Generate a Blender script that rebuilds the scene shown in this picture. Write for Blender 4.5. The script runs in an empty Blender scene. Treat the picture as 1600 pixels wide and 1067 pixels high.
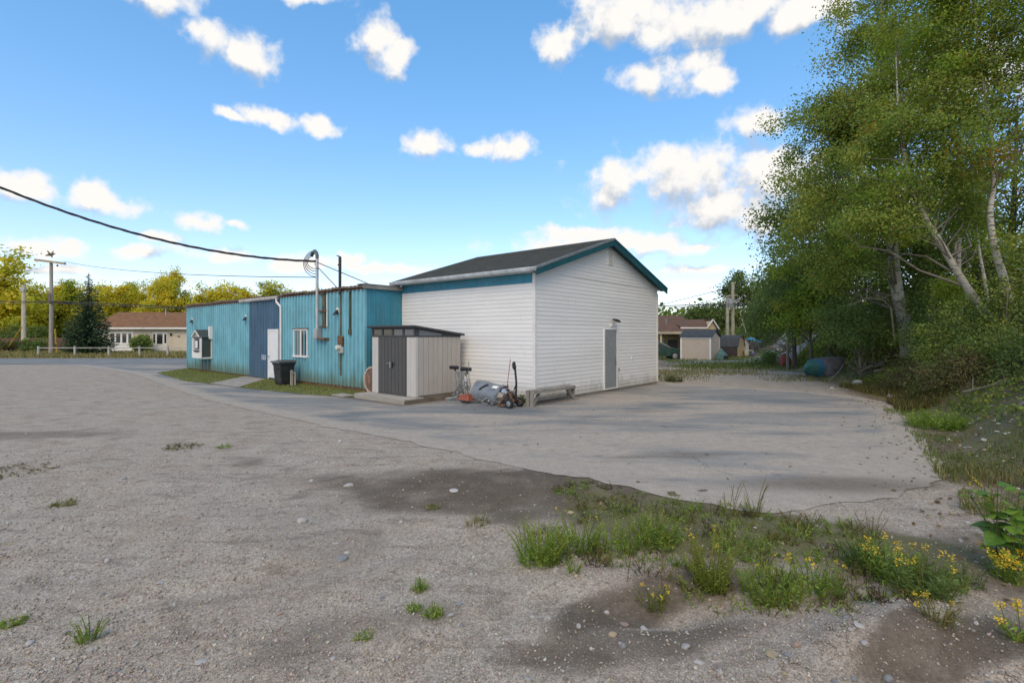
import bpy, math, random
import numpy as np
from mathutils import Vector, Matrix
from mathutils.geometry import delaunay_2d_cdt

S = bpy.context.scene
COL = S.collection
R = math.radians
rng = np.random.default_rng(7)
random.seed(7)

# ------------------------------------------------------------------ camera
FPX, CU, HV, CAMH = 791.0, 800.0, 523.0, 2.0      # focal length, centre column and horizon row of the 1600 px photograph, eye height
cam_d = bpy.data.cameras.new('camera')
cam = bpy.data.objects.new('camera', cam_d)
COL.objects.link(cam)
cam.location = (0, 0, CAMH)
cam.rotation_euler = (R(90), 0, 0)
cam_d.sensor_width = 36.0
cam_d.lens = 36.0 * FPX / 1600.0
cam_d.shift_y = -(533.5 - HV) / 1600.0
cam_d.clip_start = 0.05
cam_d.clip_end = 3000
S.camera = cam

# ------------------------------------------------------------------ light and exposure
SUN_EL, SUN_DIR = R(44), Vector((0.16, 0.987))  # elevation; the way the light travels over the ground
SKY_STRENGTH, CLOUD_STRENGTH, SUN_STRENGTH = 0.15, 0.90, 1.5
S.view_settings.view_transform = 'Standard'
S.view_settings.look = 'None'
S.view_settings.gamma = 1
S.view_settings.exposure = 0.17
sun_d = bpy.data.lights.new('sun', 'SUN')
sun_d.energy = SUN_STRENGTH
sun_d.angle = R(40)            # the sun is veiled: nothing in the lot throws a shadow with an edge
sun_d.color = (1.0, 0.80, 0.52)
sun = bpy.data.objects.new('sun', sun_d)
COL.objects.link(sun)
sun.location = (8, -20, 20)
ld = Vector((SUN_DIR.x * math.cos(SUN_EL), SUN_DIR.y * math.cos(SUN_EL), -math.sin(SUN_EL)))
sun.rotation_euler = ld.to_track_quat('-Z', 'Y').to_euler()

W = bpy.data.worlds.new('World')
S.world = W
W.use_nodes = True


def build_world():
    nt = W.node_tree
    nt.nodes.clear()
    N = nt.nodes.new
    L = nt.links.new
    out = N('ShaderNodeOutputWorld')
    sky = N('ShaderNodeTexSky')
    sky.sky_type = 'NISHITA'
    sky.sun_disc = False
    sky.sun_elevation = SUN_EL
    # Nishita: rotation 0 puts the sun towards +Y, positive turns clockwise seen from above
    sky.sun_rotation = math.atan2(-SUN_DIR.x, -SUN_DIR.y)
    sky.air_density = 1.0
    sky.dust_density = 0.6
    sky.ozone_density = 2.0
    hs = N('ShaderNodeHueSaturation')
    hs.inputs['Saturation'].default_value = 1.36
    hs.inputs['Value'].default_value = 1.0
    L(sky.outputs[0], hs.inputs['Color'])
    bg = N('ShaderNodeBackground')
    bg.inputs['Strength'].default_value = SKY_STRENGTH
    gm = N('ShaderNodeGamma'); gm.inputs['Gamma'].default_value = .68
    L(hs.outputs[0], gm.inputs['Color'])
    h2 = N('ShaderNodeHueSaturation'); h2.inputs['Value'].default_value = 2.3
    L(gm.outputs[0], h2.inputs['Color'])
    ml = N('ShaderNodeMix'); ml.data_type = 'RGBA'; ml.blend_type = 'MULTIPLY'; ml.inputs['Factor'].default_value = 1.0
    ml.inputs['B'].default_value = (1.0, .945, 1.0, 1)
    L(h2.outputs[0], ml.inputs['A'])
    L(ml.outputs['Result'], bg.inputs['Color'])

    # clouds: soft blobs at compass bearings and heights, broken up by noise
    blobs = []

    def px(u, v, ru, rv):
        k, m = (u - CU) / FPX, (HV - v) / FPX
        az = math.atan(k)
        el = math.atan(m / math.sqrt(1 + k * k))
        a = abs(math.atan((u + ru - CU) / FPX) - math.atan((u - ru - CU) / FPX)) / 2
        b = abs(math.atan((HV - v + rv) / FPX / math.sqrt(1 + k * k)) - math.atan((HV - v - rv) / FPX / math.sqrt(1 + k * k))) / 2
        blobs.append((az, el, a, b))
    for q in [(328, 56, 50, 40), (384, 85, 50, 38), (590, 62, 38, 40), (618, 92, 38, 36), (350, 180, 30, 12), (425, 186, 56, 18),
              (500, 193, 37, 17), (655, 222, 50, 26), (738, 230, 25, 16), (800, 228, 42, 25), (965, 22, 90, 54), (880, 68, 44, 34),
              (1130, 26, 180, 50), (1262, 18, 90, 44), (1035, 118, 80, 30), (1105, 134, 52, 20), (1185, 190, 56, 40),
              (1065, 283, 175, 56), (980, 280, 80, 46), (1120, 268, 110, 56), (1190, 282, 110, 64), (1150, 326, 110, 46), (960, 384, 190, 22),
              (1085, 386, 70, 15), (900, 368, 90, 14), (36, 290, 56, 30), (150, 312, 92, 32), (314, 343, 42, 20), (368, 352, 22, 7),
              (50, 383, 86, 24), (205, 394, 64, 13), (245, 372, 34, 15), (340, 400, 76, 15), (470, 412, 70, 15), (600, 420, 84, 13),
              (556, 408, 30, 14), (690, 430, 60, 10), (1095, 420, 80, 11), (90, 422, 70, 10), (230, -25, 120, 34), (470, -10, 70, 20),
              (1330, 330, 120, 60), (1500, 120, 150, 70), (-160, 220, 120, 60), (-200, 60, 150, 50)]:
        px(*q)
    rb = random.Random(3)
    for i in range(26):                                   # the same broken cumulus goes on round the rest of the sky
        e_ = rb.uniform(R(6), R(72))
        blobs.append((rb.choice((-1, 1)) * rb.uniform(R(60), R(178)), e_, rb.uniform(.16, .36) / math.cos(e_), rb.uniform(.07, .17)))
    for q in [(-.5, 50), (.1, 56), (.62, 52), (-.1, 74), (.8, 70)]:
        blobs.append((q[0], R(q[1]), .30 / math.cos(R(q[1])), .11))
    # group: blob field at an (azimuth, height) point
    g = bpy.data.node_groups.new('cloud_field', 'ShaderNodeTree')
    g.interface.new_socket('P', in_out='INPUT', socket_type='NodeSocketVector')
    g.interface.new_socket('F', in_out='OUTPUT', socket_type='NodeSocketFloat')
    gi, go = g.nodes.new('NodeGroupInput'), g.nodes.new('NodeGroupOutput')
    prev = None
    for az, el, a, b in blobs:
        s = g.nodes.new('ShaderNodeVectorMath'); s.operation = 'MULTIPLY_ADD'
        s.inputs[1].default_value = (1 / a, 1 / b, 0)
        s.inputs[2].default_value = (-az / a, -el / b, 0)
        g.links.new(gi.outputs[0], s.inputs[0])
        d = g.nodes.new('ShaderNodeVectorMath'); d.operation = 'LENGTH'
        g.links.new(s.outputs[0], d.inputs[0])
        if prev is None:
            prev = d.outputs['Value']
        else:
            m = g.nodes.new('ShaderNodeMath'); m.operation = 'MINIMUM'
            g.links.new(prev, m.inputs[0]); g.links.new(d.outputs['Value'], m.inputs[1])
            prev = m.outputs[0]
    e = g.nodes.new('ShaderNodeMath'); e.operation = 'SUBTRACT'; e.inputs[0].default_value = 1.0
    g.links.new(prev, e.inputs[1])
    c = g.nodes.new('ShaderNodeMath'); c.operation = 'MAXIMUM'; c.inputs[1].default_value = -1.0
    g.links.new(e.outputs[0], c.inputs[0])
    g.links.new(c.outputs[0], go.inputs[0])

    tc = N('ShaderNodeTexCoord')
    sx = N('ShaderNodeSeparateXYZ')
    L(tc.outputs['Generated'], sx.inputs[0])
    az = N('ShaderNodeMath'); az.operation = 'ARCTAN2'
    L(sx.outputs[0], az.inputs[0]); L(sx.outputs[1], az.inputs[1])
    el = N('ShaderNodeMath'); el.operation = 'ARCSINE'
    L(sx.outputs[2], el.inputs[0])
    p = N('ShaderNodeCombineXYZ')
    L(az.outputs[0], p.inputs[0]); L(el.outputs[0], p.inputs[1])
    # coarse warp of the blob outlines
    wn = N('ShaderNodeTexNoise'); wn.inputs['Scale'].default_value = 12; wn.inputs['Detail'].default_value = 4
    wn.inputs['Roughness'].default_value = .6
    L(tc.outputs['Generated'], wn.inputs['Vector'])
    ws = N('ShaderNodeVectorMath'); ws.operation = 'MULTIPLY_ADD'
    ws.inputs[1].default_value = (.085, .05, 0); ws.inputs[2].default_value = (-.0425, -.025, 0)
    L(wn.outputs['Color'], ws.inputs[0])
    pw = N('ShaderNodeVectorMath'); pw.operation = 'ADD'
    L(p.outputs[0], pw.inputs[0]); L(ws.outputs[0], pw.inputs[1])

    def dens(vec, dirvec):
        gn = N('ShaderNodeGroup'); gn.node_tree = g
        L(vec, gn.inputs[0])
        n = N('ShaderNodeTexNoise'); n.inputs['Scale'].default_value = 19; n.inputs['Detail'].default_value = 9
        n.inputs['Roughness'].default_value = .57
        L(dirvec, n.inputs['Vector'])
        m = N('ShaderNodeMath'); m.operation = 'MULTIPLY_ADD'; m.inputs[1].default_value = 2.6; m.inputs[2].default_value = -1.22
        L(n.outputs[0], m.inputs[0])
        a = N('ShaderNodeMath'); a.operation = 'ADD'
        L(gn.outputs[0], a.inputs[0]); L(m.outputs[0], a.inputs[1])
        return a.outputs[0]
    up = N('ShaderNodeVectorMath'); up.operation = 'ADD'; up.inputs[1].default_value = (.004, .034, 0)
    L(pw.outputs[0], up.inputs[0])
    up2 = N('ShaderNodeVectorMath'); up2.operation = 'ADD'; up2.inputs[1].default_value = (.004, 0, .03)
    L(tc.outputs['Generated'], up2.inputs[0])
    d0 = dens(pw.outputs[0], tc.outputs['Generated'])
    d1 = dens(up.outputs[0], up2.outputs[0])
    al = N('ShaderNodeMapRange'); al.interpolation_type = 'SMOOTHSTEP'
    al.inputs['From Min'].default_value = -.10; al.inputs['From Max'].default_value = .74
    L(d0, al.inputs['Value'])
    df = N('ShaderNodeMath'); df.operation = 'SUBTRACT'
    L(d0, df.inputs[0]); L(d1, df.inputs[1])
    sh = N('ShaderNodeMapRange'); sh.interpolation_type = 'SMOOTHSTEP'
    sh.inputs['From Min'].default_value = -.75; sh.inputs['From Max'].default_value = .35
    L(df.outputs[0], sh.inputs['Value'])
    cr = N('ShaderNodeMix'); cr.data_type = 'RGBA'
    cr.inputs['A'].default_value = (.47, .54, .65, 1)
    cr.inputs['B'].default_value = (1.0, .97, .93, 1)
    L(sh.outputs[0], cr.inputs['Factor'])
    cb = N('ShaderNodeBackground'); cb.inputs['Strength'].default_value = CLOUD_STRENGTH
    L(cr.outputs['Result'], cb.inputs['Color'])
    # a thin pale veil towards the horizon, all the way round
    mx = N('ShaderNodeMixShader')
    L(al.outputs[0], mx.inputs[0]); L(bg.outputs[0], mx.inputs[1]); L(cb.outputs[0], mx.inputs[2])
    L(mx.outputs[0], out.inputs['Surface'])
    return hs


SKY_HS = build_world()


# ------------------------------------------------------------------ photograph <-> place
def G(u, v, z=0.0):
    Y = FPX * (CAMH - z) / (v - HV)
    return Vector(((u - CU) / FPX * Y, Y, z))


def at(u, v, Y):
    return Vector(((u - CU) / FPX * Y, Y, CAMH + (HV - v) * Y / FPX))


# ------------------------------------------------------------------ objects
def link(o, parent=None):
    COL.objects.link(o)
    if parent is not None:
        o.parent = parent
    return o


def tag(o, label=None, cat=None, group=None, kind=None):
    if label: o['label'] = label
    if cat: o['category'] = cat
    if group: o['group'] = group
    if kind: o['kind'] = kind
    return o


def thing(name, label, cat, loc=(0, 0, 0), rz=0.0, group=None):
    o = bpy.data.objects.new(name, None)
    o.empty_display_size = .2
    o.location = loc
    o.rotation_euler = (0, 0, rz)
    link(o)
    return tag(o, label, cat, group)


def copy_tree(o, parent=None):
    c = o.copy()
    COL.objects.link(c)
    c.parent = parent
    for ch in list(o.children):
        copy_tree(ch, c)
    return c


class MB:
    def __init__(s):
        s.v, s.f, s.m = [], [], []

    def add(s, vs, fs, mi=0):
        b = len(s.v)
        s.v += [tuple(p) for p in vs]
        s.f += [tuple(i + b for i in f) for f in fs]
        s.m += [mi] * len(fs)
        return s

    def box(s, x0, x1, y0, y1, z0, z1, mi=0):
        return s.add([(x0, y0, z0), (x1, y0, z0), (x1, y1, z0), (x0, y1, z0), (x0, y0, z1), (x1, y0, z1), (x1, y1, z1), (x0, y1, z1)],
                     [(0, 3, 2, 1), (4, 5, 6, 7), (0, 1, 5, 4), (1, 2, 6, 5), (2, 3, 7, 6), (3, 0, 4, 7)], mi)

    def hexa(s, p, mi=0):
        return s.add(p, [(0, 3, 2, 1), (4, 5, 6, 7), (0, 1, 5, 4), (1, 2, 6, 5), (2, 3, 7, 6), (3, 0, 4, 7)], mi)

    def bar(s, a, b, w, h=None, mi=0, upv=(0, 0, 1)):
        a, b = Vector(a), Vector(b)
        h = w if h is None else h
        d = (b - a).normalized()
        u = Vector(upv)
        if abs(d.dot(u)) > .95: u = Vector((1, 0, 0))
        x = d.cross(u).normalized() * (w / 2)
        y = x.cross(d).normalized() * (h / 2)
        return s.hexa([a - x - y, a + x - y, a + x + y, a - x + y, b - x - y, b + x - y, b + x + y, b - x + y], mi)

    def tube(s, pts, r, n=8, mi=0, cap=True):
        pts = [Vector(p) for p in pts]
        rs = r if isinstance(r, (list, tuple)) else [r] * len(pts)
        b = len(s.v)
        prevx = None
        for i, p in enumerate(pts):
            d = (pts[min(i + 1, len(pts) - 1)] - pts[max(i - 1, 0)]).normalized()
            if prevx is None:
                ref = Vector((0, 0, 1)) if abs(d.z) < .9 else Vector((1, 0, 0))
                x = d.cross(ref).normalized()
            else:
                x = (prevx - d * prevx.dot(d)).normalized()
            prevx = x
            y = d.cross(x)
            for k in range(n):
                a = 2 * math.pi * k / n
                s.v.append(tuple(p + x * (math.cos(a) * rs[i]) + y * (math.sin(a) * rs[i])))
        for i in range(len(pts) - 1):
            for k in range(n):
                s.f.append((b + i * n + k, b + i * n + (k + 1) % n, b + (i + 1) * n + (k + 1) % n, b + (i + 1) * n + k))
                s.m.append(mi)
        if cap:
            s.f.append(tuple(b + k for k in range(n))[::-1]); s.m.append(mi)
            e = b + (len(pts) - 1) * n
            s.f.append(tuple(e + k for k in range(n))); s.m.append(mi)
        return s

    def prism(s, poly, a, b, mi=0):
        """poly: list of points (Vector) of one end; a->b offset vectors"""
        n = len(poly)
        a, b = Vector(a), Vector(b)
        vs = [Vector(p) + a for p in poly] + [Vector(p) + b for p in poly]
        fs = [tuple(range(n))[::-1], tuple(range(n, 2 * n))] + [(i, (i + 1) % n, n + (i + 1) % n, n + i) for i in range(n)]
        return s.add(vs, fs, mi)

    def lathe(s, prof, n=16, mi=0, c=(0, 0, 0), M=None):
        """prof: (radius, height) list, about z"""
        b = len(s.v)
        c = Vector(c)
        for r, z in prof:
            for k in range(n):
                a = 2 * math.pi * k / n
                p = Vector((r * math.cos(a), r * math.sin(a), z))
                if M is not None: p = M @ p
                s.v.append(tuple(p + c))
        for i in range(len(prof) - 1):
            for k in range(n):
                s.f.append((b + i * n + k, b + i * n + (k + 1) % n, b + (i + 1) * n + (k + 1) % n, b + (i + 1) * n + k)); s.m.append(mi)
        s.f.append(tuple(b + k for k in range(n))[::-1]); s.m.append(mi)
        e = b + (len(prof) - 1) * n
        s.f.append(tuple(e + k for k in range(n))); s.m.append(mi)
        return s

    def mesh(s, name, mats, smooth=False):
        me = bpy.data.meshes.new(name)
        me.from_pydata(s.v, [], s.f)
        if not isinstance(mats, (list, tuple)): mats = [mats]
        for m in mats: me.materials.append(m)
        me.polygons.foreach_set('material_index', s.m)
        if smooth: me.polygons.foreach_set('use_smooth', [True] * len(s.f))
        me.update()
        return me

    def build(s, name, mats, parent=None, smooth=False, bevel=0.0, label=None, loc=None):
        o = bpy.data.objects.new(name, s.mesh(name, mats, smooth))
        link(o, parent)
        if loc is not None: o.location = loc
        if bevel:
            m = o.modifiers.new('bevel', 'BEVEL'); m.width = bevel; m.segments = 2; m.limit_method = 'ANGLE'
        if label: o['label'] = label
        return o


def mass(name, V, F, mat, tint=None, parent=None, smooth=False):
    """numpy mesh: V (n,3), F (m,k) with k fixed or a list of such arrays; tint per face (m,3)"""
    me = bpy.data.meshes.new(name)
    Fs = F if isinstance(F, list) else [F]
    Fs = [np.asarray(a, np.int32) for a in Fs if len(a)]
    me.vertices.add(len(V))
    me.vertices.foreach_set('co', np.ascontiguousarray(V, np.float32).ravel())
    tot = np.concatenate([np.full(len(a), a.shape[1], np.int32) for a in Fs])
    st = np.concatenate([[0], np.cumsum(tot)[:-1]]).astype(np.int32)
    lo = np.concatenate([a.ravel() for a in Fs])
    me.loops.add(len(lo))
    me.loops.foreach_set('vertex_index', lo)
    me.polygons.add(len(tot))
    me.polygons.foreach_set('loop_start', st)
    me.polygons.foreach_set('loop_total', tot)
    if smooth: me.polygons.foreach_set('use_smooth', np.ones(len(tot), bool))
    me.update(calc_edges=True)
    me.validate()
    if tint is not None:
        at_ = me.attributes.new('tint', 'FLOAT_COLOR', 'FACE')
        c = np.ones((len(tot), 4), np.float32)
        c[:, :3] = tint
        at_.data.foreach_set('color', c.ravel())
    me.materials.append(mat)
    o = bpy.data.objects.new(name, me)
    return link(o, parent)


# ------------------------------------------------------------------ materials
def srgb(r, g, b):
    def f(c):
        c /= 255.0
        return c / 12.92 if c <= .04045 else ((c + .055) / 1.055) ** 2.4
    return (f(r), f(g), f(b))


class NT:
    """tiny node helper"""
    def __init__(s, name):
        s.mat = bpy.data.materials.new(name)
        s.mat.use_nodes = True
        s.t = s.mat.node_tree
        s.t.nodes.clear()
        s.out = s.n('ShaderNodeOutputMaterial')

    def n(s, ty, **kw):
        nd = s.t.nodes.new(ty)
        for k, v in kw.items():
            if k in nd.inputs: s.put(nd.inputs[k], v)
            else: setattr(nd, k, v)
        return nd

    def put(s, sock, v):
        if isinstance(v, bpy.types.NodeSocket): s.t.links.new(v, sock)
        elif isinstance(v, (tuple, list)) and len(v) == 3 and sock.type == 'RGBA': sock.default_value = (*v, 1)
        else: sock.default_value = v

    def coords(s, scale=(1, 1, 1), rnd=True, kind='Object'):
        tc = s.n('ShaderNodeTexCoord')
        mp = s.n('ShaderNodeMapping')
        mp.inputs['Scale'].default_value = scale
        s.t.links.new(tc.outputs[kind], mp.inputs['Vector'])
        if rnd:
            oi = s.n('ShaderNodeObjectInfo')
            m = s.n('ShaderNodeMath', operation='MULTIPLY'); m.inputs[1].default_value = 37.0
            s.t.links.new(oi.outputs['Random'], m.inputs[0])
            s.t.links.new(m.outputs[0], mp.inputs['Location'])
        return mp.outputs[0]

    def noise(s, vec, scale, detail=5, rough=.55, dist=0):
        nd = s.n('ShaderNodeTexNoise', Scale=scale, Detail=detail, Roughness=rough, Distortion=dist)
        s.t.links.new(vec, nd.inputs['Vector'])
        return nd.outputs[0]

    def ramp(s, fac, a, b, lo=0.0, hi=1.0):
        nd = s.n('ShaderNodeMapRange', interpolation_type='SMOOTHSTEP')
        nd.inputs['From Min'].default_value = a; nd.inputs['From Max'].default_value = b
        nd.inputs['To Min'].default_value = lo; nd.inputs['To Max'].default_value = hi
        s.t.links.new(fac, nd.inputs['Value'])
        return nd.outputs[0]

    def math(s, op, a, b=0.0, c=None):
        nd = s.n('ShaderNodeMath', operation=op)
        s.put(nd.inputs[0], a); s.put(nd.inputs[1], b)
        if c is not None: s.put(nd.inputs[2], c)
        return nd.outputs[0]

    def mix(s, fac, a, b, blend='MIX'):
        nd = s.n('ShaderNodeMix', data_type='RGBA', blend_type=blend)
        s.put(nd.inputs['Factor'], fac); s.put(nd.inputs['A'], a); s.put(nd.inputs['B'], b)
        return nd.outputs['Result']

    def attr(s, name):
        nd = s.n('ShaderNodeAttribute', attribute_name=name)
        return nd

    def bump(s, h, dist, strength=1.0):
        nd = s.n('ShaderNodeBump', Distance=dist, Strength=strength)
        s.t.links.new(h, nd.inputs['Height'])
        return nd.outputs[0]

    def pbsdf(s, col, rough=.6, metal=0.0, normal=None, spec=.4):
        b = s.n('ShaderNodeBsdfPrincipled')
        s.put(b.inputs['Base Color'], col)
        s.put(b.inputs['Roughness'], rough)
        s.put(b.inputs['Metallic'], metal)
        b.inputs['Specular IOR Level'].default_value = spec
        if normal is not None: s.t.links.new(normal, b.inputs['Normal'])
        return b

    def end(s, sh):
        s.t.links.new(sh.outputs[0] if hasattr(sh, 'outputs') else sh, s.out.inputs['Surface'])
        return s.mat


def M(name, col, rough=.6, metal=0.0, var=.25, scale=3.0, dirt=None, dirt_amt=.3, dirt_scale=1.5, stretch=(1, 1, 1), bump=0.0, bscale=40, spec=.35, pervar=0.0):
    """painted / weathered surface: base colour with blotches, dirt streaks and a fine relief"""
    t = NT(name)
    v = t.coords(stretch)
    n1 = t.noise(v, scale, 6, .6)
    c = t.mix(t.ramp(n1, .3, .7), tuple(x * (1 - var) for x in col), tuple(min(1, x * (1 + var * .6)) for x in col))
    if pervar:
        oi = t.n('ShaderNodeObjectInfo')
        f = t.math('MULTIPLY_ADD', oi.outputs['Random'], 2 * pervar, 1 - pervar)
        cc = t.n('ShaderNodeCombineColor')
        for i in range(3): t.put(cc.inputs[i], f)
        c = t.mix(1.0, c, cc.outputs[0], 'MULTIPLY')
    if dirt is not None:
        n2 = t.noise(v, dirt_scale, 8, .65, .3)
        c = t.mix(t.ramp(n2, .5, .78, 0, dirt_amt), c, dirt)
    nrm = None
    if bump:
        n3 = t.noise(t.coords((1, 1, 1)), bscale, 4, .6)
        nrm = t.bump(n3, bump)
    r = t.ramp(n1, .3, .7, max(.05, rough - .08), min(1, rough + .08))
    return t.end(t.pbsdf(c, r, metal, nrm, spec))


def leaf_mat(name, trans=.35, rough=.55):
    t = NT(name)
    a = t.attr('tint')
    c = a.outputs['Color']
    b = t.pbsdf(c, rough, 0, None, .25)
    tr = t.n('ShaderNodeBsdfTranslucent')
    t.put(tr.inputs['Color'], t.mix(1.0, c, (1.0, 1.0, .55), 'MULTIPLY'))
    mx = t.n('ShaderNodeMixShader')
    mx.inputs[0].default_value = trans
    t.t.links.new(b.outputs[0], mx.inputs[1]); t.t.links.new(tr.outputs[0], mx.inputs[2])
    return t.end(mx)


def glass_mat(name, col, rough=.04):
    t = NT(name)
    b = t.pbsdf(col, rough, 0, None, 1.0)
    return t.end(b)


WHITE = M('white_paint', (.78, .77, .74), .5, var=.05, scale=2, dirt=(.45, .43, .38), dirt_amt=.35)
TRIMW = M('white_trim', (.74, .73, .70), .5, var=.06, dirt=(.4, .36, .3), dirt_amt=.4)
SIDING = None


def siding_material():
    t = NT('vinyl_siding')
    v = t.coords((.5, .5, 2))
    n1 = t.noise(v, 1.2, 6, .6)
    c = t.mix(t.ramp(n1, .3, .7), (.74, .735, .715), (.79, .785, .765))
    oi = t.n('ShaderNodeObjectInfo')
    f = t.math('MULTIPLY_ADD', oi.outputs['Random'], .06, .97)
    cc = t.n('ShaderNodeCombineColor')
    for i in range(3): t.put(cc.inputs[i], f)
    c = t.mix(1.0, c, cc.outputs[0], 'MULTIPLY')
    st = t.noise(t.coords((3.5, 3.5, .35)), 1.4, 7, .65)            # rain streaks and grime
    c = t.mix(t.ramp(st, .54, .80, 0, .26), c, (.47, .45, .39))
    tc = t.n('ShaderNodeTexCoord'); sp = t.n('ShaderNodeSeparateXYZ'); t.t.links.new(tc.outputs['Object'], sp.inputs[0])
    low = t.ramp(t.math('ADD', sp.outputs[2], t.math('MULTIPLY_ADD', st, 1.0, -.5)), .0, .55, .6, 0)   # splash-back near the ground
    c = t.mix(low, c, (.36, .33, .26))
    return t.end(t.pbsdf(c, .5, 0, None, .3))


SIDING = siding_material()
BLUEFR = M('blue_fascia_paint', (.045, .24, .34), .5, var=.22, scale=4, dirt=(.20, .20, .18), dirt_amt=.3)
TEALDK = M('teal_rake_paint', (.016, .095, .12), .5, var=.2, scale=4)
GALV = M('galvanised_metal', (.42, .43, .43), .42, .7, var=.2, scale=6)
BLACK = M('black_plastic', (.022, .023, .025), .5, var=.25, scale=8)
RUST = M('rusty_metal', (.16, .085, .05), .8, var=.4, scale=8, dirt=(.32, .28, .25), dirt_amt=.7, dirt_scale=5)
GLASS = glass_mat('window_glass', (.03, .035, .04))

# ------------------------------------------------------------------ terrain
def _hash(ix, iy, s):
    h = np.sin(ix * 127.1 + iy * 311.7 + s * 74.7) * 43758.5453
    return h - np.floor(h)


def vnoise(x, y, s=0):
    x, y = np.asarray(x, float), np.asarray(y, float)
    ix, iy = np.floor(x), np.floor(y)
    fx, fy = x - ix, y - iy
    ux, uy = fx * fx * (3 - 2 * fx), fy * fy * (3 - 2 * fy)
    a, b = _hash(ix, iy, s), _hash(ix + 1, iy, s)
    c, d = _hash(ix, iy + 1, s), _hash(ix + 1, iy + 1, s)
    return (a * (1 - ux) + b * ux) * (1 - uy) + (c * (1 - ux) + d * ux) * uy


def fbm(x, y, s=0, o=4):
    r, a = 0, .5
    for i in range(o):
        r = r + a * (vnoise(x, y, s + i) - .5)
        x, y, a = np.asarray(x) * 2.03 + 11.3, np.asarray(y) * 2.03 + 5.1, a * .5
    return r


def sstep(x, a, b):
    t = np.clip((np.asarray(x, float) - a) / (b - a), 0, 1)
    return t * t * (3 - 2 * t)


_by = [-80, -30, -10, 0, 4, 7.3, 10, 15.5, 20, 24, 31, 45, 60, 100, 300]
_bx = [14, 8, 6.0, 4.9, 5.2, 7.0, 8.8, 11.9, 13.2, 15.0, 17.0, 21, 27, 45, 140]


def bank_d(x, y):
    w = (vnoise(np.asarray(y) * .35, np.asarray(x) * .12, 5) - .5) * 1.1
    return np.asarray(x) - np.interp(y, _by, _bx) + w


def ell(x, y, cx, cy, ax, ay, rot=0.0):
    c, s = math.cos(rot), math.sin(rot)
    dx, dy = np.asarray(x) - cx, np.asarray(y) - cy
    return np.sqrt(((dx * c + dy * s) / ax) ** 2 + ((-dx * s + dy * c) / ay) ** 2)


HEAPS = [(2.35, 3.25, 1.0, .28, .16, .45), (1.35, 3.72, .5, .2, -.09, .35), (.62, 4.1, .45, .22, .085, .1), (.95, 3.75, .5, .2, -.07, .3),
         (.1, 3.35, .8, .22, .045, .55), (-.4, 3.1, .6, .2, -.04, .55), (3.2, 3.0, .8, .35, .10, -.2), (3.6, 4.2, .7, .4, .06, .2),
         (1.3, 6.4, 2.4, .5, .05, -.2), (-.3, 7.2, 1.6, .4, .03, -.2), (2.9, 4.9, 1.4, .6, .05, -.3), (-2.4, 4.0, 1.2, .12, -.025, .5), (-1.4, 4.4, 1.6, .12, -.03, .5)]


def H(x, y):
    x, y = np.asarray(x, float), np.asarray(y, float)
    d = np.maximum(bank_d(x, y), 0)
    z = 3.2 * (1 - np.exp(-(d / 3.2) ** 1.6)) + .05 * np.minimum(d, 60)
    z = z + .55 * fbm(x * .7, y * .7, 21) * sstep(d, .2, 2.5)
    z = z + .10 * fbm(x * 2.6, y * 2.6, 31) * sstep(d, 0, .8)
    near = 1 - sstep(y, 7.5, 11.5)
    near = near * sstep(y, -6, 1)
    z = z + near * (.07 * fbm(x * .8, y * .8, 3) + .035 * fbm(x * 3.1, y * 3.1, 9, 3))
    u, w = x * .8 + y * .6, -x * .6 + y * .8              # wheel ruts run up to the right
    z = z + near * .016 * 1.6 * (vnoise(u * .5, w * 4.2, 41) - .5)
    for cx, cy, ax, ay, h, r in HEAPS:
        e = ell(x, y, cx, cy, ax, ay, r)
        z = z + h * np.exp(-e * e * 1.2) * (.7 + .8 * vnoise(x * 5, y * 5, 77))
    # the far rolling woods
    z = z + 4.0 * sstep(y, 90, 200) + 3 * fbm(x * .012, y * .012, 51, 3) * sstep(y, 110, 220)
    return z


def Hz(x, y):
    return float(H(np.array([x]), np.array([y]))[0])


# paved outline, from the road drive round to the far corner of the lot
PAVE = [G(*p).xy for p in [(120, 571), (205, 583), (262, 604), (330, 627), (420, 646), (494, 664), (600, 683), (700, 705), (800, 729), (900, 751),
                           (1000, 775), (1090, 793), (1185, 806), (1290, 797), (1400, 770), (1485, 744), (1462, 712), (1440, 684), (1415, 652),
                           (1385, 628), (1330, 618), (1250, 611), (1130, 603), (1030, 599)]]
PAVE += [Vector(p) for p in [(5.5, 21.3), (-3.5, 19.5), (-10, 23), (-17.5, 29.2), (-17.8, 30.5), (-16, 34.3)]]
PAVE += [Vector((-24, 34.3)), Vector((-34, 34.4))]


def in_poly(x, y, poly):
    x, y = np.asarray(x), np.asarray(y)
    r = np.zeros(x.shape, bool)
    n = len(poly)
    for i in range(n):
        (x0, y0), (x1, y1) = poly[i], poly[(i + 1) % n]
        if y0 == y1: continue
        c = ((y0 > y) != (y1 > y)) & (x < (x1 - x0) * (y - y0) / (y1 - y0) + x0)
        r ^= c
    return r


def poly_dist(x, y, poly):
    d = np.full(np.shape(x), 1e9)
    n = len(poly)
    for i in range(n):
        a, b = poly[i], poly[(i + 1) % n]
        vx, vy = b[0] - a[0], b[1] - a[1]
        t = np.clip(((x - a[0]) * vx + (y - a[1]) * vy) / (vx * vx + vy * vy + 1e-9), 0, 1)
        d = np.minimum(d, np.hypot(x - a[0] - t * vx, y - a[1] - t * vy))
    return d


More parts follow.
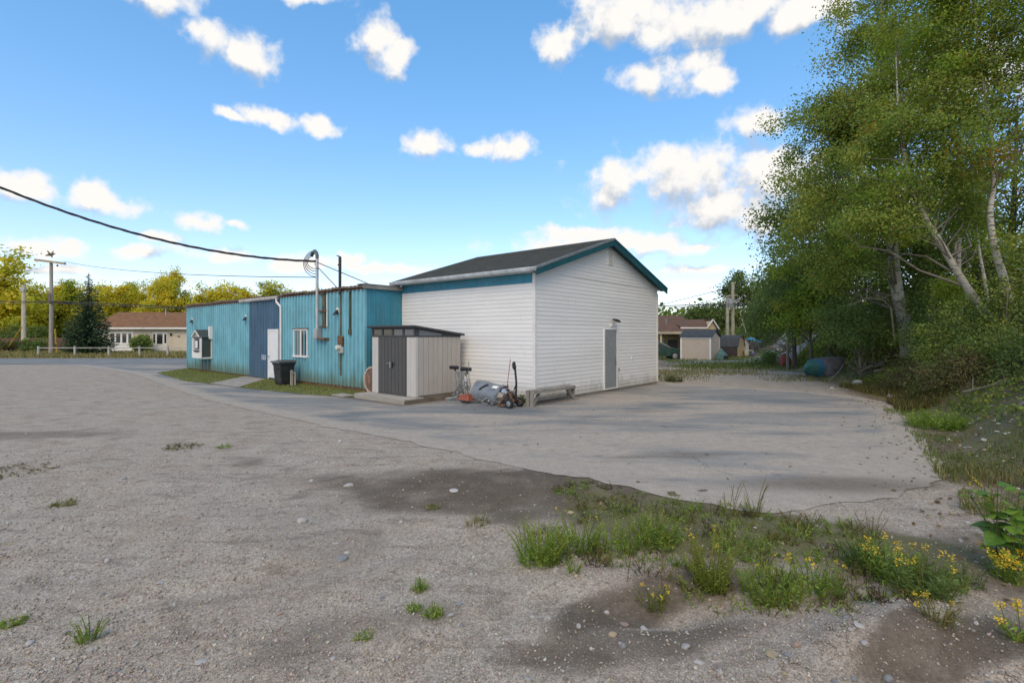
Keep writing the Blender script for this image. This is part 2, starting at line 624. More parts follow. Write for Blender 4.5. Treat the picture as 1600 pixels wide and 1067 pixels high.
def zones(x, y):
    """dirt, green, litter, dry grass weights over the ground"""
    bd = bank_d(x, y)
    n = fbm(x * .5, y * .5, 61) + .55 * fbm(x * 2.2, y * 2.2, 66)
    dirt = .95 * sstep(1.3 - ell(x, y, .1, 6.75, 3.9, 1.15, -.24) + n * 1.5, 0, 1.05)
    dirt = np.maximum(dirt, .85 * sstep(1.3 - ell(x, y, 2.4, 5.3, 2.8, 1.15, -.25) + n * 1.6, 0, 1.0))
    dirt = np.maximum(dirt, .95 * sstep(1.2 - ell(x, y, .9, 3.75, 1.2, .38, .5) + n * 2.0, 0, .8))
    dirt = np.maximum(dirt, .6 * sstep(1.2 - ell(x, y, -.6, 3.6, 1.6, .5, .45) + n * 2.4, 0, 1.0))
    dirt = np.maximum(dirt, .75 * sstep(1.2 - ell(x, y, .9, 3.3, 1.3, .35, .2) + n * 1.6, 0, .6))
    dirt = np.maximum(dirt, .9 * sstep(1.15 - ell(x, y, 2.6, 3.05, .9, .25, .3) + n * 1.2, 0, .5))
    dirt = np.maximum(dirt, .85 * sstep(1.2 - ell(x, y, 4.9, 7.0, 1.6, .5, .1) + n, 0, .6))
    dirt = np.maximum(dirt, .75 * sstep(1.2 - ell(x, y, 3.7, 4.4, 1.2, .5, .1) + n, 0, .6))
    dirt = np.maximum(dirt, .6 * sstep(1.2 - ell(x, y, -10.5, 10.0, 3.0, .55, .05) + n, 0, .6))
    dirt = np.maximum(dirt, .8 * sstep(bd, -1.6, -.2) * sstep(y, 1, 3))
    dirt = np.maximum(dirt, .55 * sstep(.10 + n, .16, .40) * (y < 9) * sstep(x, -6, 0))
    dirt = np.maximum(dirt, .35 * sstep(.10 + n, .14, .40) * (y < 13))
    green = sstep(1.2 - ell(x, y, 2.5, 5.2, 2.5, 1.0, -.3) + n, 0, .8) * .6
    green = np.maximum(green, .6 * sstep(bd + n * 2, -1.6, .2) * sstep(bd, 2.2, .8) * sstep(y, 5, 8))
    green = np.maximum(green, sstep(y, 27, 33) * (x > 4) * (.75 + n))
    green = np.maximum(green, .5 * sstep(y, 22, 27) * (x > 7) * (.6 + n * 2))
    green = np.maximum(green, sstep(y, 52, 58))
    litter = sstep(bd + n * 1.5, .4, 1.8)
    expose = sstep(1.1 - ell(x, y, 10.4, 9.5, 1.2, .9, .8) + n * .9, 0, .5)          # bare slumped earth
    litter = litter * (1 - expose)
    green = green * (1 - expose)
    dry = sstep(y, 42.6, 43.4) * sstep(60 - y, 0, 8) * sstep(8 - x, 0, 4)
    dry = np.maximum(dry, .8 * sstep(bd, -.9, 0) * sstep(.9 - bd, 0, .6) * sstep(y, 14, 16))
    return np.stack([dirt, green, litter], -1), np.stack([dry, expose, 0 * dry], -1)


def set_zones(me, x, y):
    a, b = zones(x, y)
    for nm, w in (('zone', a), ('zone_b', b)):
        at_ = me.attributes.new(nm, 'FLOAT_COLOR', 'POINT')
        c = np.ones((len(x), 4), np.float32)
        c[:, :3] = np.clip(w, 0, 1)
        at_.data.foreach_set('color', c.ravel())


def gravel_material():
    t = NT('gravel_ground')
    v = t.coords(rnd=False)
    z = t.n('ShaderNodeSeparateColor'); t.put(z.inputs[0], t.attr('zone').outputs['Color'])
    zb = t.n('ShaderNodeSeparateColor'); t.put(zb.inputs[0], t.attr('zone_b').outputs['Color'])

    def vor(sc, out='Color', feat='F1'):
        n = t.n('ShaderNodeTexVoronoi', Scale=sc, feature=feat)
        t.t.links.new(v, n.inputs['Vector'])
        return n.outputs[out]
    big = t.noise(v, .45, 6, .62, .4)
    mid = t.noise(v, 2.3, 6, .65)
    fine = t.noise(v, 28, 5, .75)
    base = t.mix(t.ramp(big, .38, .62), (.365, .305, .238), (.345, .305, .25))
    base = t.mix(t.ramp(mid, .35, .70), base, (.40, .352, .29))
    base = t.mix(t.ramp(mid, .30, .46, .45, 0), base, (.17, .145, .125))
    rut = t.n('ShaderNodeMapping'); rut.inputs['Rotation'].default_value = (0, 0, R(-37)); rut.inputs['Scale'].default_value = (1.0, 3.6, 1)
    t.t.links.new(v, rut.inputs['Vector'])
    tr_ = t.noise(rut.outputs[0], 1.5, 7, .7, .4)
    base = t.mix(t.ramp(tr_, .36, .48, .6, 0), base, (.19, .152, .122))
    base = t.mix(t.ramp(t.noise(v, .9, 5, .6, .5), .52, .68, 0, .55), base, (.33, .268, .21))
    sep = t.n('ShaderNodeSeparateColor'); t.put(sep.inputs[0], vor(115))
    sep2 = t.n('ShaderNodeSeparateColor'); t.put(sep2.inputs[0], vor(46))
    val = t.math('MULTIPLY_ADD', sep.outputs[0], .66, .67)
    val = t.math('MULTIPLY', val, t.math('MULTIPLY_ADD', sep2.outputs[1], .26, .87))
    val = t.math('MULTIPLY', val, t.ramp(fine, .3, .7, .84, 1.16))
    cc = t.n('ShaderNodeCombineColor')
    for i in range(3): t.put(cc.inputs[i], val)
    peb = t.mix(1.0, base, cc.outputs[0], 'MULTIPLY')
    peb = t.mix(t.ramp(sep.outputs[1], .95, .98, 0, .5), peb, (.42, .40, .37))
    # dark damp soil
    soil = t.mix(t.ramp(fine, .3, .7), (.066, .051, .036), (.128, .100, .070))
    soil = t.mix(t.ramp(mid, .45, .7, 0, .5), soil, (.20, .165, .125))
    wob = t.math('MULTIPLY_ADD', mid, .9, -.45)
    c = t.mix(t.ramp(t.math('ADD', t.math('ADD', z.outputs[0], wob), t.math('MULTIPLY_ADD', fine, .7, -.35)), .25, .9, 0, .88), peb, soil)
    # low green growth
    gr = t.mix(t.ramp(fine, .3, .7), (.085, .110, .030), (.18, .20, .06))
    gr = t.mix(t.ramp(mid, .4, .7, 0, .6), gr, (.15, .13, .06))
    c = t.mix(t.ramp(t.math('ADD', z.outputs[1], wob), .3, .85, 0, .9), c, gr)
    # leaf litter
    li = t.mix(t.ramp(fine, .3, .7), (.03, .022, .014), (.12, .082, .05))
    li = t.mix(t.ramp(mid, .45, .65, 0, .55), li, (.05, .06, .02))
    c = t.mix(t.ramp(t.math('ADD', z.outputs[2], wob), .3, .8), c, li)
    # dry verge grass, bare earth
    dr = t.mix(t.ramp(fine, .3, .7), (.17, .14, .06), (.30, .25, .11))
    c = t.mix(t.ramp(t.math('ADD', zb.outputs[0], wob), .3, .8, 0, .9), c, dr)
    ex = t.mix(t.ramp(mid, .3, .7), (.22, .165, .125), (.34, .28, .225))
    c = t.mix(t.ramp(zb.outputs[1], .2, .8), c, ex)
    h = t.math('ADD', t.math('MULTIPLY', vor(115, 'Distance'), -.5), t.math('MULTIPLY', fine, .9))
    h = t.math('ADD', h, t.math('MULTIPLY', vor(46, 'Distance'), -.5))
    return t.end(t.pbsdf(c, .93, 0, t.bump(h, .009, .8), .2))


GRAVEL = gravel_material()
nx, ny = 380, 380
tx = np.linspace(-1, 1, nx)
ty = np.linspace(-1, 1, ny)
gx = 1 + 3.0 * np.sinh(6.35 * tx)
gy = 4.5 + 3.0 * np.sinh(6.35 * ty)
XX, YY = np.meshgrid(gx, gy)
ZZ = H(XX, YY)
V = np.stack([XX, YY, ZZ], -1).reshape(-1, 3)
ii = np.arange(nx * ny).reshape(ny, nx)
F = np.stack([ii[:-1, :-1], ii[:-1, 1:], ii[1:, 1:], ii[1:, :-1]], -1).reshape(-1, 4)
ground = tag(mass('ground', V, F, GRAVEL, smooth=True), kind='structure')
set_zones(ground.data, V[:, 0], V[:, 1])


# ------------------------------------------------------------------ paving and road
def asphalt_material(name, road=False):
    t = NT(name)
    v = t.coords(rnd=False)
    big = t.noise(t.coords((1, 1, 1), rnd=False), .42, 7, .62, .5)
    st = t.n('ShaderNodeMapping'); st.inputs['Rotation'].default_value = (0, 0, R(-6)); st.inputs['Scale'].default_value = (.34, 1.25, 1)
    t.t.links.new(v, st.inputs['Vector'])
    pat = t.noise(st.outputs[0], .75, 7, .62, .6)
    fine = t.noise(v, 60, 4, .7)
    mid = t.noise(v, 5, 6, .7)
    c = t.mix(t.ramp(big, .35, .65), (.165, .180, .185), (.235, .243, .238))
    if not road:
        dust = t.mix(t.ramp(mid, .3, .7), (.35, .308, .255), (.43, .380, .315))
        e = t.attr('edge').outputs['Fac']                        # metres to the nearest broken edge
        near_edge = t.ramp(t.math('ADD', e, t.math('MULTIPLY_ADD', mid, 1.2, -.6)), 0, .8, .35, 0)
        dustf = t.math('ADD', t.math('ADD', pat, near_edge), t.math('MULTIPLY', t.attr('dusty').outputs['Fac'], .17))
        c = t.mix(t.ramp(dustf, .40, .66, 0, .97), c, dust)
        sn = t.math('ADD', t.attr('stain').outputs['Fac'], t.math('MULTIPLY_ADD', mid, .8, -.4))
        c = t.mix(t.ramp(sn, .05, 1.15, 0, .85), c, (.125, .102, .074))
        spot = t.noise(v, 1.7, 3, .5)
        c = t.mix(t.ramp(spot, .66, .74, 0, .5), c, (.10, .10, .098))
    else:
        c = t.mix(t.ramp(pat, .5, .7, 0, .4), c, (.24, .235, .22))
    val = t.ramp(fine, .25, .75, .72, 1.25)
    cc = t.n('ShaderNodeCombineColor')
    for i in range(3): t.put(cc.inputs[i], val)
    c = t.mix(1.0, c, cc.outputs[0], 'MULTIPLY')
    if not road:                                                   # fine meandering cracks
        vo = t.n('ShaderNodeTexVoronoi', Scale=.55, feature='DISTANCE_TO_EDGE')
        wv = t.n('ShaderNodeVectorMath', operation='ADD')
        nn = t.n('ShaderNodeTexNoise', Scale=2.2, Detail=6)
        t.t.links.new(v, nn.inputs['Vector'])
        t.t.links.new(v, wv.inputs[0]); t.t.links.new(nn.outputs['Color'], wv.inputs[1])
        t.t.links.new(wv.outputs[0], vo.inputs['Vector'])
        cr = t.math('MULTIPLY', t.ramp(vo.outputs['Distance'], .004, .016, 1, 0), t.ramp(big, .55, .68, 0, .4))
        c = t.mix(cr, c, (.06, .055, .05))
    return t.end(t.pbsdf(c, .9, 0, t.bump(fine, .006, .6), .25))


ASPH = asphalt_material('worn_asphalt')
ROADM = asphalt_material('road_asphalt', True)


def sheet(name, poly, dz, mat, step=.25, jag=.05, jscale=2.2):
    """a sheet draped over the ground inside a polygon with an uneven edge"""
    pts = []
    n = len(poly)
    for i in range(n):
        a, b = Vector(poly[i]), Vector(poly[(i + 1) % n])
        k = max(1, int((b - a).length / (step * .6)))
        nrm = Vector((b - a).yx).normalized(); nrm.x = -nrm.x
        for j in range(k):
            p = a.lerp(b, j / k)
            w = float(fbm(np.array([p.x * jscale]), np.array([p.y * jscale]), 13)[0]) * jag * 4
            pts.append(p + nrm * w)
    m = len(pts)
    xs = [p.x for p in pts]; ys = [p.y for p in pts]
    gx_ = np.arange(min(xs), max(xs), step); gy_ = np.arange(min(ys), max(ys), step)
    A, B = np.meshgrid(gx_, gy_)
    A = A.ravel() + rng.uniform(-.05, .05, A.size) * step; B = B.ravel() + rng.uniform(-.05, .05, B.size) * step
    k = in_poly(A, B, [(p.x, p.y) for p in pts])
    A, B = A[k], B[k]
    k = poly_dist(A, B, [(p.x, p.y) for p in pts[::2]]) > step * .35
    ins = [Vector((a, b)) for a, b in zip(A[k], B[k])]
    vs, es, fs, *_ = delaunay_2d_cdt(pts + ins, [(i, (i + 1) % m) for i in range(m)], [list(range(m))], 1, 1e-5)
    vx = np.array([p.x for p in vs]); vy = np.array([p.y for p in vs])
    V = np.stack([vx, vy, H(vx, vy) + dz], -1)
    o = mass(name, V, [np.array([f for f in fs if len(f) == 3])], mat, smooth=True)
    return tag(o, kind='structure'), vx, vy


pave, px_, py_ = sheet('paved_lot', PAVE, .008, ASPH, .24, .085, 3.1)
edge_open = [(p.x, p.y) for p in PAVE]
ed = poly_dist(px_, py_, edge_open)
a_ = pave.data.attributes.new('edge', 'FLOAT', 'POINT'); a_.data.foreach_set('value', ed.astype(np.float32))
du = sstep(11.5 - py_, -2.5, 3.5) * sstep(px_, -5, 0) + .5 * sstep(py_, 12, 14) * sstep(18 - py_, 0, 3) * sstep(3.5 - np.abs(px_ - 5), 0, 2)
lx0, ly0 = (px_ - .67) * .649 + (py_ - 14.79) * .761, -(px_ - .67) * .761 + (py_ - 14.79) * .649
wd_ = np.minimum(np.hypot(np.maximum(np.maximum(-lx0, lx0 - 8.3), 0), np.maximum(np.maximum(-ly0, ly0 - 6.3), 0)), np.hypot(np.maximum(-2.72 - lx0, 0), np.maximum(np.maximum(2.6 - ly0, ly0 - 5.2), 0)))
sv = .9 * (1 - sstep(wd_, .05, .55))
sv = np.maximum(sv, .85 * sstep(1.6 - ell(px_, py_, 4.35, 6.75, 1.5, .45, .05), 0, 1.3))
sv = np.maximum(sv, .7 * sstep(1.3 - ell(px_, py_, 2.6, 8.3, 1.2, .2, .1), 0, .7))
sv = np.maximum(sv, .6 * sstep(1.3 - ell(px_, py_, 3.6, 13.2, .9, .2, .2), 0, .7))
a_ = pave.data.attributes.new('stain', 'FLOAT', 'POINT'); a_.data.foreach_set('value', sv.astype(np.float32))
a_ = pave.data.attributes.new('dusty', 'FLOAT', 'POINT'); a_.data.foreach_set('value', np.clip(du, 0, 1).astype(np.float32))

road, _, _ = sheet('road', [Vector(p) for p in [(-260, 34.4), (-34, 34.2), (-16, 34.2), (60, 34.2), (60, 42.2), (-260, 42.8)]], .02, ROADM, 2.0, .03)
CONC = M('concrete', (.36, .33, .29), .9, var=.2, scale=3, dirt=(.22, .19, .15), dirt_amt=.5, bump=.004, bscale=60)
walk, _, _ = sheet('concrete_walk', [G(*p).xy for p in [(328, 600), (386, 587.5), (424, 590), (372, 606)]], .03, CONC, .3, .01)
# road paint
MARK = M('road_paint', (.62, .60, .55), .8, var=.3, scale=2, dirt=(.2, .2, .19), dirt_amt=.8)
mk = MB()
for i in range(1):
    mk.add([(-60, 34.9, .026), (-18, 34.9, .026), (-18, 35.0, .026), (-60, 35.0, .026)], [(0, 1, 2, 3)])
for x in range(-100, 10, 9):
    mk.add([(x, 38.4, .026), (x + 3, 38.4, .026), (x + 3, 38.52, .026), (x, 38.52, .026)], [(0, 1, 2, 3)])
tag(mk.build('road_marking', MARK), kind='structure')

# ------------------------------------------------------------------ the two joined buildings share one ground grid
O = Vector((.67, 14.79, 0)); ANG = math.atan2(.761, .649)
RX, LY = Vector((.649, .761, 0)), Vector((-.761, .649, 0))


def loc_u(u, base, d):
    """distance along the wall line base + t*d (ground plan) seen at photograph column u"""
    k = (u - CU) / FPX
    return (k * base.y - base.x) / (d.x - k * d.y)


def z_v(v, p):
    return CAMH + (HV - v) * p.y / FPX


EV, WLX, WLY, WH = 3.89, 8.30, 6.27, 3.5        # white building: gable wall length, eave wall length, eave height
RID = 5.22
white = thing('white_building', 'white vinyl sided gable building with grey steel door and dark shingle roof', 'building', O, ANG)
core = MB()
sec = [Vector((0.03, 0, .02)), Vector((WLX - .03, 0, .02)), Vector((WLX - .03, 0, EV)), Vector((WLX / 2, 0, RID - .06)), Vector((.03, 0, EV))]
core.prism(sec, (0, .03, 0), (0, WLY - .03, 0))
core.build('wall', SIDING, white)


def siding_run(sa, za, sb, zb, s2, place, mb=None, h=.252):
    mb = MB()
    prof = [(0, 0), (.018, 0), (.007, h / 2 - .001), (.018, h / 2), (.007, h - .001), (0, h)]
    return mb


def siding_panel(place, lims, z0, z1):
    """one double-lap vinyl panel; lims(z) -> (s0, s1)"""
    h = z1 - z0
    pr = [(0, z0), (.017, z0), (.006, z0 + h * .49), (.017, z0 + h * .5), (.006, z1 - .002), (0, z1)]
    vs, n = [], len(pr)
    for end in (0, 1):
        for o_, z in pr:
            vs.append(place(lims(z)[end], o_, z))
    fs = [tuple(range(n)), tuple(range(n, 2 * n))[::-1]] + [(i, n + i, n + (i + 1) % n, (i + 1) % n) for i in range(n)]
    m = MB().add(vs, fs)
    return m


gable_pl = lambda s, o_, z: (s, -o_, z)
eave_pl = lambda s, o_, z: (-o_, s, z)
HP = .252
SL = (RID - EV) / (WLX / 2)                      # roof slope


def rake_lims(z):
    if z <= EV: return (.02, WLX - .02)
    t = (z - EV) / SL
    return (.02 + t, WLX - .02 - t)


# openings on the gable wall
du0, du1 = loc_u(944.0, O, RX), loc_u(962.5, O, RX)
DZ0, DZ1 = .10, 2.18
k = 0
while True:
    z0 = .06 + k * HP
    z1 = z0 + HP
    if rake_lims(z1)[1] - rake_lims(z1)[0] < .3: break
    a, b = rake_lims(0)
    if z0 < DZ1 + .05:
        for q in ((.02, du0 - .06), (du1 + .06, WLX - .02)):
            siding_panel(gable_pl, lambda z, q=q: q, z0, z1 if z0 + HP <= DZ1 + .05 else z1).build('siding_panel', SIDING, white)
        if z1 > DZ1 + .05:
            siding_panel(gable_pl, lambda z: (du0 - .06, du1 + .06), DZ1 + .05, z1).build('siding_panel', SIDING, white)
    else:
        siding_panel(gable_pl, rake_lims, z0, z1).build('siding_panel', SIDING, white)
    k += 1
for k in range(14):
    z0 = .06 + k * HP
    siding_panel(eave_pl, lambda z: (.02, WLY - .02), z0, min(z0 + HP, 3.53)).build('siding_panel', SIDING, white)
tr = MB()
tr.box(-.03, .06, -.03, .06, .04, 3.55)
tr.build('corner_post', TRIMW, white)
MB().box(WLX - .06, WLX + .03, -.03, .06, .04, 3.7).build('corner_post', TRIMW, white)
st_ = MB(); st_.box(.06, WLX - .06, -.026, 0.02, 3.86, 3.90)
st_.build('seam_strip', TRIMW, white)
MB().box(-.02, .02, .06, WLY, 3.53, 3.83).box(-.035, -.02, .06, WLY, 3.53, 3.56).build('frieze_board', BLUEFR, white)
MB().box(-.045, .045, -.045, .06, 3.53, 3.80).build('frieze_end', TRIMW, white)
CONCB = M('footing_concrete', (.30, .28, .25), .95, var=.25, scale=4)
MB().box(.01, WLX - .01, .01, WLY, -.05, .06).build('footing', CONCB, white)

# roof: two slabs with stepped courses, overhanging
OV, OE = .30, .33
SHING = None
t = NT('asphalt_shingles')
v = t.coords((1, 1, 1), rnd=False)
br = t.n('ShaderNodeTexBrick', Scale=1.0)
br.inputs['Brick Width'].default_value = .30; br.inputs['Row Height'].default_value = .14; br.inputs['Mortar Size'].default_value = .006
br.inputs['Color1'].default_value = (.045, .050, .046, 1); br.inputs['Color2'].default_value = (.085, .092, .084, 1); br.inputs['Mortar'].default_value = (.026, .028, .026, 1)
sw = t.n('ShaderNodeSeparateXYZ'); t.t.links.new(v, sw.inputs[0])
cb = t.n('ShaderNodeCombineXYZ'); t.t.links.new(sw.outputs[1], cb.inputs[0]); t.t.links.new(sw.outputs[0], cb.inputs[1])
t.t.links.new(cb.outputs[0], br.inputs['Vector'])
n1 = t.noise(v, .8, 6, .6); n2 = t.noise(v, 90, 3, .7)
c = t.mix(t.ramp(n1, .35, .7, 0, .5), br.outputs['Color'], (.075, .080, .070))
c = t.mix(t.ramp(n2, .3, .7, 0, .5), c, (.10, .105, .10))
SHING = t.end(t.pbsdf(c, .95, 0, t.bump(n2, .006, .8), .15))


def roof_slab(side, name, ncourse=34):
    xe = -OE if side == 0 else WLX + OE
    xr = WLX / 2
    ze, zr = EV - OE * SL + .14, RID + .14
    m = MB()
    y0, y1 = -OV, WLY + OV * .6
    for i in range(ncourse):
        f0, f1 = i / ncourse, (i + 1) / ncourse
        xa, xb = xe + (xr - xe) * f0, xe + (xr - xe) * f1
        za, zb = ze + (zr - ze) * f0, ze + (zr - ze) * f1
        m.hexa([(xa, y0, za - .03), (xb, y0, zb - .03), (xb, y1, zb - .03), (xa, y1, za - .03),
                (xa, y0, za + .012), (xb, y0, zb + .002), (xb, y1, zb + .002), (xa, y1, za + .012)])
    o = m.build(name, SHING, white)
    o['kind'] = 'stuff'
    return o


roof_slab(0, 'roof'); roof_slab(1, 'roof')
MB().prism([Vector((WLX / 2 - .14, 0, RID + .14 - .14 * SL)), Vector((WLX / 2, 0, RID + .17)), Vector((WLX / 2 + .14, 0, RID + .14 - .14 * SL)), Vector((WLX / 2, 0, RID + .12))],
           (0, -OV, 0), (0, WLY + OV * .6, 0)).build('ridge_cap', SHING, white)
# decks and rakes
for sd in (0, 1):
    xe = -OE if sd == 0 else WLX + OE
    xr = WLX / 2
    ze, zr = EV - OE * SL + .11, RID + .11
    d = MB()
    d.hexa([(xe, -OV + .03, ze - .05), (xr, -OV + .03, zr - .05), (xr, WLY + OV * .6 - .03, zr - .05), (xe, WLY + OV * .6 - .03, ze - .05),
            (xe, -OV + .03, ze - .002), (xr, -OV + .03, zr - .002), (xr, WLY + OV * .6 - .03, zr - .002), (xe, WLY + OV * .6 - .03, ze - .002)])
    d.build('roof_deck', TRIMW, white)
    for yy, nm in ((-OV - .005, 'rake_board'), (WLY + OV * .6 - .02, 'rake_board')):
        b = MB()
        b.hexa([(xe, yy, ze - .20), (xr, yy, zr - .20), (xr, yy + .028, zr - .20), (xe, yy + .028, ze - .20),
                (xe, yy, ze), (xr, yy, zr), (xr, yy + .028, zr), (xe, yy + .028, ze)])
        b.build('rake_board', TEALDK, white)
        if sd == 0 or yy < 0:
            g = MB()
            g.hexa([(xe, yy - .014, ze - .02), (xr, yy - .014, zr - .02), (xr, yy + .04, zr - .02), (xe, yy + .04, ze - .02),
                    (xe, yy - .014, ze + .055), (xr, yy - .014, zr + .055), (xr, yy + .04, zr + .055), (xe, yy + .04, ze + .055)])
            g.build('drip_edge', GALV if sd == 0 else TEALDK, white)
    # lookouts soffit strip on the gable
    s_ = MB()
    s_.hexa([(xe, -OV + .03, ze - .075), (xr, -OV + .03, zr - .075), (xr, 0, zr - .075), (xe, 0, ze - .075),
             (xe, -OV + .03, ze - .055), (xr, -OV + .03, zr - .055), (xr, 0, zr - .055), (xe, 0, ze - .055)])
    s_.build('soffit', TEALDK, white)
g = MB()
zg = EV - OE * SL + .145
prof = [Vector((-OE - .10, 0, zg)), Vector((-OE - .10, 0, zg - .05)), Vector((-OE - .08, 0, zg - .11)), Vector((-OE, 0, zg - .12)), Vector((-OE, 0, zg - .105)), Vector((-OE - .07, 0, zg - .095)), Vector((-OE - .085, 0, zg))]
g.prism(prof, (0, -OV, 0), (0, WLY + .2, 0))
g.box(-OE - .012, -OE, -OV, WLY + .2, zg - .12, zg + .015)
g.build('gutter', M('gutter_metal', (.50, .54, .56), .5, .1, var=.25, scale=3, dirt=(.24, .2, .16), dirt_amt=.7), white)
MB().box(-OE + .01, 0, -.02, WLY, 3.815, 3.83).build('soffit', TRIMW, white)

# door
GREYD = M('grey_door_paint', (.27, .29, .295), .5, var=.1, scale=3, dirt=(.13, .14, .15), dirt_amt=.5, dirt_scale=3)
dr = MB().box(du0, du1, -.022, .03, DZ0, DZ1).build('door', GREYD, white)
fr = MB()
fr.box(du0 - .06, du0, -.04, .03, DZ0 - .04, DZ1 + .05).box(du1, du1 + .06, -.04, .03, DZ0 - .04, DZ1 + .05).box(du0, du1, -.04, .03, DZ1, DZ1 + .05).box(du0, du1, -.04, .03, DZ0 - .04, DZ0)
fr.build('door_frame', WHITE, white)
hd = MB(); xh = du1 - .09
hd.tube([(xh, -.02, 1.02), (xh, -.085, 1.02)], .014, 8).tube([(xh, -.085, 1.02), (xh - .12, -.085, 1.02)], .012, 8).box(xh - .03, xh + .03, -.03, -.02, .96, 1.2)
hd.build('handle', GALV, dr)
MB().lathe([(.024, 0), (.024, .015)], 10, c=(xh, -.022, 1.14), M=Matrix.Rotation(R(90), 3, 'X')).build('lock', GALV, dr)
MB().lathe([(.012, 0), (.012, .012)], 8, c=((du0 + du1) / 2, -.022, 1.68), M=Matrix.Rotation(R(90), 3, 'X')).build('peephole', TRIMW, dr)
# security light over the door
sl = MB(); xl = (du0 + du1) / 2 + .05
sl.box(xl - .05, xl + .05, -.06, -.018, 2.30, 2.42).tube([(xl, -.05, 2.40), (xl, -.12, 2.50)], .012, 6)
lamp = sl.build('wall_light', TRIMW, white)
MB().hexa([(xl - .08, -.26, 2.46), (xl + .24, -.26, 2.44), (xl + .24, -.12, 2.50), (xl - .08, -.12, 2.52), (xl - .08, -.26, 2.50), (xl + .24, -.26, 2.50), (xl + .24, -.12, 2.57), (xl - .08, -.12, 2.57)]).build('lamp_head', BLACK, lamp)
hb = MB(); xb = loc_u(965.5, O, RX)
hb.tube([(xb, -.015, .74), (xb, -.07, .74), (xb, -.09, .68)], .012, 6).tube([(xb - .03, -.05, .76), (xb + .03, -.05, .76)], .008, 6).tube([(xb, -.012, .2), (xb, -.012, .74)], .007, 6)
hb.build('hose_tap', RUST, white)
sk = MB(); xs = loc_u(987, O, RX)
sk.box(xs - .04, xs + .04, -.034, -.012, 1.06, 1.2)
sk.build('outlet_cover', TRIMW, white)
# gable vent
vx = loc_u(953, O, RX); vm = MB(); zv = 4.50
vm.box(vx - .17, vx - .14, -.05, .0, zv, zv + .5).box(vx + .14, vx + .17, -.05, .0, zv, zv + .5).box(vx - .14, vx + .14, -.05, 0, zv + .47, zv + .5).box(vx - .14, vx + .14, -.05, 0, zv, zv + .03)
gv = vm.build('gable_vent', WHITE, white)
for i in range(7):
    z = zv + .05 + i * .06
    MB().hexa([(vx - .14, -.045, z), (vx + .14, -.045, z), (vx + .14, -.005, z + .03), (vx - .14, -.005, z + .03), (vx - .14, -.045, z + .008), (vx + .14, -.045, z + .008), (vx + .14, -.005, z + .038), (vx - .14, -.005, z + .038)]).build('louvre', WHITE, gv)

# ------------------------------------------------------------------ blue metal building
BX, BY0, BY1, BH = -1.564, WLY, WLY + 18.0, 3.62
Bb = O + RX * BX
blue = thing('blue_building', 'long flat roofed blue ribbed metal building with white service pipe', 'building', O, ANG)


def metal(name, col, rustamt=.5, low=.5, pervar=.05):
    t = NT(name)
    v = t.coords((1, 1, 1))
    vs = t.coords((5, 5, .22))
    n1 = t.noise(v, 1.1, 6, .6); n2 = t.noise(vs, 1.3, 7, .65); n3 = t.noise(vs, 2.6, 6, .6)
    c = t.mix(t.ramp(n1, .3, .7), tuple(x * .85 for x in col), tuple(min(1, x * 1.14) for x in col))
    c = t.mix(t.ramp(n3, .42, .7, 0, .26), c, tuple(.55 * x + .45 * y for x, y in zip(col, (.34, .36, .33))))
    oi = t.n('ShaderNodeObjectInfo')
    f = t.math('MULTIPLY_ADD', oi.outputs['Random'], 2 * pervar, 1 - pervar)
    cc = t.n('ShaderNodeCombineColor')
    for i in range(3): t.put(cc.inputs[i], f)
    c = t.mix(1.0, c, cc.outputs[0], 'MULTIPLY')
    tc = t.n('ShaderNodeTexCoord'); sp = t.n('ShaderNodeSeparateXYZ'); t.t.links.new(tc.outputs['Object'], sp.inputs[0])
    lowm = t.ramp(t.math('ADD', sp.outputs[2], t.math('MULTIPLY_ADD', n2, 1.6, -.8)), .15, .75, low, 0)     # algae and splash dirt near the ground
    c = t.mix(lowm, c, (.12, .13, .055))
    c = t.mix(t.ramp(n2, .58, .74, 0, rustamt), c, (.13, .105, .06))
    return t.end(t.pbsdf(c, .5, .0, None, .35))


BLUE = metal('faded_teal_cladding', (.175, .43, .52), .42, .7)
BLUEEND = metal('teal_end_cladding', (.04, .235, .325), .15, .3)
NAVY = metal('dark_blue_cladding', (.068, .142, .235), .25, .15)
BODY = M('dark_core', (.05, .05, .05), .9)
MB().box(BX + .03, 6.5, BY0 + .03, BY1 - .03, .0, BH).build('wall', BODY, blue)


def cladding(place, s0, s1, z0, z1, pitch, ribw, ribh, mat):
    m = MB()
    prof = []
    s = s0
    n = max(1, round((s1 - s0) / pitch))
    p = (s1 - s0) / n
    for i in range(n):
        a = s0 + i * p
        prof += [(a, .002), (a + p - ribw, .002), (a + p - ribw * .86, ribh), (a + p - ribw * .14, ribh)]
    prof.append((s1, .002))
    vs = [place(s, o_, z) for z in (z0, z1) for s, o_ in prof]
    n = len(prof)
    m.add(vs, [(i, i + 1, n + i + 1, n + i) for i in range(n - 1)])
    return m.build('cladding_sheet', mat, blue)


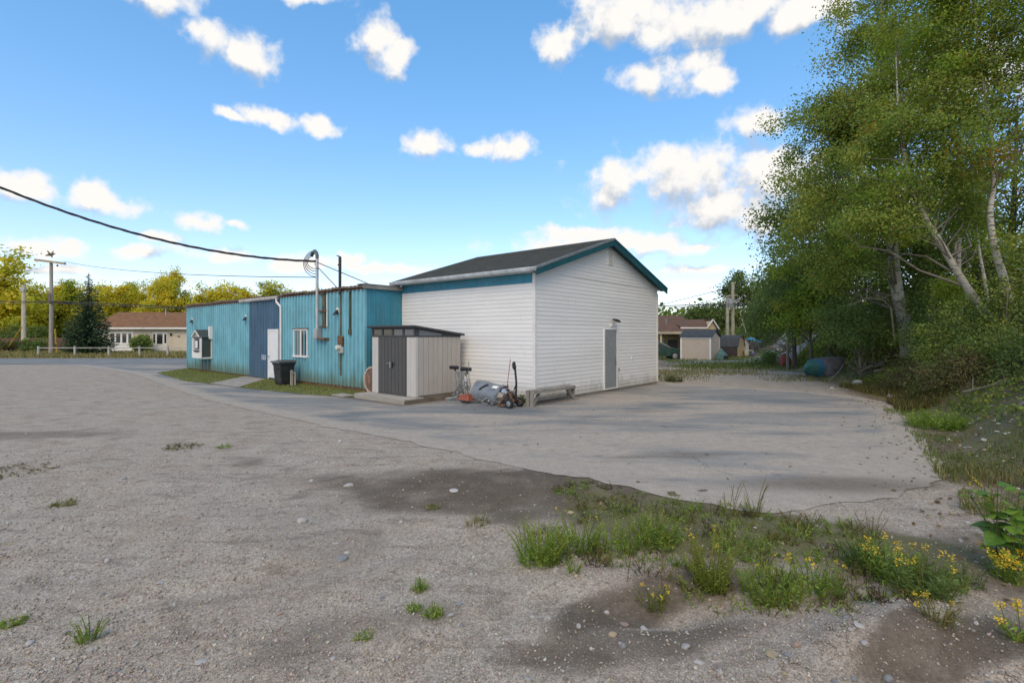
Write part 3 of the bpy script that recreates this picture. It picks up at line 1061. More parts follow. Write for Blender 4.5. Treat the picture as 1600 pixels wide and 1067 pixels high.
front_pl = lambda s, o_, z: (BX - o_, s, z)
end_pl = lambda s, o_, z: (s, BY0 - o_, z)
yU = lambda u: loc_u(u, Bb, LY)
yA, yB = yU(439.5), yU(390.5)           # the dark blue stretch
edges = list(np.linspace(BY0, yA, 6))
for a, b in zip(edges[:-1], edges[1:]):
    cladding(front_pl, a, b, .13, BH, .26, .10, .055, BLUE)
edges = list(np.linspace(yA, yB, 5))
for a, b in zip(edges[:-1], edges[1:]):
    cladding(front_pl, a, b, .06, BH, .165, .07, .04, NAVY)
edges = list(np.linspace(yB, BY1, 9))
for a, b in zip(edges[:-1], edges[1:]):
    cladding(front_pl, a, b, .10, BH, .25, .10, .055, BLUE)
cladding(end_pl, BX, BX + .8, .12, BH, .2, .05, .012, BLUEEND)
cladding(end_pl, BX + .8, BX + 1.70, .12, BH, .2, .05, .012, BLUEEND)
MB().box(BX - .036, BX + .05, BY0 - .012, BY0 + .05, .12, BH).build('corner_flashing', BLUE, blue)
MB().box(BX - .02, BX + .05, BY1 - .04, BY1 + .02, .1, BH).build('corner_flashing', BLUE, blue)
BRICK = M('rusty_footing', (.20, .105, .065), .95, var=.4, scale=3, dirt=(.10, .10, .05), dirt_amt=.8, dirt_scale=3)
MB().box(BX + .01, BX + .06, BY0 + .02, yA, -.05, .13).box(BX + .02, BX + .06, yB, BY1 - .02, -.05, .1).box(BX + .02, BX + 1.7, BY0 + .01, BY0 + .05, -.05, .12).build('footing', BRICK, blue)
# roof sheets, their rusty corrugated lip and the flashings
ROOFB = M('rusty_roof_sheet', (.20, .155, .125), .8, var=.35, scale=4, dirt=(.09, .05, .03), dirt_amt=.8, dirt_scale=4)
n = 18
for i in range(n):
    a, b = BY0 + (BY1 - BY0) * i / n, BY0 + (BY1 - BY0) * (i + 1) / n
    m = MB()
    zz = BH + .02 + .018 * math.sin(i * 1.7) + (.018 if i < 6 else 0)
    for j in range(4):
        c0 = a + (b - a) * j / 4; c1 = a + (b - a) * (j + 1) / 4
        m.hexa([(BX - .12, c0, zz), (6.6, c0, zz), (6.6, c1 - .04, zz), (BX - .12, c1 - .04, zz), (BX - .12, c0, zz + .05), (6.6, c0, zz + .05), (6.6, c1 - .04, zz + .05), (BX - .12, c1 - .04, zz + .05)])
        m.hexa([(BX - .14, c1 - .05, zz + .01), (6.6, c1 - .05, zz + .01), (6.6, c1 + .01, zz + .01), (BX - .14, c1 + .01, zz + .01), (BX - .14, c1 - .04, zz + .085), (6.6, c1 - .04, zz + .085), (6.6, c1, zz + .085), (BX - .14, c1, zz + .085)])
    m.build('roof_sheet', ROOFB, blue)
FLASH = M('grey_flashing', (.30, .29, .27), .6, .2, var=.25, scale=3, dirt=(.14, .08, .05), dirt_amt=.6)
MB().box(BX - .16, BX + 1.72, BY0 - .12, BY0 + .3, BH + .125, BH + .16).box(BX - .15, BX + 1.70, BY0 - .10, BY0 - .06, BH - .005, BH + .125).build('end_flashing', FLASH, blue)
MB().box(BX - .06, BX - .036, yA, BY1, BH - .07, BH + .012).build('eave_trim', RUST, blue)
MB().box(BX - .06, BX - .036, BY0, yA, BH - .03, BH + .012).build('eave_trim', RUST, blue)
g = MB(); yg0, yg1 = yU(437.5), yU(378)
g.prism([Vector((BX - .15, 0, BH + .04)), Vector((BX - .16, 0, BH - .02)), Vector((BX - .13, 0, BH - .08)), Vector((BX - .05, 0, BH - .09)), Vector((BX - .05, 0, BH + .03))], (0, yg0, 0), (0, yg1, 0))
g.build('gutter', M('pale_gutter', (.52, .50, .47), .55, .1, var=.2, scale=3, dirt=(.25, .2, .16), dirt_amt=.6), blue)
dp = MB(); yd = yU(441)
dp.tube([(BX - .10, yg0 + .12, BH - .06), (BX - .11, yg0 + .10, BH - .2), (BX - .08, yd, BH - .42), (BX - .07, yd, BH - .55), (BX - .07, yd, .25), (BX - .16, yd, .12)], .045, 8)
dp.build('downspout', WHITE, blue)


def zf(v, y):
    return z_v(v, Bb + LY * y)


# white door
y0, y1 = yU(436.5), yU(420.5)
zt = zf(514.5, y1)
DWH = M('white_door_paint', (.74, .75, .76), .45, var=.04)
wd = MB().box(BX - .05, BX, y0 + .07, y1 - .07, .12, zt - .08).build('door', DWH, blue)
pm = MB()
for (a, b) in ((.25, .95), (1.1, zt - .3)):
    pm.box(BX - .056, BX - .05, y0 + .2, y1 - .2, a, b)
pm.build('door_panel', DWH, wd)
MB().lathe([(.01, 0), (.012, .03), (.032, .04), (.034, .06), (.02, .075)], 10, c=(BX - .05, y1 - .16, 1.05), M=Matrix.Rotation(R(-90), 3, 'Y')).build('handle', GALV, wd)
f = MB()
f.box(BX - .065, BX, y0, y0 + .07, .06, zt).box(BX - .065, BX, y1 - .07, y1, .06, zt).box(BX - .065, BX, y0 + .07, y1 - .07, zt - .08, zt)
f.build('door_frame', WHITE, blue)
# unit number plate
plb = yU(413)
pl = MB().box(BX - .036, BX - .026, plb - .19, plb + .19, zf(562, plb), zf(554.5, plb)).build('number_plate', M('plate_white', (.55, .6, .66), .5), blue)
num = bpy.data.curves.new('numerals', 'FONT'); num.body = '24'; num.size = .24; num.extrude = .003; num.align_x = 'CENTER'; num.align_y = 'CENTER'
nt_ = bpy.data.objects.new('numerals_outline', num); COL.objects.link(nt_)
nm_ = bpy.data.meshes.new_from_object(nt_); bpy.data.objects.remove(nt_)
nm_.materials.clear(); nm_.materials.append(M('plate_blue', (.05, .10, .2), .5))
no = bpy.data.objects.new('numerals', nm_); link(no, pl)
no.location = (BX - .040, plb, (zf(562, plb) + zf(554.5, plb)) / 2); no.rotation_euler = (R(90), 0, R(-90))
# window with two lights
wy0, wy1 = yU(482.5), yU(460.5)
wz0, wz1 = zf(557, (wy0 + wy1) / 2), zf(514, (wy0 + wy1) / 2)
f = MB()
f.box(BX - .075, BX, wy0, wy0 + .06, wz0, wz1).box(BX - .075, BX, wy1 - .06, wy1, wz0, wz1).box(BX - .075, BX, wy0 + .06, wy1 - .06, wz1 - .06, wz1).box(BX - .09, BX, wy0 - .02, wy1 + .02, wz0 - .03, wz0 + .05)
wm = (wy0 + wy1) / 2 - .03
f.box(BX - .068, BX, wm - .05, wm + .05, wz0 + .05, wz1 - .06)
wf = f.build('window', TRIMW, blue)
MB().box(BX - .045, BX - .038, wy0 + .06, wm - .05, wz0 + .05, wz1 - .06).build('pane', GLASS, wf)
MB().box(BX - .045, BX - .038, wm + .05, wy1 - .06, wz0 + .05, wz1 - .06).build('pane', glass_mat('screened_glass', (.10, .10, .095), .35), wf)
MB().box(BX - .10, BX - .03, wy0 - .03, wy1 + .03, wz1, wz1 + .035).build('window_flashing', RUST, blue)

# service mast with weatherhead, meter box, side pipe and brackets
ym = yU(501.5)
mx, zt = BX - .16, zf(391, ym) - .1
ms = MB().tube([(mx, ym, zf(517, ym)), (mx, ym, zt - .22)], .055, 12)
mast = ms.build('service_mast', M('galvanised_pipe', (.52, .53, .52), .5, .35, var=.15, scale=4, dirt=(.3, .26, .2), dirt_amt=.5), blue)
wh = MB().tube([(mx, ym, zt - .25), (mx, ym, zt - .10), (mx, ym + .06, zt - .01), (mx, ym + .2, zt + .05), (mx, ym + .34, zt + .0), (mx, ym + .42, zt - .12)], [.060, .066, .072, .078, .07, .05], 10)
wh.build('weatherhead', M('weatherhead_grey', (.14, .16, .15), .6, .3), mast)
ins = MB().lathe([(.03, 0), (.055, .02), (.035, .04), (.055, .06), (.03, .08)], 10, c=(mx, ym + .14, zf(409, ym) - .04)).bar((mx, ym + .05, zf(409, ym)), (mx, ym + .16, zf(409, ym)), .03)
ins.build('insulator', M('porcelain', (.5, .42, .34), .3), mast)
bx_ = MB().box(BX - .24, BX - .02, ym - .11, ym + .16, zf(529, ym), zf(514, ym))
bx_.build('meter_box', M('meter_grey', (.40, .42, .42), .5, .2, dirt=(.2, .1, .05), dirt_amt=.5), blue, bevel=.015)
br_ = MB().box(BX - .22, BX - .0, ym - .62, ym - .06, zf(529, ym) - .05, zf(529, ym) + .03)
br_.bar((BX - .1, ym - .6, zf(510, ym)), (BX - .1, ym, zf(510, ym)), .04)
br_.bar((BX - .1, ym - .6, zf(486, ym)), (BX - .1, ym, zf(486, ym)), .05).bar((BX - .1, ym - .4, zf(459, ym)), (BX - .1, ym, zf(459, ym)), .04)
br_.build('pipe_bracket', RUST, blue)
yp = yU(514)
MB().tube([(BX - .08, yp, zf(461, yp)), (BX - .08, yp, zf(511, yp))], .022, 8).build('conduit', WHITE, blue)
yq = yU(507.5)
MB().box(BX - .06, BX, yq - .10, yq + .10, zf(512, yq), zf(457, yq)).build('backing_board', M('grimy_board', (.12, .115, .08), .9, var=.4, scale=4), blue)
# second mast: black stub above the roof, cable run and old meter below
ys = yU(535)
MB().tube([(BX - .10, ys, BH - .15), (BX - .10, ys, zf(402, ys))], .055, 8).tube([(BX - .10, ys, zf(414, ys)), (BX - .10, ys + .12, zf(414, ys))], .03, 6).bar((BX - .1, ys - .02, zf(402, ys)), (BX - .1, ys + .20, zf(399, ys)), .045, .03).build('old_mast', M('dark_pipe', (.05, .055, .045), .7, .2, var=.5, scale=8, dirt=(.25, .24, .2), dirt_amt=.5, dirt_scale=6), blue)
MB().bar((BX - .06, ys, BH - .15), (BX - .06, ys, .5), .09, .03).build('conduit', M('stained_conduit', (.10, .10, .065), .9, var=.5, scale=3), blue)
om = MB().box(BX - .10, BX - .04, ys - .14, ys + .18, zf(540, ys), zf(525, ys))
om.box(BX - .13, BX - .10, ys - .10, ys + .02, zf(536, ys), zf(527, ys))
om.build('meter_board', RUST, blue)
MB().lathe([(.10, 0), (.105, .10), (.085, .17), (.04, .19)], 12, c=(BX - .10, ys - .02, zf(546, ys) + .06), M=Matrix.Rotation(R(-90), 3, 'Y')).box(BX - .14, BX - .04, ys - .14, ys + .10, zf(552, ys) + .02, zf(541.5, ys)).build('old_meter', M('meter_white', (.6, .6, .56), .4), blue)
yr = yU(548.5)
MB().bar((BX - .055, yr, BH - .05), (BX - .055, yr, zf(520, yr)), .09, .03).box(BX - .08, BX - .03, yr - .07, yr + .07, zf(523, yr), zf(515, yr)).build('conduit', M('mossy_conduit', (.085, .095, .05), .9, var=.5, scale=3), blue)
for (u, v) in ((529, 488.5), (386, 498), (302, 502)):
    y = yU(u); z = zf(v, y)
    w = MB().box(BX - .06, BX, y - .07, y + .07, z - .02, z + .18)
    wl = w.build('wall_light', TRIMW, blue)
    MB().hexa([(BX - .20, y - .09, z - .10), (BX - .05, y - .09, z - .03), (BX - .05, y + .09, z - .03), (BX - .20, y + .09, z - .10),
               (BX - .14, y - .06, z + .02), (BX - .06, y - .06, z + .10), (BX - .06, y + .06, z + .10), (BX - .14, y + .06, z + .02)]).build('lamp_head', BLACK, wl)
# little house-shaped hood on the far stretch
hy0, hy1 = yU(331.5), yU(316)      # near and far corner
hb_ = thing('wall_box', None, None, (0, 0, 0)); hb_.parent = blue
ya, yb_ = yU(332.5), yU(302.5) - .9
x0, x1 = BX - .56, BX - .03
zb, zs, zr = zf(558.5, ya), zf(526, ya), zf(516.5, ya)
ya2 = ya + .05; yb2 = ya + 1.25
ymid = (ya2 + yb2) / 2
GREENS = M('dark_green_siding', (.06, .075, .07), .7, var=.15)
GREYS = M('pale_grey_siding', (.42, .44, .45), .7, var=.1)
w = MB(); w.prism([Vector((0, ya2, zb)), Vector((0, yb2, zb)), Vector((0, yb2, zs)), Vector((0, ymid, zr - .03)), Vector((0, ya2, zs))], (x0 + .03, 0, 0), (x1, 0, 0))
w.build('box_body', GREYS, hb_)
for i in range(8):
    z = zb + .02 + i * (zs - zb) / 8
    MB().hexa([(x0 + .05, ya2 - .03, z), (x1, ya2 - .03, z), (x1, ya2 + .0, z), (x0 + .05, ya2, z), (x0 + .05, ya2 - .008, z + (zs - zb) / 8 - .005), (x1, ya2 - .008, z + (zs - zb) / 8 - .005), (x1, ya2, z + (zs - zb) / 8 - .005), (x0 + .05, ya2, z + (zs - zb) / 8 - .005)]).build('siding_board', GREENS, hb_)
rf = MB()
for sgn, ye in ((0, ya2 - .08), (1, yb2 + .08)):
    rf.hexa([(x0 - .06, ye, zs - .06), (x1, ye, zs - .06), (x1, ymid, zr), (x0 - .06, ymid, zr), (x0 - .06, ye, zs - .02), (x1, ye, zs - .02), (x1, ymid, zr + .05), (x0 - .06, ymid, zr + .05)])
rf.build('box_roof', GREENS, hb_)
tm = MB()
for ye in (ya2, yb2):
    tm.box(x0 - .01, x0 + .04, ye - .06, ye + .06, zb - .03, zs)
    tm.bar((x0 - .02, ye, zs - .02), (x0 - .02, ymid, zr), .05, .12, upv=(1, 0, 0))
tm.box(x0 - .012, x0 + .03, ya2, yb2, zb - .03, zb + .28)
tm.box(x1 - .06, x1, ya2 - .06, ya2 + .02, zb - .05, zs)
tm.box(x0, x1, ya2 - .04, ya2 + .02, zb - .06, zb + .02)
tm.build('box_trim', WHITE, hb_)
MB().box(x0 + .0, x0 + .025, ymid - .25, ymid + .25, zb + .45, zs - .15).build('vent', BLACK, hb_)
MB().box(x0 - .015, x0 + .01, ymid - .16, ymid + .16, zb + .5, zs - .22).build('pane', WHITE, hb_)
MB().box(x0 - .02, x0 + .01, ymid - .36, ymid + .36, zs - .1, zs - .02).build('vent', BLACK, hb_)
MB().box(x0 - .05, x0 + .01, ymid - .3, ymid + .3, zb + .30, zb + .37).build('ledge', BLACK, hb_)
MB().box(BX - .2, BX - .04, ya - .10, ya + .06, zs - .12, zs + .55).build('side_panel', WHITE, hb_)
lg = MB()
for y in (ya2 + .1, ymid, yb2 - .1):
    lg.tube([(BX - .12, y, .02), (BX - .12, y, zb)], .022, 6)
lg.build('leg', RUST, hb_)

# ------------------------------------------------------------------ cables to the mast
def cable(name, label, a, b, sag, r, mat, n=28, quad=None):
    a, b = Vector(a), Vector(b)
    pts = []
    for i in range(n + 1):
        t_ = i / n
        p = a.lerp(b, t_)
        p.z -= sag * 4 * t_ * (1 - t_)
        pts.append(p)
    o = MB().tube(pts, r, 6).build(name, mat)
    return tag(o, label, 'cable')


CABLE = M('black_cable', (.025, .026, .03), .6, var=.3, scale=9)
mw = O + RX * mx + LY * ym
P0 = Vector((mw.x - .1, mw.y + .02, zf(409, ym)))
pts = []
P1 = Vector((-24.5, 13.0, 0))
hor = Vector((-22 - mw.x, 14 - mw.y, 0))
tw = MB()
path = []
for i in range(49):
    t_ = i / 48 * 1.12
    p = Vector((mw.x, mw.y, 0)) + hor * t_
    p.z = P0.z - .42 * t_ + 5.74 * t_ * t_
    path.append(p)
for ph in (0, 2.1, 4.2):
    tw.tube([p + Vector((0, math.cos(i * 1.3 + ph) * .022, math.sin(i * 1.3 + ph) * .026)) for i, p in enumerate(path)], .023, 5)
tag(tw.build('service_cable', CABLE), 'thick black twisted cable sweeping from the upper left to the white mast', 'cable')
# drip loops at the weatherhead
whp = O + RX * mx + LY * (ym + .40); whp.z = zt - .1
lp = MB()
sp_ = lambda u, v, dx: O + RX * (mx + dx) + LY * loc_u(u, O + RX * mx, LY) + Vector((0, 0, zf(v, ym)))
for i in range(4):
    k_ = [sp_(494, 391 + .5 * i, 0), sp_(482 + 2.6 * i, 394 + 2.4 * i, -.04 * i), sp_(474.5 + 4.2 * i, 405 + 1.2 * i, -.06 * i), sp_(477 + 4.2 * i, 420 - 1.2 * i, -.06 * i), sp_(486 + 2.6 * i, 430 - 3.2 * i, -.03 * i), sp_(497.5, 434 - 4.6 * i, 0)]
    q_ = []
    for j in range(5):
        p0, p1, p2, p3 = k_[max(j - 1, 0)], k_[j], k_[j + 1], k_[min(j + 2, 5)]
        for f in (0, .25, .5, .75):
            q_.append(.5 * ((2 * p1) + (p2 - p0) * f + (2 * p0 - 5 * p1 + 4 * p2 - p3) * f * f + (3 * p1 - p0 - 3 * p2 + p3) * f ** 3))
    q_.append(k_[5])
    lp.tube(q_, .014, 5)
tag(lp.build('drip_loops', CABLE), 'fan of looped black wires hanging from the top of the white mast', 'cable')
rp = lambda x, y, z: O + RX * x + LY * y + Vector((0, 0, z))
STEEL = M('guy_steel', (.16, .16, .16), .5, .6)
cable('guy_wire', 'steep stay wire from the white mast down to the blue roof', P0 + Vector((0, 0, -.1)), rp(BX + .15, yU(523), BH + .10), 0, .018, STEEL, 4)
cable('guy_wire', 'long slanting stay wire from the white mast to the roof end', P0, rp(BX + .6, BY0 + .3, BH + .12), 0, .018, STEEL, 4)

# ------------------------------------------------------------------ resin storage shed on its timber platform
def Lw(p):
    """ground-grid coordinates of a world point"""
    d = Vector(p) - O
    return (d.dot(RX), d.dot(LY))


SX0, SX1, SY0, SY1, SZ = -2.18, -.34, 2.77, 4.96, .15
shed = thing('storage_shed', 'pale grey resin storage shed with charcoal double doors and slanted roof', 'shed', O + Vector((0, 0, 0)), ANG)
RES = M('resin_grey', (.42, .385, .345), .6, var=.06, scale=2, dirt=(.30, .28, .25), dirt_amt=.3, pervar=.03)
RESL = M('resin_light', (.53, .51, .48), .6, var=.05, scale=2)
CHAR = M('resin_charcoal', (.085, .085, .083), .6, var=.10, scale=3, pervar=.05)
CHARR = M('roof_charcoal', (.060, .063, .066), .6, var=.15, scale=3)
WZ = 1.93
MB().box(SX0 + .04, SX1 - .04, SY0 + .04, SY1 - .04, SZ, WZ).build('inner_wall', RES, shed)
n = 9
for i in range(n):                                          # side boards
    a, b = SX0 + .12 + (SX1 - SX0 - .12) * i / n, SX0 + .12 + (SX1 - SX0 - .12) * (i + 1) / n
    MB().box(a + .006, b - .006, SY0, SY0 + .04, SZ + .03, WZ).build('wall_panel', RES, shed, bevel=.008)
for (a, b) in ((SX0, SX0 + .12),):
    MB().box(a, b - .006, SY0 - .006, SY0 + .05, SZ, WZ).build('corner_panel', RESL, shed, bevel=.012)
DY0, DY1 = SY0 + .42, SY1 - .36
for (a, b) in ((SY0 + .05, DY0 - .19), (DY0 - .19, DY0 - .006), (DY1 + .006, SY1 - .16), (SY1 - .16, SY1)):
    MB().box(SX0, SX0 + .04, a + .004, b - .004, SZ, WZ).build('wall_panel', RESL, shed, bevel=.01)
dm = (DY0 + DY1) / 2
for (a, b, sgn) in ((DY0, dm, 1), (dm, DY1, -1)):
    d = MB().box(SX0 - .012, SX0 + .03, a + .004, b - .004, SZ + .03, WZ - .01).build('door', CHAR, shed)
    m = 4
    for j in range(m):
        p, q = a + (b - a) * j / m, a + (b - a) * (j + 1) / m
        MB().box(SX0 - .024, SX0 - .012, p + .012, q - .012, SZ + .05, WZ - .03).build('door_board', CHAR, d, bevel=.005)
    hn = MB()
    yk = dm - sgn * .05
    hn.box(SX0 - .05, SX0 - .024, yk - .03, yk + .03, .98, 1.16).bar((SX0 - .06, yk, 1.12), (SX0 - .06, yk - sgn * .14, 1.11), .028, .02)
    hn.build('handle', BLACK if sgn > 0 else GALV, d)
MB().box(SX0 - .02, SX0 + .04, DY0, DY1, SZ, SZ + .03).build('threshold', CHAR, shed)
ZF, ZB = 2.21, 1.99
tp = MB()
tp.box(SX0 - .01, SX0 + .05, SY0, SY1, WZ, WZ + .05).box(SX0 - .01, SX0 + .05, SY0, SY1, ZF - .05, ZF)
for y in np.linspace(SY0, SY1 - .07, 5):
    tp.box(SX0 - .012, SX0 + .05, y, y + .07, WZ + .05, ZF - .05)
tp.hexa([(SX0, SY0 - .004, WZ), (SX1, SY0 - .004, WZ), (SX1, SY0 + .04, WZ), (SX0, SY0 + .04, WZ), (SX0, SY0 - .004, WZ + .04), (SX1, SY0 - .004, WZ + .04), (SX1, SY0 + .04, WZ + .04), (SX0, SY0 + .04, WZ + .04)])
tp.hexa([(SX0, SY0 - .002, ZF - .05), (SX1, SY0 - .002, ZB - .04), (SX1, SY0 + .04, ZB - .04), (SX0, SY0 + .04, ZF - .05), (SX0, SY0 - .002, ZF), (SX1, SY0 - .002, ZB), (SX1, SY0 + .04, ZB), (SX0, SY0 + .04, ZF)])
tp.box(SX0, SX0 + .14, SY0 - .006, SY0 + .04, WZ + .04, ZF - .06)
tp.hexa([(SX0 + 1.05, SY0, WZ + .04), (SX1, SY0, WZ + .04), (SX1, SY0 + .03, WZ + .04), (SX0 + 1.05, SY0 + .03, WZ + .04), (SX0 + 1.05, SY0, 2.04), (SX1, SY0, ZB - .03), (SX1, SY0 + .03, ZB - .03), (SX0 + 1.05, SY0 + .03, 2.04)])
tp.build('transom_frame', CHARR, shed)
SKYG = glass_mat('transom_glass', (.10, .12, .14), .12)
ys4 = np.linspace(SY0, SY1 - .07, 5)
for i in range(4):
    MB().box(SX0 + .01, SX0 + .02, ys4[i] + .07, ys4[i + 1], WZ + .05, ZF - .05).build('pane', SKYG if i < 2 else GLASS, shed)
MB().hexa([(SX0 + .14, SY0 + .012, WZ + .04), (SX0 + 1.05, SY0 + .012, WZ + .04), (SX0 + 1.05, SY0 + .02, WZ + .04), (SX0 + .14, SY0 + .02, WZ + .04), (SX0 + .14, SY0 + .012, 2.15), (SX0 + 1.05, SY0 + .012, 2.03), (SX0 + 1.05, SY0 + .02, 2.03), (SX0 + .14, SY0 + .02, 2.15)]).build('pane', SKYG, shed)
rf = MB()
rf.hexa([(SX0 - .14, SY0 - .10, ZF + .016), (SX1 + .10, SY0 - .10, ZB - .02), (SX1 + .10, SY1 + .10, ZB - .02), (SX0 - .14, SY1 + .10, ZF + .016),
         (SX0 - .14, SY0 - .10, ZF + .076), (SX1 + .10, SY0 - .10, ZB + .045), (SX1 + .10, SY1 + .10, ZB + .045), (SX0 - .14, SY1 + .10, ZF + .076)])
rf.build('roof', CHARR, shed, bevel=.012)
fill = MB().box(SX0 + .10, SX1 - .04, SY0 + .05, SY1 - .04, WZ, WZ + .03)
fill.build('inner_wall', CHARR, shed)

plat = thing('timber_platform', 'low weathered timber platform under the grey storage shed', 'platform', O, ANG)
TIMB = M('weathered_timber', (.40, .37, .32), .85, var=.18, scale=3, stretch=(1, .3, 1), dirt=(.16, .14, .11), dirt_amt=.6, pervar=.12)
TIMD = M('dark_timber', (.17, .14, .105), .9, var=.3, scale=3, dirt=(.08, .07, .05), dirt_amt=.6, pervar=.1)
px0, py0_, py1_ = -2.72, 2.60, 5.15
for i in range(5):
    a = px0 + .03 + i * .14
    MB().box(a, a + .134, py0_, py1_, .115, .148).build('deck_board', TIMB, plat, bevel=.004)
MB().box(px0, px0 + .03, py0_, py1_, -.02, .146).build('front_board', TIMB, plat, bevel=.004)
MB().box(px0 + .02, -.3, py0_ - .02, py0_ + .02, -.02, .114).build('side_board', TIMD, plat, bevel=.004)
MB().box(px0 + .7, -.3, py0_ + .04, py1_, .10, .146).build('deck', TIMD, plat)
pk = MB().box(px0 - .25, px0 + .15, py1_ + .2, py1_ + .9, .03, .07)
po = pk.build('loose_plank', TIMB)
po.location = O; po.rotation_euler = (0, 0, ANG)
tag(po, 'short grey plank lying on the grass beside the timber platform', 'plank')

# ------------------------------------------------------------------ wooden cable reel behind the shed
reel = thing('cable_reel', 'wooden cable reel leaning behind the storage shed by the blue wall', 'cable reel', O + RX * (-1.80) + LY * 5.38 + Vector((0, 0, .03)), ANG)
REELW = M('reel_wood', (.27, .165, .12), .85, var=.35, scale=5, dirt=(.13, .08, .06), dirt_amt=.7, pervar=.3)
Rr = .46
for side, xx in ((0, -.10), (1, .34)):
    for j in range(8):
        a, b = -Rr + 2 * Rr * j / 8, -Rr + 2 * Rr * (j + 1) / 8
        mid = (a + b) / 2
        hgt = math.sqrt(max(.02, Rr * Rr - mid * mid))
        ha, hb2 = math.sqrt(max(.004, Rr * Rr - a * a)), math.sqrt(max(.004, Rr * Rr - b * b))
        m = MB().hexa([(xx, a + .004, Rr - ha), (xx + .05, a + .004, Rr - ha), (xx + .05, b - .012, Rr - hb2), (xx, b - .012, Rr - hb2),
                       (xx, a + .004, Rr + ha), (xx + .05, a + .004, Rr + ha), (xx + .05, b - .012, Rr + hb2), (xx, b - .012, Rr + hb2)])
        m.build('plank', REELW, reel)
    ring = MB()
    N_ = 20
    for j in range(N_):
        a0, a1 = 2 * math.pi * j / N_, 2 * math.pi * (j + 1) / N_
        q = []
        for x_ in (xx - .025, xx):
            for rr, an in ((Rr - .07, a0), (Rr, a0), (Rr, a1), (Rr - .07, a1)):
                q.append((x_, math.cos(an) * rr, Rr + math.sin(an) * rr))
        ring.hexa(q)
    ring.build('rim', M('reel_rim%d' % side, (.45, .36, .30), .85, var=.2), reel)
MB().lathe([(.2, -.05), (.2, .34)], 14, c=(0, 0, Rr), M=Matrix.Rotation(R(90), 3, 'Y')).build('drum', REELW, reel)

# ------------------------------------------------------------------ wheeled bin
binp = G(438, 603)
BINB = M('bin_plastic', (.030, .032, .034), .45, var=.25, scale=4, dirt=(.12, .12, .11), dirt_amt=.4)
wb = thing('wheeled_bin', 'black wheeled rubbish bin standing on the grass by the white door', 'bin', (binp.x, binp.y + .32, Hz(binp.x, binp.y)), ANG + R(4))
bd = MB()
secs = [(.24, .05), (.26, .12), (.30, .62), (.31, .80), (.335, .82), (.34, .90), (.33, .905)]
vs, fs = [], []
for hw, z in secs:
    w2 = hw * .92
    r_ = .05
    for (sx, sy) in ((-1, -1), (1, -1), (1, 1), (-1, 1)):
        cx, cy = sx * (hw - r_), sy * (w2 - r_)
        a0 = {(-1, -1): 180, (1, -1): 270, (1, 1): 0, (-1, 1): 90}[(sx, sy)]
        for da in (0, 45, 90):
            vs.append((cx + r_ * math.cos(R(a0 + da)), cy + r_ * math.sin(R(a0 + da)), z))
for i in range(len(secs) - 1):
    for k in range(12):
        fs.append((i * 12 + k, i * 12 + (k + 1) % 12, (i + 1) * 12 + (k + 1) % 12, (i + 1) * 12 + k))
fs.append(tuple(range(12))[::-1]); fs.append(tuple(range(72, 84)))
bd.add(vs, fs)
bd.box(-.345, -.30, -.16, .16, .66, .70)
bd.build('bin_body', BINB, wb)
ld_ = MB()
ld_.hexa([(-.40, -.34, .905), (.36, -.34, .905), (.36, .34, .905), (-.40, .34, .905), (-.37, -.31, .965), (.33, -.30, 1.0), (.33, .30, 1.0), (-.37, .31, .965)])
ld_.box(-.22, .2, -.2, -.16, .97, 1.0).box(-.22, .2, .16, .2, .97, 1.0)
lid = ld_.build('lid', M('bin_lid', (.10, .105, .11), .4, var=.2), wb, bevel=.012)
MB().tube([(.40, -.24, .93), (.40, .24, .93)], .018, 8).bar((.33, -.2, .93), (.41, -.2, .93), .03).bar((.33, .2, .93), (.41, .2, .93), .03).build('handle', BINB, wb)
for sy in (-1, 1):
    w = MB().lathe([(.12, 0), (.125, .01), (.125, .05), (.12, .06)], 16, c=(.27, sy * .27 + .03, .125), M=Matrix.Rotation(R(90), 3, 'X'))
    wo = w.build('wheel', BLACK, wb)
MB().tube([(.27, -.25, .125), (.27, .25, .125)], .012, 6).build('axle', GALV, wb)
stake = tag(MB().box(-.04, .04, -.03, .03, 0, .62).box(.10, .16, -.03, .03, 0, .5).box(-.04, .16, -.03, .03, .5, .54).build('wooden_stand', TIMB), 'small grey timber stand beside the black wheeled bin', 'stand')
sp = G(453, 604); stake.location = (sp.x, sp.y + .15, 0); stake.rotation_euler = (0, 0, ANG)

# ------------------------------------------------------------------ old machine parts along the white wall
STEELG = M('grey_steel_frame', (.30, .31, .31), .5, .4, var=.3, scale=8, dirt=(.18, .12, .08), dirt_amt=.6)
rs = G(712, 628)
rst = thing('roller_stand', 'grey metal lifting frame with two black padded rollers by the shed', 'frame', (rs.x, rs.y, 0), ANG - R(90))
fm = MB()
q = lambda u, v, dy=0: Vector(((u - 712) / FPX * rs.y / .8, dy, CAMH + (HV - v) * rs.y / FPX))
for dy in (0, .12):
    fm.bar(q(711, 582, dy), q(714, 606, dy), .03)
    fm.bar(q(725, 583, dy), q(730, 622, dy), .04)
    fm.bar(q(730, 602, dy), q(708, 618, dy), .03)
    fm.bar(q(713, 596, dy), q(726, 597, dy), .03)
    fm.bar(q(706, 619, dy), q(717, 602, dy), .025)
fm.bar(q(709, 581, .06), q(727, 582, .06), .06, .04)
fm.bar(q(716, 583, .05), q(717, 593, .05), .025).bar(q(720, 583, .05), q(719, 594, .05), .025)
fm.bar(q(712, 601, -.05), q(716, 611, .15), .03).bar(q(722, 606, -.1), q(724, 614, .1), .03).bar(q(710, 609, .1), q(720, 616, -.1), .03)
fm.box(-.32, .36, -.12, .3, .0, .05).box(-.32, -.26, -.12, .3, .05, .12)
fm.bar((-.3, -.1, .1), (.35, .25, .14), .05).bar((-.1, -.1, .1), (.3, .0, .28), .04)
fm.build('frame', STEELG, rst)
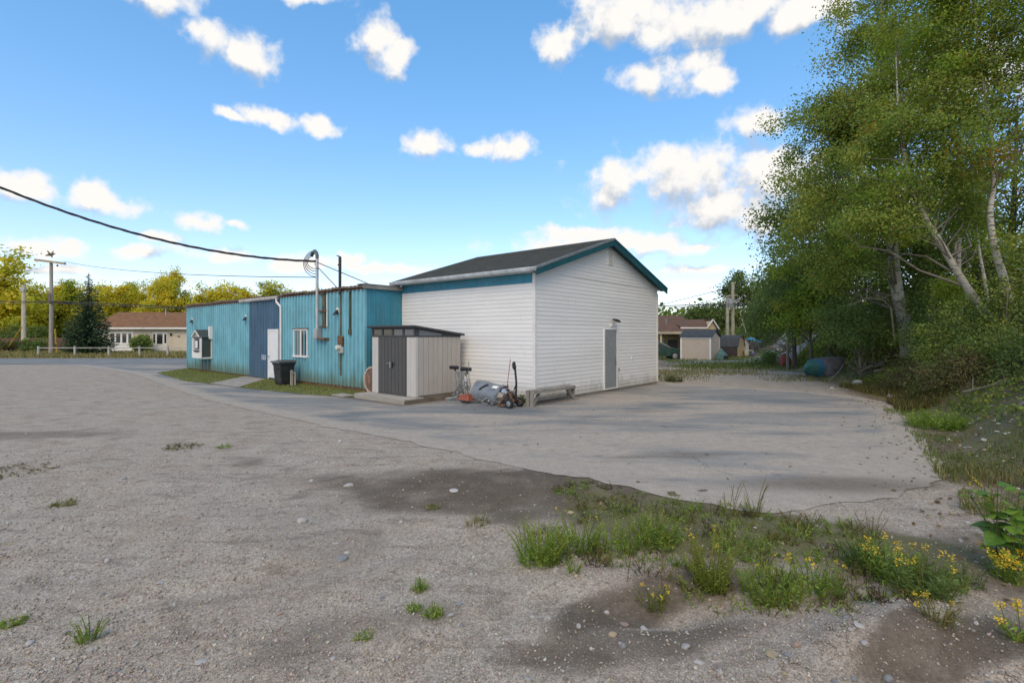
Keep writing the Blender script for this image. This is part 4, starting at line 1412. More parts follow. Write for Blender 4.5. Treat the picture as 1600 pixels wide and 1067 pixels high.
for (u0, u1, v) in ((700.5, 712.5, 574.5), (720.5, 735, 576)):
    a, b = q(u0, v, .02), q(u1, v, .10)
    m = MB().tube([a, a.lerp(b, .04), a.lerp(b, .96), b], [.04, .055, .055, .04], 10)
    m.build('padded_roller', BLACK, rst)
    MB().bar(q((u0 + u1) / 2 + 1, v + 2, .06), q((u0 + u1) / 2 + 3, v + 7, .06), .035).build('bracket', BLACK, rst)
MB().tube([q(733, 563, .05), q(733.5, 612, .05)], .012, 6).tube([q(732, 590, .08), q(735, 600, .08), q(732, 612, .05)], .02, 6).build('upright_rod', STEELG, rst)
MB().box(.28, .36, .02, .1, .62, .78).build('side_plate', WHITE, rst)

mp = G(770, 634)
mach = thing('sweeper_hood', 'dented grey curved machine hood lying beside the white wall with a wheel', 'machine', (mp.x, mp.y, 0), ANG - R(90))
Z = lambda u, v, dy=0: Vector(((u - 770) / FPX * mp.y, dy, CAMH + (HV - v) * mp.y / FPX))
# curved half shell, axis running left to right and slightly down
sh = MB()
ns, na = 9, 11
GRS = M('dented_grey_shell', (.235, .26, .285), .4, .25, var=.2, scale=4, dirt=(.12, .11, .10), dirt_amt=.6, dirt_scale=4)
for off, flip in ((0, False), (-.018, True)):
    vs = []
    for i in range(ns):
        f_ = i / (ns - 1)
        cx = -.82 + 1.0 * f_
        rad = .36 - .05 * f_ + .012 * math.sin(f_ * 9) + off
        cz = .33 - .07 * f_
        for j in range(na):
            a = R(-28 + 200 * j / (na - 1))
            wob = .015 * math.sin(j * 1.7 + i)
            vs.append((cx + .10 * math.sin(a), .22 - math.cos(a) * (rad + wob) * .85, max(.02, cz + math.sin(a) * (rad + wob) * .95)))
    fs = [(i * na + j, (i + 1) * na + j, (i + 1) * na + j + 1, i * na + j + 1) for i in range(ns - 1) for j in range(na - 1)]
    sh.add(vs, [f[::-1] for f in fs] if flip else fs)
sh.build('hood', GRS, mach, smooth=True)


def shell_pt(f_, a, o_=.0):
    a = R(a); rad = .36 - .05 * f_ + .012 * math.sin(f_ * 9) + o_
    return Vector((-.82 + 1.0 * f_ + .10 * math.sin(a), .22 - math.cos(a) * rad * .85, .33 - .07 * f_ + math.sin(a) * rad * .95))


def patch(f0, f1, a0, a1, o_=.022, shear=0):
    m = MB(); n_ = 5; vs = []
    for i in range(n_ + 1):
        for j in range(n_ + 1):
            vs.append(shell_pt(f0 + (f1 - f0) * i / n_ + shear * j / n_, a0 + (a1 - a0) * j / n_, o_))
    m.add(vs, [(i * (n_ + 1) + j, (i + 1) * (n_ + 1) + j, (i + 1) * (n_ + 1) + j + 1, i * (n_ + 1) + j + 1) for i in range(n_) for j in range(n_)])
    return m


patch(.70, .90, 42, 60).build('white_sticker', WHITE, mach)
patch(.28, .36, 20, 62, shear=.16).build('slot', BLACK, mach)
patch(.92, .975, -25, 165, .028).build('edge_band', GRS, mach)
lm = MB()
for i in range(5):
    lm.bar((.30 + .015 * i, -.02 + .04 * i, .10), (.42, .05 + .06 * i, .40 - .04 * i), .05, .03)
lm.box(.38, .66, -.02, .40, .10, .14).hexa([(.40, .02, .14), (.64, .02, .14), (.64, .38, .14), (.40, .38, .14), (.46, .06, .36), (.60, .06, .32), (.60, .34, .32), (.46, .34, .36)])
lm.build('engine_block', M('oily_metal', (.05, .05, .05), .5, .3, var=.4, scale=9, dirt=(.25, .22, .2), dirt_amt=.5, dirt_scale=7), mach)
MB().hexa([(.30, .0, .42), (.55, .0, .36), (.55, .36, .36), (.30, .36, .42), (.32, .05, .50), (.52, .05, .44), (.52, .30, .44), (.32, .30, .50)]).build('chrome_cover', M('scuffed_chrome', (.55, .55, .53), .25, .7, var=.2), mach)
fm = MB()
fm.bar((.33, -.14, .05), (.64, -.05, .46), .06, .03).bar((.64, -.05, .46), (.80, -.05, .16), .06, .03).bar((.33, -.10, .05), (.75, -.10, .12), .05, .05).bar((.5, -.02, .2), (.72, .25, .2), .05)
fm.bar((.62, .05, .45), (.80, .3, .12), .05, .03)
fm.build('wheel_frame', RUST, mach)
for yy in (-.12, .34):
    w = MB().lathe([(.07, -.03), (.115, -.03), (.135, -.02), (.135, .02), (.115, .03), (.07, .03)], 18, c=(.71, yy, .135), M=Matrix.Rotation(R(90), 3, 'X'))
    wo = w.build('wheel', BLACK, mach)
    MB().lathe([(.02, -.045), (.075, -.034), (.075, .034), (.02, .045)], 12, c=(.71, yy, .135), M=Matrix.Rotation(R(90), 3, 'X')).build('hub', STEELG, wo)
hn = MB().tube([(.76, .1, .2), (.78, .1, .70), (.73, .1, 1.10)], .028, 8).tube([(.73, .1, 1.06), (.71, .1, 1.10), (.69, .1, 1.20), (.705, .1, 1.26)], [.035, .055, .05, .03], 8).bar((.76, .1, .62), (.76, .02, .5), .02)
hn.build('pull_handle', BLACK, mach)
MB().hexa([(-1.18, -.26, .12), (-.72, -.26, .10), (-.72, .04, .10), (-1.18, .04, .12), (-1.08, -.20, .26), (-.76, -.20, .27), (-.76, .02, .27), (-1.08, .02, .26)]).build('orange_bracket', M('orange_paint', (.30, .085, .05), .6, var=.25, scale=6, dirt=(.15, .08, .05), dirt_amt=.5), mach)
jk = MB()
for i in range(16):
    a = random.uniform(0, 6.28)
    c0 = Vector((random.uniform(-.85, .30), random.uniform(-.16, .25), random.uniform(.03, .18)))
    jk.bar(c0, c0 + Vector((math.cos(a) * .18, math.sin(a) * .12, random.uniform(-.06, .14))), random.uniform(.02, .05))
jk.build('linkage', STEELG, mach)
MB().tube([(.42, .12, .45), (.46, .12, .62)], .012, 6).lathe([(.02, 0), (.06, .01), (.06, .04), (.02, .05)], 10, c=(.47, .1, .45)).build('spindle', BLACK, mach)
rr_ = MB().tube([(.43, .1, .46), (.57, .1, 1.33)], .009, 6)
rr_.build('red_rod', M('red_paint', (.35, .045, .035), .5), mach)

# ------------------------------------------------------------------ grey wooden bench at the corner
bench = thing('workbench', 'weathered grey wooden bench with slanted legs at the corner of the white building', 'bench', O, ANG)
BW = M('grey_bench_wood', (.27, .255, .225), .85, var=.2, scale=4, dirt=(.12, .11, .09), dirt_amt=.6, pervar=.1)
b0, b1 = -.72, 1.36
for i in range(2):
    y = -.52 + i * .15
    MB().box(b0, b1, y, y + .138, .42, .455).build('seat_plank', BW, bench, bevel=.004)
MB().box(b0, b1, -.53, -.50, .37, .42).build('apron', BW, bench)
MB().box(b0, b1, -.26, -.23, .37, .42).build('apron', BW, bench)
for xx in (b0, b1 - .06):
    MB().box(xx, xx + .055, -.50, -.385, 0, .42).build('leg', BW, bench, bevel=.004)
    MB().box(xx, xx + .055, -.345, -.23, 0, .42).build('leg', BW, bench, bevel=.004)
MB().bar((b0 + .08, -.44, .05), (b0 + .34, -.44, .36), .07, .05).build('brace', BW, bench)
MB().bar((b1 - .06, -.44, .05), (b1 - .36, -.44, .38), .11, .05).build('brace', BW, bench)
MB().box(b0 + .1, b1 - .1, -.34, -.30, .14, .20).build('stretcher', BW, bench)
pl_ = tag(MB().box(b1 - .1, b1 + .28, -.48, -.36, .004, .045).build('plank_offcut', BW), 'short plank lying flat by the right leg of the grey bench', 'plank')
pl_.location = O; pl_.rotation_euler = (0, 0, ANG)

# ------------------------------------------------------------------ across the road on the left
POLEW = M('pole_wood', (.34, .31, .27), .85, var=.25, scale=2, stretch=(4, 4, .4), dirt=(.16, .14, .12), dirt_amt=.6)
pb = G(80, 555)
pole = thing('utility_pole', 'grey wooden utility pole with a tilted crossarm in front of the golden trees', 'utility pole', (pb.x, pb.y, 0))
hz = CAMH + (HV - 412) * pb.y / FPX
MB().tube([(0, 0, -.2), (.02, 0, hz * .5), (0, 0, hz + .22)], [.20, .17, .13], 10).build('pole', POLEW, pole)
MB().bar((-1.42, -.16, hz + .35), (1.5, -.16, hz - .02), .26, .2).build('crossarm', M('crossarm_wood', (.40, .33, .22), .85, var=.3, scale=3), pole)
MB().lathe([(.05, 0), (.09, .05), (.05, .14), (.03, .2)], 8, c=(.75, -.16, hz - .30)).build('insulator', BLACK, pole)
for x in (-1.3, -.6, 1.3):
    MB().lathe([(.03, 0), (.05, .04), (.03, .12)], 6, c=(x, -.16, hz + .27 - .127 * (x + 1.42))).build('insulator', GALV, pole)
MB().box(-.14, .14, -.22, -.17, hz - 3.8, hz - 2.9).build('pole_band', TIMD, pole)
zt_ = CAMH + (HV - 471) * pb.y / FPX
g = MB().tube([(.2, -.06, zt_), (1.6, -.06, zt_ - .12), (1.9, -.06, zt_ - .14), (2.2, -.06, zt_ - .15)], [.05, .11, .12, .06], 8)
g.build('splice_case', BLACK, pole)
# bird coming in above the crossarm
BIRD = M('bird_plumage', (.22, .175, .13), .9, var=.5, scale=9)
bc = at(79, 398, pb.y)
bird = bpy.data.objects.new('bird', bpy.data.meshes.new('bird'))
bv = [(-.42, 0, -.10), (-.2, 0, -.04), (0, 0, 0), (.18, 0, .05), (.30, 0, .10), (.40, 0, .08),           # tail..head..beak
      (.0, -.14, .10), (-.02, -.26, .20), (-.06, -.34, .34), (.0, .14, .10), (.02, .24, .24), (.05, .30, .42), (.10, -.05, -.16), (.14, -.05, -.28), (.10, .05, -.16), (.14, .05, -.28)]
be = [(0, 1), (1, 2), (2, 3), (3, 4), (4, 5), (2, 6), (6, 7), (7, 8), (2, 9), (9, 10), (10, 11), (2, 12), (12, 13), (2, 14), (14, 15)]
bird.data.from_pydata(bv, be, [])
sk = bird.modifiers.new('skin', 'SKIN')
rad = [.06, .09, .12, .10, .07, .02, .07, .06, .02, .07, .06, .02, .03, .025, .03, .025]
for i, sv in enumerate(bird.data.skin_vertices[0].data):
    sv.radius = (rad[i], rad[i]); sv.use_root = i == 2
bird.modifiers.new('sub', 'SUBSURF').levels = 1
bird.data.materials.append(BIRD)
link(bird); bird.location = bc; bird.rotation_euler = (0, 0, R(10)); bird.scale = (1.05,) * 3
tag(bird, 'brown bird with raised wings just above the crossarm of the pole', 'bird')
p2 = G(37, 549)
pole2 = thing('utility_pole', 'short pale utility pole against golden trees near the left photo edge', 'utility pole', (p2.x, 60.0 * p2.y / p2.y, 0))
pole2.location = ((37 - CU) / FPX * 60, 60, 0)
z2 = CAMH + (HV - 445) * 60 / FPX
MB().tube([(0, 0, -.2), (0, 0, z2)], [.24, .19], 10).build('pole', M('pale_pole_wood', (.52, .46, .36), .85, var=.2), pole2)
MB().box(-.22, .22, -.24, -.18, z2 - .8, z2 - .5).build('pole_band', GALV, pole2)
YEL = M('yellow_guard', (.55, .38, .06), .55, var=.15)
for nm, lab, p, q_ in (('guy_guard', 'yellow guy wire guard slanting up left of the grey utility pole', G(9, 549), at(34, 511, 55)),
                       ('guy_guard', 'orange yellow guy guard standing just right of the grey pole', G(89.5, 553), at(86, 514, 52))):
    o = MB().tube([p, p.lerp(Vector(q_), .98), q_], [.07, .07, .03], 8).build(nm, YEL)
    tag(o, lab, 'guy wire')
wire = M('line_wire', (.05, .05, .05), .6)
cp = Vector((pb.x, pb.y - .2, zt_))
o1 = MB()
for dz, r_ in ((0, .05), (-.18, .035)):
    o1.tube([Vector((-110, 49.4, zt_ + .6 + dz)), Vector((-70, 49.2, zt_ - .2 + dz)), cp + Vector((0, 0, dz)), Vector((-28, 49.6, zt_ - .75 + dz)), Vector((-12, 50, zt_ - 1.0 + dz)), Vector((30, 51, zt_ + dz))], r_, 5)
tag(o1.build('overhead_wires', wire), 'pair of heavy dark wires strung along the road across the golden trees', 'wires')
cable('overhead_wire', 'thin wire from the crossarm pole to the white mast above the blue roof', Vector((pb.x + 1.3, pb.y - .1, hz + .2)), rp(mx, ym, zf(434, ym)), .35, .018, wire, 20)

# bungalow
Yh = 60.0
xl, xr_ = (150 - CU) / FPX * Yh, (345 - CU) / FPX * Yh
bung = thing('bungalow', 'cream bungalow with brown shingle roof behind the dark spruce tree', 'house', (xl, Yh, 0))
WD = xr_ - xl
CREAM = M('cream_siding', (.62, .54, .42), .7, var=.06, scale=2, dirt=(.4, .35, .28), dirt_amt=.25)
BROOF = M('brown_shingles', (.22, .115, .055), .95, var=.25, scale=2, dirt=(.12, .065, .035), dirt_amt=.5)
ze = 2.72
MB().box(0, WD, 0, 8, 0, ze).build('wall', CREAM, bung)
rf = MB()
rf.prism([Vector((0, -.55, ze - .02)), Vector((0, 4, ze + 1.95)), Vector((0, 8.5, ze - .02)), Vector((0, 8.5, ze + .12)), Vector((0, 4, ze + 2.12)), Vector((0, -.55, ze + .12))], (-.5, 0, 0), (WD + .5, 0, 0))
rf.build('roof', BROOF, bung)
MB().box(-.5, WD + .5, -.62, -.55, ze - .06, ze + .14).build('fascia', WHITE, bung)
hx = lambda u: (u - 150) / FPX * Yh
hzv = lambda v: CAMH + (HV - v) * Yh / FPX


def window(root, x0, x1, z0, z1, y=0.0, n=2, fw=.08, fmat=WHITE, pmat=GLASS, ax='x'):
    f = MB()
    f.box(x0, x1, y - .06, y, z0, z0 + fw).box(x0, x1, y - .06, y, z1 - fw, z1).box(x0, x0 + fw, y - .06, y, z0 + fw, z1 - fw).box(x1 - fw, x1, y - .06, y, z0 + fw, z1 - fw)
    for i in range(1, n):
        c = x0 + (x1 - x0) * i / n
        f.box(c - fw / 2, c + fw / 2, y - .055, y, z0 + fw, z1 - fw)
    w = f.build('window', fmat, root)
    for i in range(n):
        a = x0 + fw + (x1 - x0 - fw) * i / n - (0 if i == 0 else fw * .5); b = x0 + (x1 - x0) * (i + 1) / n - (fw if i == n - 1 else fw / 2)
        MB().box(a, b, y - .03, y - .012, z0 + fw, z1 - fw).build('pane', pmat, w)
    return w


window(bung, hx(171), hx(209), hzv(538.5), hzv(518), 0, 4, .22)
MB().box(hx(171), hx(209), -.04, 0, hzv(548), hzv(539)).build('window_panel', WHITE, bung)
f = MB().box(hx(239), hx(262), -.06, 0, hzv(548), hzv(519.5))
dw = f.build('door_surround', WHITE, bung)
MB().box(hx(246), hx(254.5), -.09, -.06, hzv(537), hzv(521.5)).build('pane', GLASS, dw)
MB().box(hx(240.2), hx(243), -.08, -.06, hzv(536), hzv(521.5)).build('pane', GLASS, dw)
MB().box(hx(257.5), hx(260.5), -.08, -.06, hzv(536), hzv(521.5)).build('pane', GLASS, dw)
MB().box(hx(266.5), hx(269), -.14, 0, hzv(524.5), hzv(521)).build('wall_light', BLACK, bung)
MB().box(hx(278), hx(281), -.1, 0, hzv(526), hzv(524.5)).build('wall_vent', TIMD, bung)
MB().tube([(hx(232), 3.0, ze + 1.4), (hx(232), 3.0, ze + 2.5)], .06, 8).build('roof_pipe', GALV, bung)

# white rail fence along the verge
fr_ = thing('rail_fence', 'low white post and rail fence along the far road edge', 'fence', (G(60, 557).x, 45.0, 0))
fx0 = fr_.location.x
PW = M('fence_white', (.42, .40, .36), .8, var=.2, scale=3, dirt=(.3, .27, .2), dirt_amt=.6)
fu = [60, 117, 170, 218, 262, 300, 338]
fxs = [(u - CU) / FPX * 45 - fx0 for u in fu]
for x in fxs:
    MB().box(x - .065, x + .065, -.065, .065, -.1, .98).build('post', PW, fr_)
for a, b in zip(fxs[:-1], fxs[1:]):
    MB().box(a + .065, b - .065, -.03, .03, .80, .87).build('rail', PW, fr_)
# brown board fence
bf = thing('board_fence', 'brown board fence in front of the golden trees at the far left', 'fence', ((-30 - CU) / FPX * 62, 62, 0))
FB = M('brown_fence_boards', (.14, .075, .055), .85, var=.25, scale=3, pervar=.2)
me_ = MB().box(0, .44, 0, .04, 0, 1.62).mesh('board', FB)
wtot = (135) / FPX * 62
for i in range(int(wtot / .45)):
    o = bpy.data.objects.new('board', me_); link(o, bf); o.location = (i * .45, 0, random.uniform(-.03, .03))
MB().box(0, wtot, .04, .09, .4, .5).box(0, wtot, .04, .09, 1.2, 1.3).build('rail', FB, bf)

# ------------------------------------------------------------------ neighbours' yards on the right, beyond the white building
RA = R(53)
TAN = M('tan_siding', (.52, .43, .335), .75, var=.05, scale=2, dirt=(.25, .2, .15), dirt_amt=.25)
TAND = M('yellow_tan_siding', (.52, .42, .24), .75, var=.08, scale=2)
SLATE = M('slate_shingles', (.058, .066, .072), .95, var=.25, scale=4)
BROWN = M('brown_house_shingles', (.135, .080, .052), .95, var=.2, scale=2)


def frame_of(u, v, Y=None):
    p = G(u, v) if Y is None else Vector(((u - CU) / FPX * Y, Y, 0))
    return p


# tan shed: corner B at (1110.5,563)
pB = G(1110.5, 563.5)
ts = thing('garden_shed', 'tan garden shed with white corner trim and dark roof in the neighbouring yard', 'shed', (pB.x, pB.y, 0), RA)
tw_, td, th = 2.32, 2.5, 1.86       # local x = away (side), local y = towards the left (front)
MB().prism([Vector((0, 0, 0)), Vector((0, tw_, 0)), Vector((0, tw_, th)), Vector((0, 0, th))], (0, 0, 0), (td, 0, 0)).build('wall', TAN, ts)
MB().add([(0.02, 0.005, th - .01), (td - .02, 0.005, th - .01), (td / 2, .005, th + .45), (.02, .06, th - .01), (td - .02, .06, th - .01), (td / 2, .06, th + .45)], [(0, 1, 2), (3, 5, 4), (0, 3, 4, 1), (1, 4, 5, 2), (2, 5, 3, 0)]).build('gable', TAN, ts)
rf = MB()
rf.prism([Vector((-.12, 0, th - .04)), Vector((td / 2, 0, th + .50)), Vector((td + .12, 0, th - .04)), Vector((td + .12, 0, th + .02)), Vector((td / 2, 0, th + .57)), Vector((-.12, 0, th + .02))], (0, -.12, 0), (0, tw_ + .12, 0))
rf.build('roof', SLATE, ts)
tm = MB()
for x, y in ((0, 0), (0, tw_), (td, 0)):
    tm.box(x - .03, x + .07 if x == 0 else x + .02, y - .02 if y == 0 else y - .09, y + .09 if y == 0 else y + .02, 0, th - .04)
tm.box(-.025, .0, .09, tw_ - .09, th - .16, th - .05)
tm.build('trim', WHITE, ts)
# dark barn shed
p = G(1152.5, 558.5)
ds = thing('barn_shed', 'dark brown barn shed with slate gambrel roof between tan and white sheds', 'shed', (p.x, p.y, 0), RA)
dl, dd, dh = 3.1, 2.4, .92
gam = [Vector((0, 0, dh)), Vector((.30, 0, dh + .72)), Vector((dd / 2, 0, dh + .98)), Vector((dd - .3, 0, dh + .72)), Vector((dd, 0, dh))]
MB().box(0, dd, .01, dl, 0, dh).build('wall', M('dark_brown_boards', (.045, .036, .033), .8, var=.3, scale=3), ds)
MB().prism([Vector((0, 0, 0)), Vector((dd, 0, 0))] + gam[::-1], (0, -.02, 0), (0, .0, 0)).build('gable', TAND, ds)
rf = MB()
for a, b in zip(gam[:-1], gam[1:]):
    rf.hexa([a + Vector((0, -.1, .01)), b + Vector((0, -.1, .01)), b + Vector((0, dl, .01)), a + Vector((0, dl, .01)), a + Vector((0, -.1, .07)), b + Vector((0, -.1, .07)), b + Vector((0, dl, .07)), a + Vector((0, dl, .07))])
rf.build('roof', SLATE, ds)
# white shed, gable towards us
p = G(1159.5, 557)
wsH = thing('barn_shed', 'small white barn shed with curved gable beside the blue canopy', 'shed', (p.x, p.y + .3, 0), R(18))
ww = .95
gam = [Vector((0, 0, 1.35)), Vector((.12, 0, 1.75)), Vector((ww * .62, 0, 1.55)), Vector((ww, 0, 1.05)), ]
MB().prism([Vector((0, 0, 0)), Vector((ww, 0, 0)), Vector((ww, 0, 1.1)), Vector((ww * .62, 0, 1.5)), Vector((.12, 0, 1.7)), Vector((0, 0, 1.7))], (0, 0, 0), (0, 2.4, 0)).build('wall', WHITE, wsH)
rf = MB()
for a, b in ((Vector((-.05, 0, 1.72)), Vector((.14, 0, 1.73))), (Vector((.14, 0, 1.73)), Vector((ww * .64, 0, 1.53))), (Vector((ww * .64, 0, 1.53)), Vector((ww + .06, 0, 1.06)))):
    rf.hexa([a + Vector((0, -.08, 0)), b + Vector((0, -.08, 0)), b + Vector((0, 2.5, 0)), a + Vector((0, 2.5, 0)), a + Vector((0, -.08, .06)), b + Vector((0, -.08, .06)), b + Vector((0, 2.5, .06)), a + Vector((0, 2.5, .06))])
rf.build('roof', M('pale_roof', (.45, .45, .44), .8), wsH)
MB().box(.18, .6, -.03, 0, .02, 1.3).build('door', M('shed_door_white', (.62, .63, .66), .6), wsH)
# blue canopy
p = Vector(((1172 - CU) / FPX * 50, 50, 0))
cn = thing('canopy_tent', 'blue canopy tent with grey mesh walls behind the white shed', 'tent', (p.x, p.y, 0), R(-8))
CB = M('canopy_blue', (.07, .30, .48), .6, var=.15); CD = M('canopy_dark', (.02, .05, .075), .7)
z_ = lambda v: CAMH + (HV - v) * 50 / FPX
MB().add([(0, 0, z_(531)), (1.32, 0, z_(536)), (1.32, 1.6, z_(536)), (0, 1.6, z_(531)), (.25, .7, z_(526.5)), (.5, .8, z_(527.5))], [(0, 1, 5, 4), (1, 2, 5), (2, 3, 4, 5), (3, 0, 4), (0, 3, 2, 1)]).build('canopy', CB, cn)
for x in (0.03, 1.29):
    for y in (.03, 1.57):
        MB().tube([(x * 1.04, y, 0), (x, y, z_(534))], .025, 6).build('pole', GALV, cn)
MB().add([(.0, -.0, .12), (1.42, -.05, .12), (1.3, 0, z_(536.4)), (0.02, 0, z_(532))], [(0, 1, 2, 3)]).add([(.0, .012, .12), (1.42, -.038, .12), (1.3, .012, z_(536.4)), (0.02, .012, z_(532))], [(3, 2, 1, 0)]).build('mesh_wall', M('grey_mesh', (.17, .16, .15), .8), cn)
MB().add([(-.35, .3, .1), (.0, .0, .1), (.0, 0, z_(530)), (-.3, .35, z_(533)), (-.35, .32, .1), (.0, .02, .1), (.0, .02, z_(530)), (-.3, .37, z_(533))], [(0, 1, 2, 3), (7, 6, 5, 4)]).build('side_flap', CD, cn)
# garden table, purple cover
p = Vector(((1168 - CU) / FPX * 46, 46, 0))
gt = thing('garden_table', 'white plastic garden table in front of the white shed', 'table', (p.x, p.y, 0), R(10))
PLW = M('white_plastic', (.72, .72, .72), .5)
MB().box(-.4, .4, -.3, .3, .55, .60).build('tabletop', PLW, gt)
for x in (-.35, .35):
    for y in (-.25, .25):
        MB().box(x - .03, x + .03, y - .03, y + .03, 0, .55).build('leg', PLW, gt)
p = Vector(((1184 - CU) / FPX * 45, 45, 0))
pm = MB()
pm.lathe([(.1, 0), (.62, .02), (.66, .2), (.60, .34), (.3, .40), (.05, .42)], 18)
po_ = pm.build('paddling_pool', M('purple_plastic', (.10, .075, .20), .6)); po_.location = p
tag(po_, 'low purple covered tub in front of the blue canopy tent', 'tub')
# teal cover
p = G(1128, 563)
tq = MB(); N_ = 12
vs = []
prof = [(.55, .30, 0), (.52, .28, .35), (.40, .24, .55), (.22, .18, .72), (.08, .10, .90), (.02, .02, .95)]
for (a, b, z) in prof:
    for k in range(N_):
        an = 2 * math.pi * k / N_
        vs.append((a * math.cos(an) * (1 + .12 * math.sin(3 * an + z * 6)) - .12 * z, b * math.sin(an), z + .0))
tq.add(vs, [(i * N_ + k, i * N_ + (k + 1) % N_, (i + 1) * N_ + (k + 1) % N_, (i + 1) * N_ + k) for i in range(5) for k in range(N_)])
mw_ = thing('covered_mower', 'small machine under a teal cover beside the tan garden shed', 'mower', (p.x, p.y, 0), R(15))
tq.build('cover', M('teal_cover', (.10, .20, .18), .7, var=.3, scale=4), mw_, smooth=True)
MB().lathe([(.05, -.05), (.18, -.05), (.2, 0), (.18, .05), (.05, .05)], 14, c=(.1, -.35, .2), M=Matrix.Rotation(R(90), 3, 'X')).build('wheel', BLACK, mw_)

# neighbour's house
Yn = 46.0
X_ = lambda u: (u - CU) / FPX * Yn
Z_ = lambda v: CAMH + (HV - v) * Yn / FPX
hs_ = thing('house', 'brown roofed yellow house with porch behind the white building on the right', 'house', (X_(1010), Yn, 0))
lx = lambda u: X_(u) - X_(1010)
wl_ = lx(1090)
MB().box(0, wl_, 2.0, 9, 0, Z_(521)).build('wall', TAND, hs_)
rf = MB()
zr_, ze_ = Z_(496.5) + .25, Z_(521)
rf.prism([Vector((0, .0, ze_)), Vector((0, 5.2, zr_)), Vector((0, 9.6, ze_)), Vector((0, 9.6, ze_ + .14)), Vector((0, 5.2, zr_ + .14)), Vector((0, .0, ze_ + .14))], (-3, 0, 0), (wl_ + .3, 0, 0))
rf.build('roof', BROWN, hs_)
MB().box(-3, wl_, -.05, 0, ze_ - .05, ze_ + .17).build('fascia', M('tan_fascia', (.45, .38, .28), .7), hs_)
MB().box(lx(1032), lx(1032) + .16, .1, .25, 0, ze_).build('porch_post', TAND, hs_)
MB().box(-3, wl_, .3, 1.9, ze_ - .12, ze_ - .04).build('porch_ceiling', TIMD, hs_)
window(hs_, lx(1041), lx(1047.5), Z_(542), Z_(527), 2.0, 2, .1)
bd_ = MB().box(lx(1048.5), lx(1064), .9, 1.0, 0, Z_(531)).build('screen_panel', M('black_panel', (.015, .014, .013), .6), hs_)
lp_ = MB().lathe([(.05, 0), (.09, .05), (.09, .22), (.03, .28)], 8, c=(lx(1035), 1.9, Z_(531)))
lp_.build('porch_lamp', M('lamp_cream', (.7, .62, .42), .4), hs_)
MB().tube([(lx(1053.5), 2.4, Z_(518)), (lx(1053.5), 2.4, Z_(496))], .04, 8).build('vent_pipe', GALV, hs_)
MB().lathe([(.22, 0), (.22, .12), (.05, .2)], 8, c=(lx(1052.5), 1.4, Z_(518.5))).build('roof_vent', GALV, hs_)
# cross wing with gable
gy0 = 3.0
g0, g1, gr = lx(1112), lx(1128.5), lx(1120.5)
gz0, gzr = Z_(513) + .1, Z_(499)
wing = MB().prism([Vector((g0, 0, 0)), Vector((g1 - .05, 0, 0)), Vector((g1 - .05, 0, gz0)), Vector((gr, 0, gzr - .1)), Vector((g0, 0, gz0))], (0, 1.2, 0), (0, 8, 0))
wing.build('wing_wall', TAND, hs_)
rf = MB()
rf.hexa([(lx(1069), 1.0, Z_(511.5)), (g0 + .05, 1.0, Z_(511.5)), (gr, 3.0, gzr), (lx(1069), 4.5, gzr), (lx(1069), 1.0, Z_(511.5) + .1), (g0 + .05, 1.0, Z_(511.5) + .1), (gr, 3.0, gzr + .1), (lx(1069), 4.5, gzr + .1)])
rf.hexa([(g1 + .05, 1.0, Z_(514)), (g1 + .05, 8, Z_(514)), (gr, 8, gzr), (gr, 1.0, gzr), (g1 + .1, 1.0, Z_(514) + .1), (g1 + .1, 8, Z_(514) + .1), (gr, 8, gzr + .1), (gr, 1.0, gzr + .1)])
rf.build('wing_roof', BROWN, hs_)
rk = MB()
rk.bar((g0 - .05, .95, gz0 - .05), (gr, .95, gzr + .02), .07, .16, upv=(0, 1, 0)).bar((gr, .95, gzr + .02), (g1 + .1, .95, Z_(514)), .07, .16, upv=(0, 1, 0))
rk.box(lx(1069), g0, .93, .99, Z_(513), Z_(511))
rk.build('rake_trim', WHITE, hs_)
MB().box(lx(1072), g0 - .1, 1.0, 1.06, 0, Z_(513)).build('wing_front', TAND, hs_)

# green car, nose hidden behind the tan shed
Yc = 41.5
cp_ = Vector(((1040 - CU) / FPX * Yc, Yc, 0))
car = thing('parked_car', 'dark green car parked between the white building and the tan shed', 'car', (cp_.x, cp_.y, 0), R(-4))
CARG = M('car_green', (.04, .085, .065), .25, .2, var=.05, spec=.6)
body = [(-3.0, .28), (-3.05, .6), (-2.9, .86), (-2.1, .92), (-1.45, 1.34), (-.55, 1.38), (.25, .98), (1.15, .82), (1.3, .60), (1.28, .28)]
cab = MB()
vs = []
for sy, k in ((-.82, 1), (-.78, 1), (.78, 1), (.82, 1)):
    for (x, z) in body:
        yy = sy * (1 - .18 * max(0, (z - .9) / .5))
        inset = .04 if abs(sy) > .8 else 0
        vs.append((x * (1 - inset * .2), yy, z - inset * (z > .5)))
nb = len(body)
fs = [tuple(range(nb)), tuple(range(3 * nb, 4 * nb))[::-1]]
for i in range(3):
    fs += [(i * nb + k, (i + 1) * nb + k, (i + 1) * nb + (k + 1) % nb, i * nb + (k + 1) % nb) for k in range(nb)]
cab.add(vs, fs)
cab.build('car_body', CARG, car)
CG = glass_mat('car_glass', (.05, .06, .06), .05)
for pts_ in ([(-1.95, .95), (-1.42, 1.29), (-.98, 1.31), (-.98, .96)], [(-.9, .96), (-.9, 1.31), (-.58, 1.31), (.12, .97)]):
    MB().prism([Vector((x, -.79 * (1 - .18 * max(0, (z - .9) / .5)) - .035, z)) for x, z in pts_], (0, 0, 0), (0, .012, 0)).build('side_window', CG, car)
MB().hexa([(-.50, -.66, 1.355), (.2, -.74, 1.0), (.2, .74, 1.0), (-.50, .66, 1.355), (-.49, -.66, 1.375), (.22, -.74, 1.02), (.22, .74, 1.02), (-.49, .66, 1.375)]).build('windscreen', glass_mat('windscreen_glass', (.35, .40, .42), .05), car)
